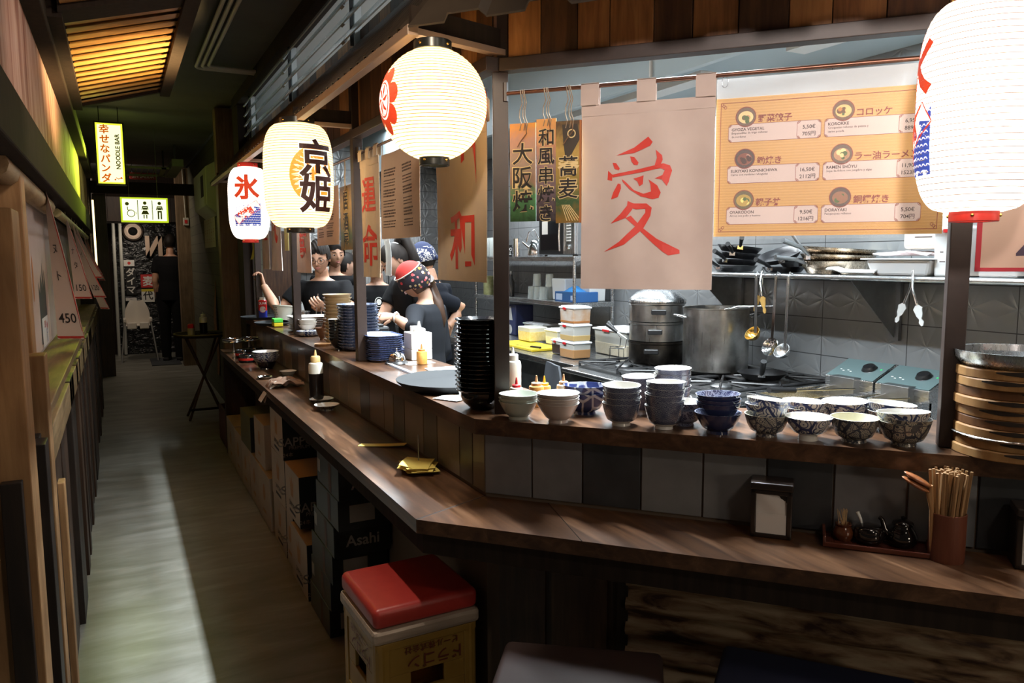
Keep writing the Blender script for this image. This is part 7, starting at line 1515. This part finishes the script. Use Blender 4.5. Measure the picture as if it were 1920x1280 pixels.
# woman with the red headscarf
h7 = (1.62, 4.46, 1.412); P7, M7, sp7, f7, r7 = person('person in charcoal with a red and floral headscarf, long brown ponytail', h7, cam_ang(h7, -112), RAD(-22), pelvis=(1.73, 4.50), torso=cam_ang(h7, -118), S=.93, shirt=m_greyt, skin=m_skin2, sleeve=1.25, arms=(None, ((1.525, 4.22, 1.135), (1.455, 4.36, 1.20))), hand_dir=(None, (-.6, .5, .05)), hand_n=(None, (.3, .5, -.8)), hand_curl=(.6, .8), trousers=m_greyt, roll=RAD(26))
m_flo = NT('floral black scarf'); v = m_flo.new('ShaderNodeTexVoronoi'); m_flo.l.new(m_flo.coords(), v.inputs['Vector']); v.inputs['Scale'].default_value = 38; sp_n = m_flo.n.new('ShaderNodeSeparateColor'); m_flo.l.new(v.outputs['Color'], sp_n.inputs[0])
hue = m_flo.ramp(sp_n.outputs[0], [(.0, (.55, .03, .04)), (.35, (.65, .30, .30)), (.55, (.6, .55, .4)), (.75, (.5, .3, .05)), (.9, (.02, .015, .03))]); mk = m_flo.math('LESS_THAN', v.outputs['Distance'], .36); mx = m_flo.new('ShaderNodeMix', data_type='RGBA'); m_flo.l.new(mk, mx.inputs[0]); mx.inputs[6].default_value = (.015, .012, .02, 1); m_flo.l.new(hue, mx.inputs[7]); m_flo.base(mx.outputs[2]); m_flo.b.inputs['Roughness'].default_value = .8
top7 = lambda d: d.z > .52-.12*d.y
head_shell(top7, .016, M7, lambda d: .006).build('headscarf_top', mat('red cotton', (.50, .035, .028), .85), P7, smooth=80)
head_shell(lambda d: (not top7(d)) and d.z > -.08-.38*max(0, -d.y)+.05*d.y, .019, M7, lambda d: .004).build('headscarf_band', m_flo.m, P7, smooth=80)
mb = MB(); n_ = 36; pts = []
for k in range(n_):
    a = 2*PI*k/n_; y_ = math.cos(a); 
    z_ = .52-.12*y_*.8; c_ = math.sqrt(1-z_*z_); d = Vector((math.sin(a)*c_, math.cos(a)*c_, z_)); p_ = head_pt(d); pts.append(M7 @ (p_*(1+.026/p_.length)))
mb.tube(pts, .004, 6, closed=True).build('headscarf_piping', m_wht2, P7)
head_shell(lambda d: d.y < .05 and -.6 < d.z < -.05, .007, M7).build('hair', m_hairb, P7, smooth=80)
MB().tube([M7 @ Vector((0, -.10, -.03)), (h7[0]+.115, h7[1]+.03, 1.375), (h7[0]+.135, h7[1]-.03, 1.27), (h7[0]+.165, h7[1]-.04, 1.17), (h7[0]+.17, h7[1]-.04, 1.10)], [.026, .04, .042, .03, .006], 16).build('ponytail', m_hairb, P7, smooth=80)
w_ = Vector((1.462, 4.34, 1.198)); MB().tube([tuple(w_+Vector((.02*math.cos(a*PI/8), .012*math.cos(a*PI/8), .03*math.sin(a*PI/8)))) for a in range(16)], .007, 6, closed=True).build('bracelet', mat('pale bracelet', (.7, .7, .68), .3), P7, smooth=60)
# dark figure by the far door
h8 = (.735, 12.75, 1.80); P8, M8, sp8, f8, r8 = person('person in black walking away at the dark far end of the aisle', h8, cam_ang(h8, 170), 0, pelvis=(.70, 12.72), S=1.12, eyes=False)
head_shell(lambda d: d.z > .3 or (d.y < .1 and d.z > -.5), .010, M8).build('hair', m_hair, P8, smooth=80)
# ------------------------------------------------------------------ left wall: posters and paper slips
def slip(label, y, z1, z0, x0, x1, wt_, words, price, group='paper price slips on the left wall', curl=0.0, tw=.9, xo=-.245):
    """paper strip hung from the bamboo rod; its foot swings out into the aisle"""
    s_ = thing('paper_slip', label, 'paper', (xo, y, z1), 0, group); L = z1-z0
    def fn(u, v):
        a = tw*v**.8; w = wt_*(.8+.2*v); return (x0*v+u*w*math.sin(a)+curl*v*v, (.5-u)*w*math.cos(a)*.9, -v*L)
    MB().sheet(5, 20, fn, .0008).build('sheet', m_slip, s_, smooth=70)
    def pr(a, b):
        u, v = a/wt_+.5, -b/L; p = Vector(fn(u, v)); q = Vector(fn(u+.01, v))-p; r_ = Vector(fn(u, min(1, v+.01)))-p; n_ = q.cross(r_); n_ = n_.normalized() if n_.length else Vector((1, 0, 0))
        if n_.y > 0: n_ = -n_
        return tuple(p+n_*.0022)
    mb = MB(); w = .0055
    mb.mapped(rect(-wt_/2, -L, wt_/2, -L+.012), pr, maxlen=.03); mb.mapped(rect(wt_/2-w, -L, wt_/2, -.1*L), pr, maxlen=.03); mb.build('red_border', m_redb, s_)
    mb = MB(); n_ = len(words)
    for k, ch in enumerate(words): mb.mapped(at(txt(ch, wt_*.42, .004), -wt_*.06, -L*(.42+.17*k)), pr, maxlen=.02)
    if price: mb.mapped(at(txt(price, wt_*.5, .004), 0, -L*.86), pr, maxlen=.02)
    if mb.v: mb.build('lettering', m_ink, s_)
    MB().tube([(0, 0, .0), (0, 0, .05)], .002, 5).build('clip', mat('tan string', (.4, .3, .12), .8), s_)
m_slip = mat('off white slip', (.66, .55, .49), .75); m_redb = mat('red slip border', (.5, .04, .03), .6)
slip('long paper slip with a red border priced 450, nearest on the left wall', 3.62, 1.86, 1.225, .012, 0, .112, 'ヌト', '450', curl=.0, tw=1.05)
slip('second paper slip on the left wall, priced 150', 5.05, 1.80, 1.325, .02, 0, .105, 'ナタ', '150', tw=1.0)
slip('third paper slip on the left wall, slanting toward the shelf', 5.75, 1.79, 1.30, .05, 0, .10, 'イ', '120', curl=.05, tw=.8)
slip('fourth paper slip on the left wall, curling far out', 6.5, 1.79, 1.18, .03, 0, .09, 'メ', '', curl=.09, tw=.7)
slip('fifth paper slip, shorter, behind the curling one', 6.1, 1.79, 1.42, .06, 0, .09, '', '', curl=.03, tw=.8)
slip('sixth paper slip far along the left wall', 7.6, 1.78, 1.42, .03, 0, .09, '', '', curl=.05, tw=.6); slip('farthest paper slip on the left wall, just before the dark partition', 8.3, 1.78, 1.35, .03, 0, .09, '', '', curl=.06, tw=.6)
po = thing('ramen_poster', 'tall pale food poster pasted in the left wall recess', 'poster', (-.358, 3.95, 1.10), RAD(90)); MB().b2((0, -.002, 0), (1.15, 0, .70)).build('sheet', mat('poster paper', (.58, .44, .38), .7, noise=(3, (.66, .53, .47))), po)
MB().mapped(poly([(.55, .02), (.95, .02), (.95, .32), (.9, .40), (.86, .30), (.8, .44), (.76, .3), (.7, .38), (.62, .28), (.55, .34)]), flat(-.003)).build('dark_print', mat('charcoal print', (.06, .055, .06), .7), po); MB().mapped(rect(.6, .0, .95, .15), flat(-.004)).build('white_panel', m_paper, po)
MB().mapped(at(txt('SUN', .05, .02), .76, .115), flat(-.005)).mapped(disc(.87, .1, .02), flat(-.005)).build('lettering', m_redb, po); MB().mapped(at(txt('円', .05), .85, .06), flat(-.005)).mapped(at(txt('550', .04), .86, .025), flat(-.005)).build('blue_mark', mat('blue print', (.08, .12, .4), .6), po)
MB().mapped(disc(.3, .36, .03, 20, .11), flat(-.003)).build('orange_print', mat('orange poster print', (.62, .25, .08), .7), po); MB().mapped(at(txt('ラーメン', .075, .01, 3, True), .18, .30), flat(-.003)).build('script', m_ink, po)
o = MB().b2((-.40, 2.66, 1.085), (-.235, 2.76, 1.80)).build('window_stile', m_tan, bevel=.004); struct(o); o.name = 'trim_9'
# ------------------------------------------------------------------ signs at the far end
def emis(name, col, es, base=(.8, .8, .7)): return mat(name, base, .5, emit=col, es=es)
pn = thing('hanging_sign', 'tall lit sign with red characters, hanging at the far left', 'sign', (-.10, 7.5, 2.195)); w, hh = .205, .505
mb = MB(); mb.b2((-.012, -.03, -.012), (w+.012, .03, 0)); mb.b2((-.012, -.03, hh), (w+.012, .03, hh+.012)); mb.b2((-.012, -.03, 0), (0, .03, hh)); mb.b2((w, -.03, 0), (w+.012, .03, hh)); mb.build('frame', m_blackmat, pn)
MB().b2((0, -.026, 0), (w, .026, hh)).build('rim_panel', emis('yellow green light panel', (.85, .95, .03), 1.15), pn); MB().b2((.014, -.0275, .014), (w-.014, .0275, hh-.014)).build('face_panel', emis('bright light panel', (1, 1, .55), 1.35), pn)
m_ro = mat('red orange sign letters', (.6, .08, .01), .5, emit=(.9, .16, .0), es=.55)
MB().mapped(at(txt('幸せなパンダ', .078, .03, 3, True), .064, hh*.5), flat(-.0285)).build('lettering', m_ro, pn); MB().mapped(at(txt('NOODLE BAR', .047, .035), .158, hh*.5+.02, rot=PI/2), flat(-.0285)).build('lettering', mat('olive sign letters', (.2, .18, .03), .6), pn)
MB().mapped(at(stroke([(-.02, .008), (0, -.004), (.02, .008)], .007), .155, .045), flat(-.0285)).mapped(disc(.178, .05, .008), flat(-.0285)).mapped(disc(.13, .035, .007), flat(-.0285)).build('mark', m_ro, pn)
for x in (.03, w-.03): MB().cyl((x, 0, hh), (x, 0, 2.84-2.195), .004, 6).build('hanger', m_black, pn)
GRN = (.72, .95, .05)
l = area_light('sign_glow', (.0, 7.44, 2.45), (-.6, 6.6, 2.15), .2, .5, 10, GRN, 80); l2 = area_light('sign_glow', (.0, 7.56, 2.45), (.0, 12, 2.2), .2, .5, .9, GRN)
wcs = thing('restroom_sign', 'lit green and white restroom pictogram sign on two wires', 'sign', (.073, 8.5, 1.925)); w, hh = .405, .222
MB().b2((-.01, -.03, -.01), (w+.01, .03, hh+.01)).build('frame', emis('green sign frame', (.62, .8, .02), .8, (.4, .5, .05)), wcs); MB().b2((.006, -.032, .006), (w-.006, .032, hh-.006)).build('face_panel', emis('pale green light panel', (.93, 1, .6), 1.5), wcs)
m_olive = mat('olive pictogram', (.16, .17, .02), .6); mb = MB(); fl = flat(-.0335)
mb.mapped(rect(.138, .015, .145, hh-.015), fl).mapped(rect(.268, .015, .275, hh-.015), fl)
for cx, dress in ((.206, True), (.337, False)):
    mb.mapped(disc(cx, .178, .0165), fl).mapped(poly([(cx-.032, .112), (cx-.024, .15), (cx+.024, .15), (cx+.032, .112), (cx+.024, .112), (cx+.018, .137), (cx-.018, .137), (cx-.024, .112)]), fl).mapped(rect(cx-.02, .113, cx+.02, .134), fl)
    if dress: mb.mapped(poly([(cx-.018, .105), (cx+.018, .105), (cx+.037, .068), (cx-.037, .068)]), fl).mapped(rect(cx-.017, .026, cx-.007, .064), fl).mapped(rect(cx+.007, .026, cx+.017, .064), fl)
    else: mb.mapped(rect(cx-.02, .088, cx+.02, .105), fl).mapped(rect(cx-.02, .022, cx-.006, .09), fl).mapped(rect(cx+.006, .022, cx+.02, .09), fl)
mb.mapped(disc(.048, .168, .0175), fl).mapped(ring(.08, .075, .036, .007), fl).mapped(stroke([(.05, .14), (.052, .108), (.09, .108)], .009), fl).mapped(stroke([(.122, .065), (.125, .078), (.122, .09)], .005), fl); mb.build('pictogram', m_olive, wcs)
for x in (.07, .325): MB().cyl((x, 0, hh), (x, 0, 2.84-1.925), .003, 6).build('wire', m_steeld, wcs)
area_light('sign_glow', (.27, 8.44, 2.03), (.27, 5, 1.2), .36, .18, .5, (.85, .95, .3))
ns = thing('exit_sign', 'small dark red sign with pale capitals above the restroom sign', 'sign', (.215, 11.5, 2.61)); MB().b2((0, -.01, 0), (.325, .01, .092)).build('board', mat('dark red board', (.36, .03, .02), .5), ns); MB().mapped(at(txt('SIN SALIDA', .066, .02, squeeze=.8), .162, .046), flat(-.012)).build('lettering', mat('dull pale letters', (.75, .6, .5), .6), ns)
for x in (.03, .29): MB().cyl((x, 0, .09), (x, 0, .23), .003, 6).build('wire', m_steeld, ns)
# hanging metal rack near the ceiling
rk = thing('ceiling_rack', 'metal rack hung below the ceiling behind the lit sign', 'rack', (.1, 9.8, 2.58)); mb = MB(); mb.b2((0, 0, 0), (.50, .03, .025)); mb.b2((0, .9, .0), (.50, .93, .025)); mb.b2((.42, 0, 0), (.47, .93, .02)); mb.build('frame', mat('olive metal', (.15, .16, .05), .5), rk)
for k in range(6): MB().b2((.03+k*.065, .0, .02), (.038+k*.065, .93, .028)).build('bar', mat('olive bar', (.2, .2, .06), .5), rk)
for x in (.03, .46): MB().cyl((x, .4, .02), (x, .4, .26), .008, 8).build('hanger', m_black, rk)
ct = MB().b2((.62, 9.6, 2.60), (.74, 11.0, 2.68)).build('cable_tray', mat('green grey tray', (.16, .18, .08), .5)); tag(ct, 'green grey cable tray under the ceiling right of the rack', 'tray'); MB().b2((.64, 9.6, 2.68), (.66, 9.62, 2.84)).build('hanger', m_black, ct)
# white pipes, round eye disc, channel letter and signs on the black door
for k, x in enumerate((-.03, .066)):
    o = MB().tube([(x+.01, 13.8, 2.15), (x-.01, 13.78, 0 if k == 0 else .02)], .026, 10).build('white_pipe', mat('dull white pipe', (.42, .42, .38), .5), smooth=60); tag(o, 'white pipe %s of the black door' % ['on the left edge', 'just right of its twin, left part'][k], 'pipe', 'white pipes by the far door')
m_rim = mat('beige rim', (.36, .26, .19), .5)
ey = thing('eye_disc', 'round disc like an eye mounted on the black door', 'ornament', (.26, 13.86, 2.0)); R_ = Matrix.Rotation(PI/2, 4, 'X')
MB().lathe([(.125, -.02), (.15, -.02), (.15, .03), (.125, .03)], 40, M=R_, close=True).build('rim', m_dark, ey, smooth=40); MB().lathe([(0, .0), (.125, 0), (.125, .01), (0, .01)], 40, M=R_).build('plate', m_rim, ey, smooth=40); MB().mapped(poly([(-.11, .05), (-.02, .08), (.1, .02), (.09, -.06), (.02, -.1), (-.07, -.06)]), flat(-.012)).build('lid_print', mat('pale brown lid', (.5, .36, .27), .5), ey); MB().lathe([(.07, .01), (.066, .03), (.04, .05), (0, .055)], 32, M=R_).build('pupil', mat('glossy black', (.01, .01, .01), .08), ey, smooth=60)
nl = thing('channel_letter', 'big beige mirrored N letter on the black door', 'letter', (.43, 13.87, 1.6)); w, hh, t_ = .25, .33, .062
for pts in ([(0, 0), (t_, 0), (t_, hh), (0, hh)], [(w-t_, 0), (w, 0), (w, hh), (w-t_, hh)], [(0, 0), (t_*1.2, 0), (w, hh), (w-t_*1.2, hh)]):
    mb = MB(); M_ = Matrix(((1, 0, 0, 0), (0, 0, 1, -.05), (0, 1, 0, 0), (0, 0, 0, 1))); mb.prism(pts, 0, .06, 0, M_); mb.build('stroke', m_rim, nl)
def dsign(label, x, z, w, hh, mb_, words, mw, size, vert=False): 
    s_ = thing('door_sign', label, 'sign', (x, 13.885, z), group='signs on the far door'); MB().b2((0, -.008, 0), (w, 0, hh)).build('board', mb_, s_); MB().mapped(at(txt(words, size, .02, 3, vert), w/2, hh/2), flat(-.010)).build('lettering', mw, s_); return s_
m_sgw = mat('sign white', (.6, .58, .54), .6)
dsign('small white sign with a red dot on the black door', .10, 1.44, .155, .10, m_sgw, '●', m_redb, .06); dsign('vertical white letters on black, centre of the far door', .12, .98, .14, .44, m_blackmat, 'ダイマ', m_sgw, .14, True); dsign('blank white label under the vertical letters on the far door', .10, .88, .16, .045, m_sgw, '一', m_grey, .03)
dsign('red square sign with a white character on the far door', .335, 1.09, .22, .215, mat('red door sign', (.42, .02, .02), .5), '麦', m_sgw, .17); s_ = dsign('white sign with a yellow top and black character on the far door', .335, .855, .19, .21, m_sgw, '代', m_ink, .15); MB().b2((0, -.009, .17), (.19, -.0085, .21)).build('yellow_band', mat('yellow band', (.5, .4, .03), .5), s_)
area_light('far_door_fill', (.25, 13.3, 2.1), (.25, 13.9, 1.5), .25, .1, 5, (1, .85, .68)); area_light('far_floor_fill', (.0, 11.6, 2.75), (.15, 12.6, .3), .3, .3, 13, (1, .82, .66))  # both added, unseen: brighten the door ornaments and the high chair
# vertical lit slit on the left
o = MB().b2((-.215, 9.95, 1.40), (-.195, 10.0, 2.22)).build('light_strip', emis('warm light strip', (1, .72, .34), 3.0)); tag(o, 'narrow warm vertical light strip on the far left wall', 'lamp')
# high chair
hc = thing('high_chair', 'white plastic high chair with grey tube legs at the end of the aisle', 'high chair', (.24, 13.0, 0), 0); m_wc = mat('white chair plastic', (.72, .66, .58), .4)
MB().sheet(14, 10, lambda u, v: ((u-.5)*.34*(1-.55*max(0, v-.35)**2*2.2), .10+.04*v-.05*math.cos((u-.5)*3), .56+.36*v), .02).build('backrest', m_wc, hc, smooth=70)
mb = MB(); mb.b2((-.20, -.14, .60), (-.16, .12, .66)); mb.b2((.16, -.14, .60), (.20, .12, .66)); mb.b2((-.20, .10, .60), (.2, .13, .66)); mb.build('armrest', m_wc, hc, bevel=.012); MB().b2((-.17, -.14, .54), (.17, .12, .56)).build('seat', m_wc, hc, bevel=.01); MB().b2((-.15, -.165, .50), (-.02, -.14, .60)).build('front_panel', m_wc, hc, bevel=.02); MB().b2((.02, -.165, .50), (.15, -.14, .60)).build('front_panel', m_wc, hc, bevel=.02)
for sx in (-1, 1):
    for sy in (-1, 1): MB().tube([(sx*.18, sy*.12, .60), (sx*.25, sy*.2, 0)], .011, 8).build('leg', mat('grey tube', (.3, .3, .29), .4), hc, smooth=60)
# high bistro table with condiments
bt = thing('folding_table', 'dark round bistro table with folding legs past the bar end', 'table', (.705, 8.0, 0)); MB().lathe([(0, .80), (.245, .80), (.255, .806), (.255, .822), (.245, .828), (0, .828)], 48).build('tabletop', m_dark, bt, smooth=40); MB().lathe([(.247, .825), (.258, .825), (.258, .834), (.247, .834)], 48, close=True).build('rim', mat('olive rim', (.2, .17, .05), .4), bt, smooth=40)
for sx in (-1, 1):
    for sy in (-1, 1): MB().tube([(sx*.15*sy, -sy*.15, .80), (-sx*.16*sy, sy*.16-.05*(sy > 0), 0)], .012, 8).build('leg', mat('red brown leg', (.07, .035, .022), .5), bt)
MB().b2((-.16, -.2, .10), (.3, -.18, .12)).build('stretcher', m_dark, bt)
squeeze('squeeze_bottle', 'soy squeeze bottle with a label on the bistro table', (.715, 7.92, .828), .035, .21, m_clr, m_clr, (m_soy, .66)); b = thing('chili_jar', 'small red capped spice jar on the bistro table', 'jar', (.60, 7.9, .828)); MB().lathe([(0, 0), (.032, 0), (.032, .06), (.028, .065), (0, .065)], 20).build('jar', mat('jar label', (.4, .36, .2), .5), b, smooth=40); MB().lathe([(.03, .062), (.03, .095), (.02, .105), (0, .105)], 20).build('cap', m_rc, b, smooth=40)
o = MB().lathe([(0, 0), (.09, 0), (.1, .012), (.09, .008), (0, .006)], 28).build('black_saucer', m_lacq, smooth=40, loc=(.87, 7.95, .829)); tag(o, 'flat black saucer on the bistro table beside the column', 'saucer')
# things on the right wall past the bar
ac = thing('air_conditioner', 'angular wall unit jutting out high on the right, lit green', 'air conditioner', (.966, 9.0, 2.0)); mb = MB(); mb.add([(0, -.6, .0), (-.12, -.6, .10), (-.12, -.6, .48), (0, -.6, .55), (0, .7, 0), (-.12, .7, .10), (-.12, .7, .48), (0, .7, .55)], [(0, 1, 2, 3), (7, 6, 5, 4), (0, 4, 5, 1), (1, 5, 6, 2), (2, 6, 7, 3), (3, 7, 4, 0)]); mb.build('housing', mat('cream enamel', (.42, .42, .33), .5), ac, bevel=.006); MB().b2((-.123, -.35, .2), (-.119, -.1, .42)).build('sticker', m_ink, ac)
w_ = thing('wall_poster', 'pale green lit poster below the wall unit on the right', 'poster', (.965, 9.4, 1.68), ARZ); MB().b2((-.55, -.003, 0), (.55, 0, .33)).build('sheet', mat('pale poster', (.45, .42, .28), .7), w_); mb = MB()
for r_ in range(3):
    for c_ in range(5): mb.mapped(at(txt('円', .09), -.42+c_*.21, .27-r_*.105), flat(-.0045))
mb.build('print', mat('faint red print', (.3, .12, .06), .7), w_)
w_ = thing('fish_banner', 'long orange fish shaped cut-out hanging on the dark brick wall', 'banner', (.955, 9.1, .25), ARZ); MB().sheet(6, 20, lambda u, v: ((u-.5)*(.22*math.sin(PI*min(1, .15+v*.9))+.03), .01*math.sin(v*8), v*1.05), .003).build('cutout', mat('orange cut-out', (.36, .16, .06), .7, noise=(14, (.14, .05, .02))), w_, smooth=60)
o = thing('fuse_switch', 'small cream switch box on the far right return wall', 'switch', (.88, 11.985, 2.03)); MB().b2((0, -.01, 0), (.075, .012, .11)).build('box', mat('cream switch', (.45, .43, .36), .5), o, bevel=.004); MB().b2((.02, -.014, .03), (.055, -.009, .08)).build('rocker', m_rc, o); MB().cyl((.035, 0, .11), (.02, 0, .80), .008, 8).build('conduit', mat('cream conduit pipe', (.4, .38, .3), .5), o)
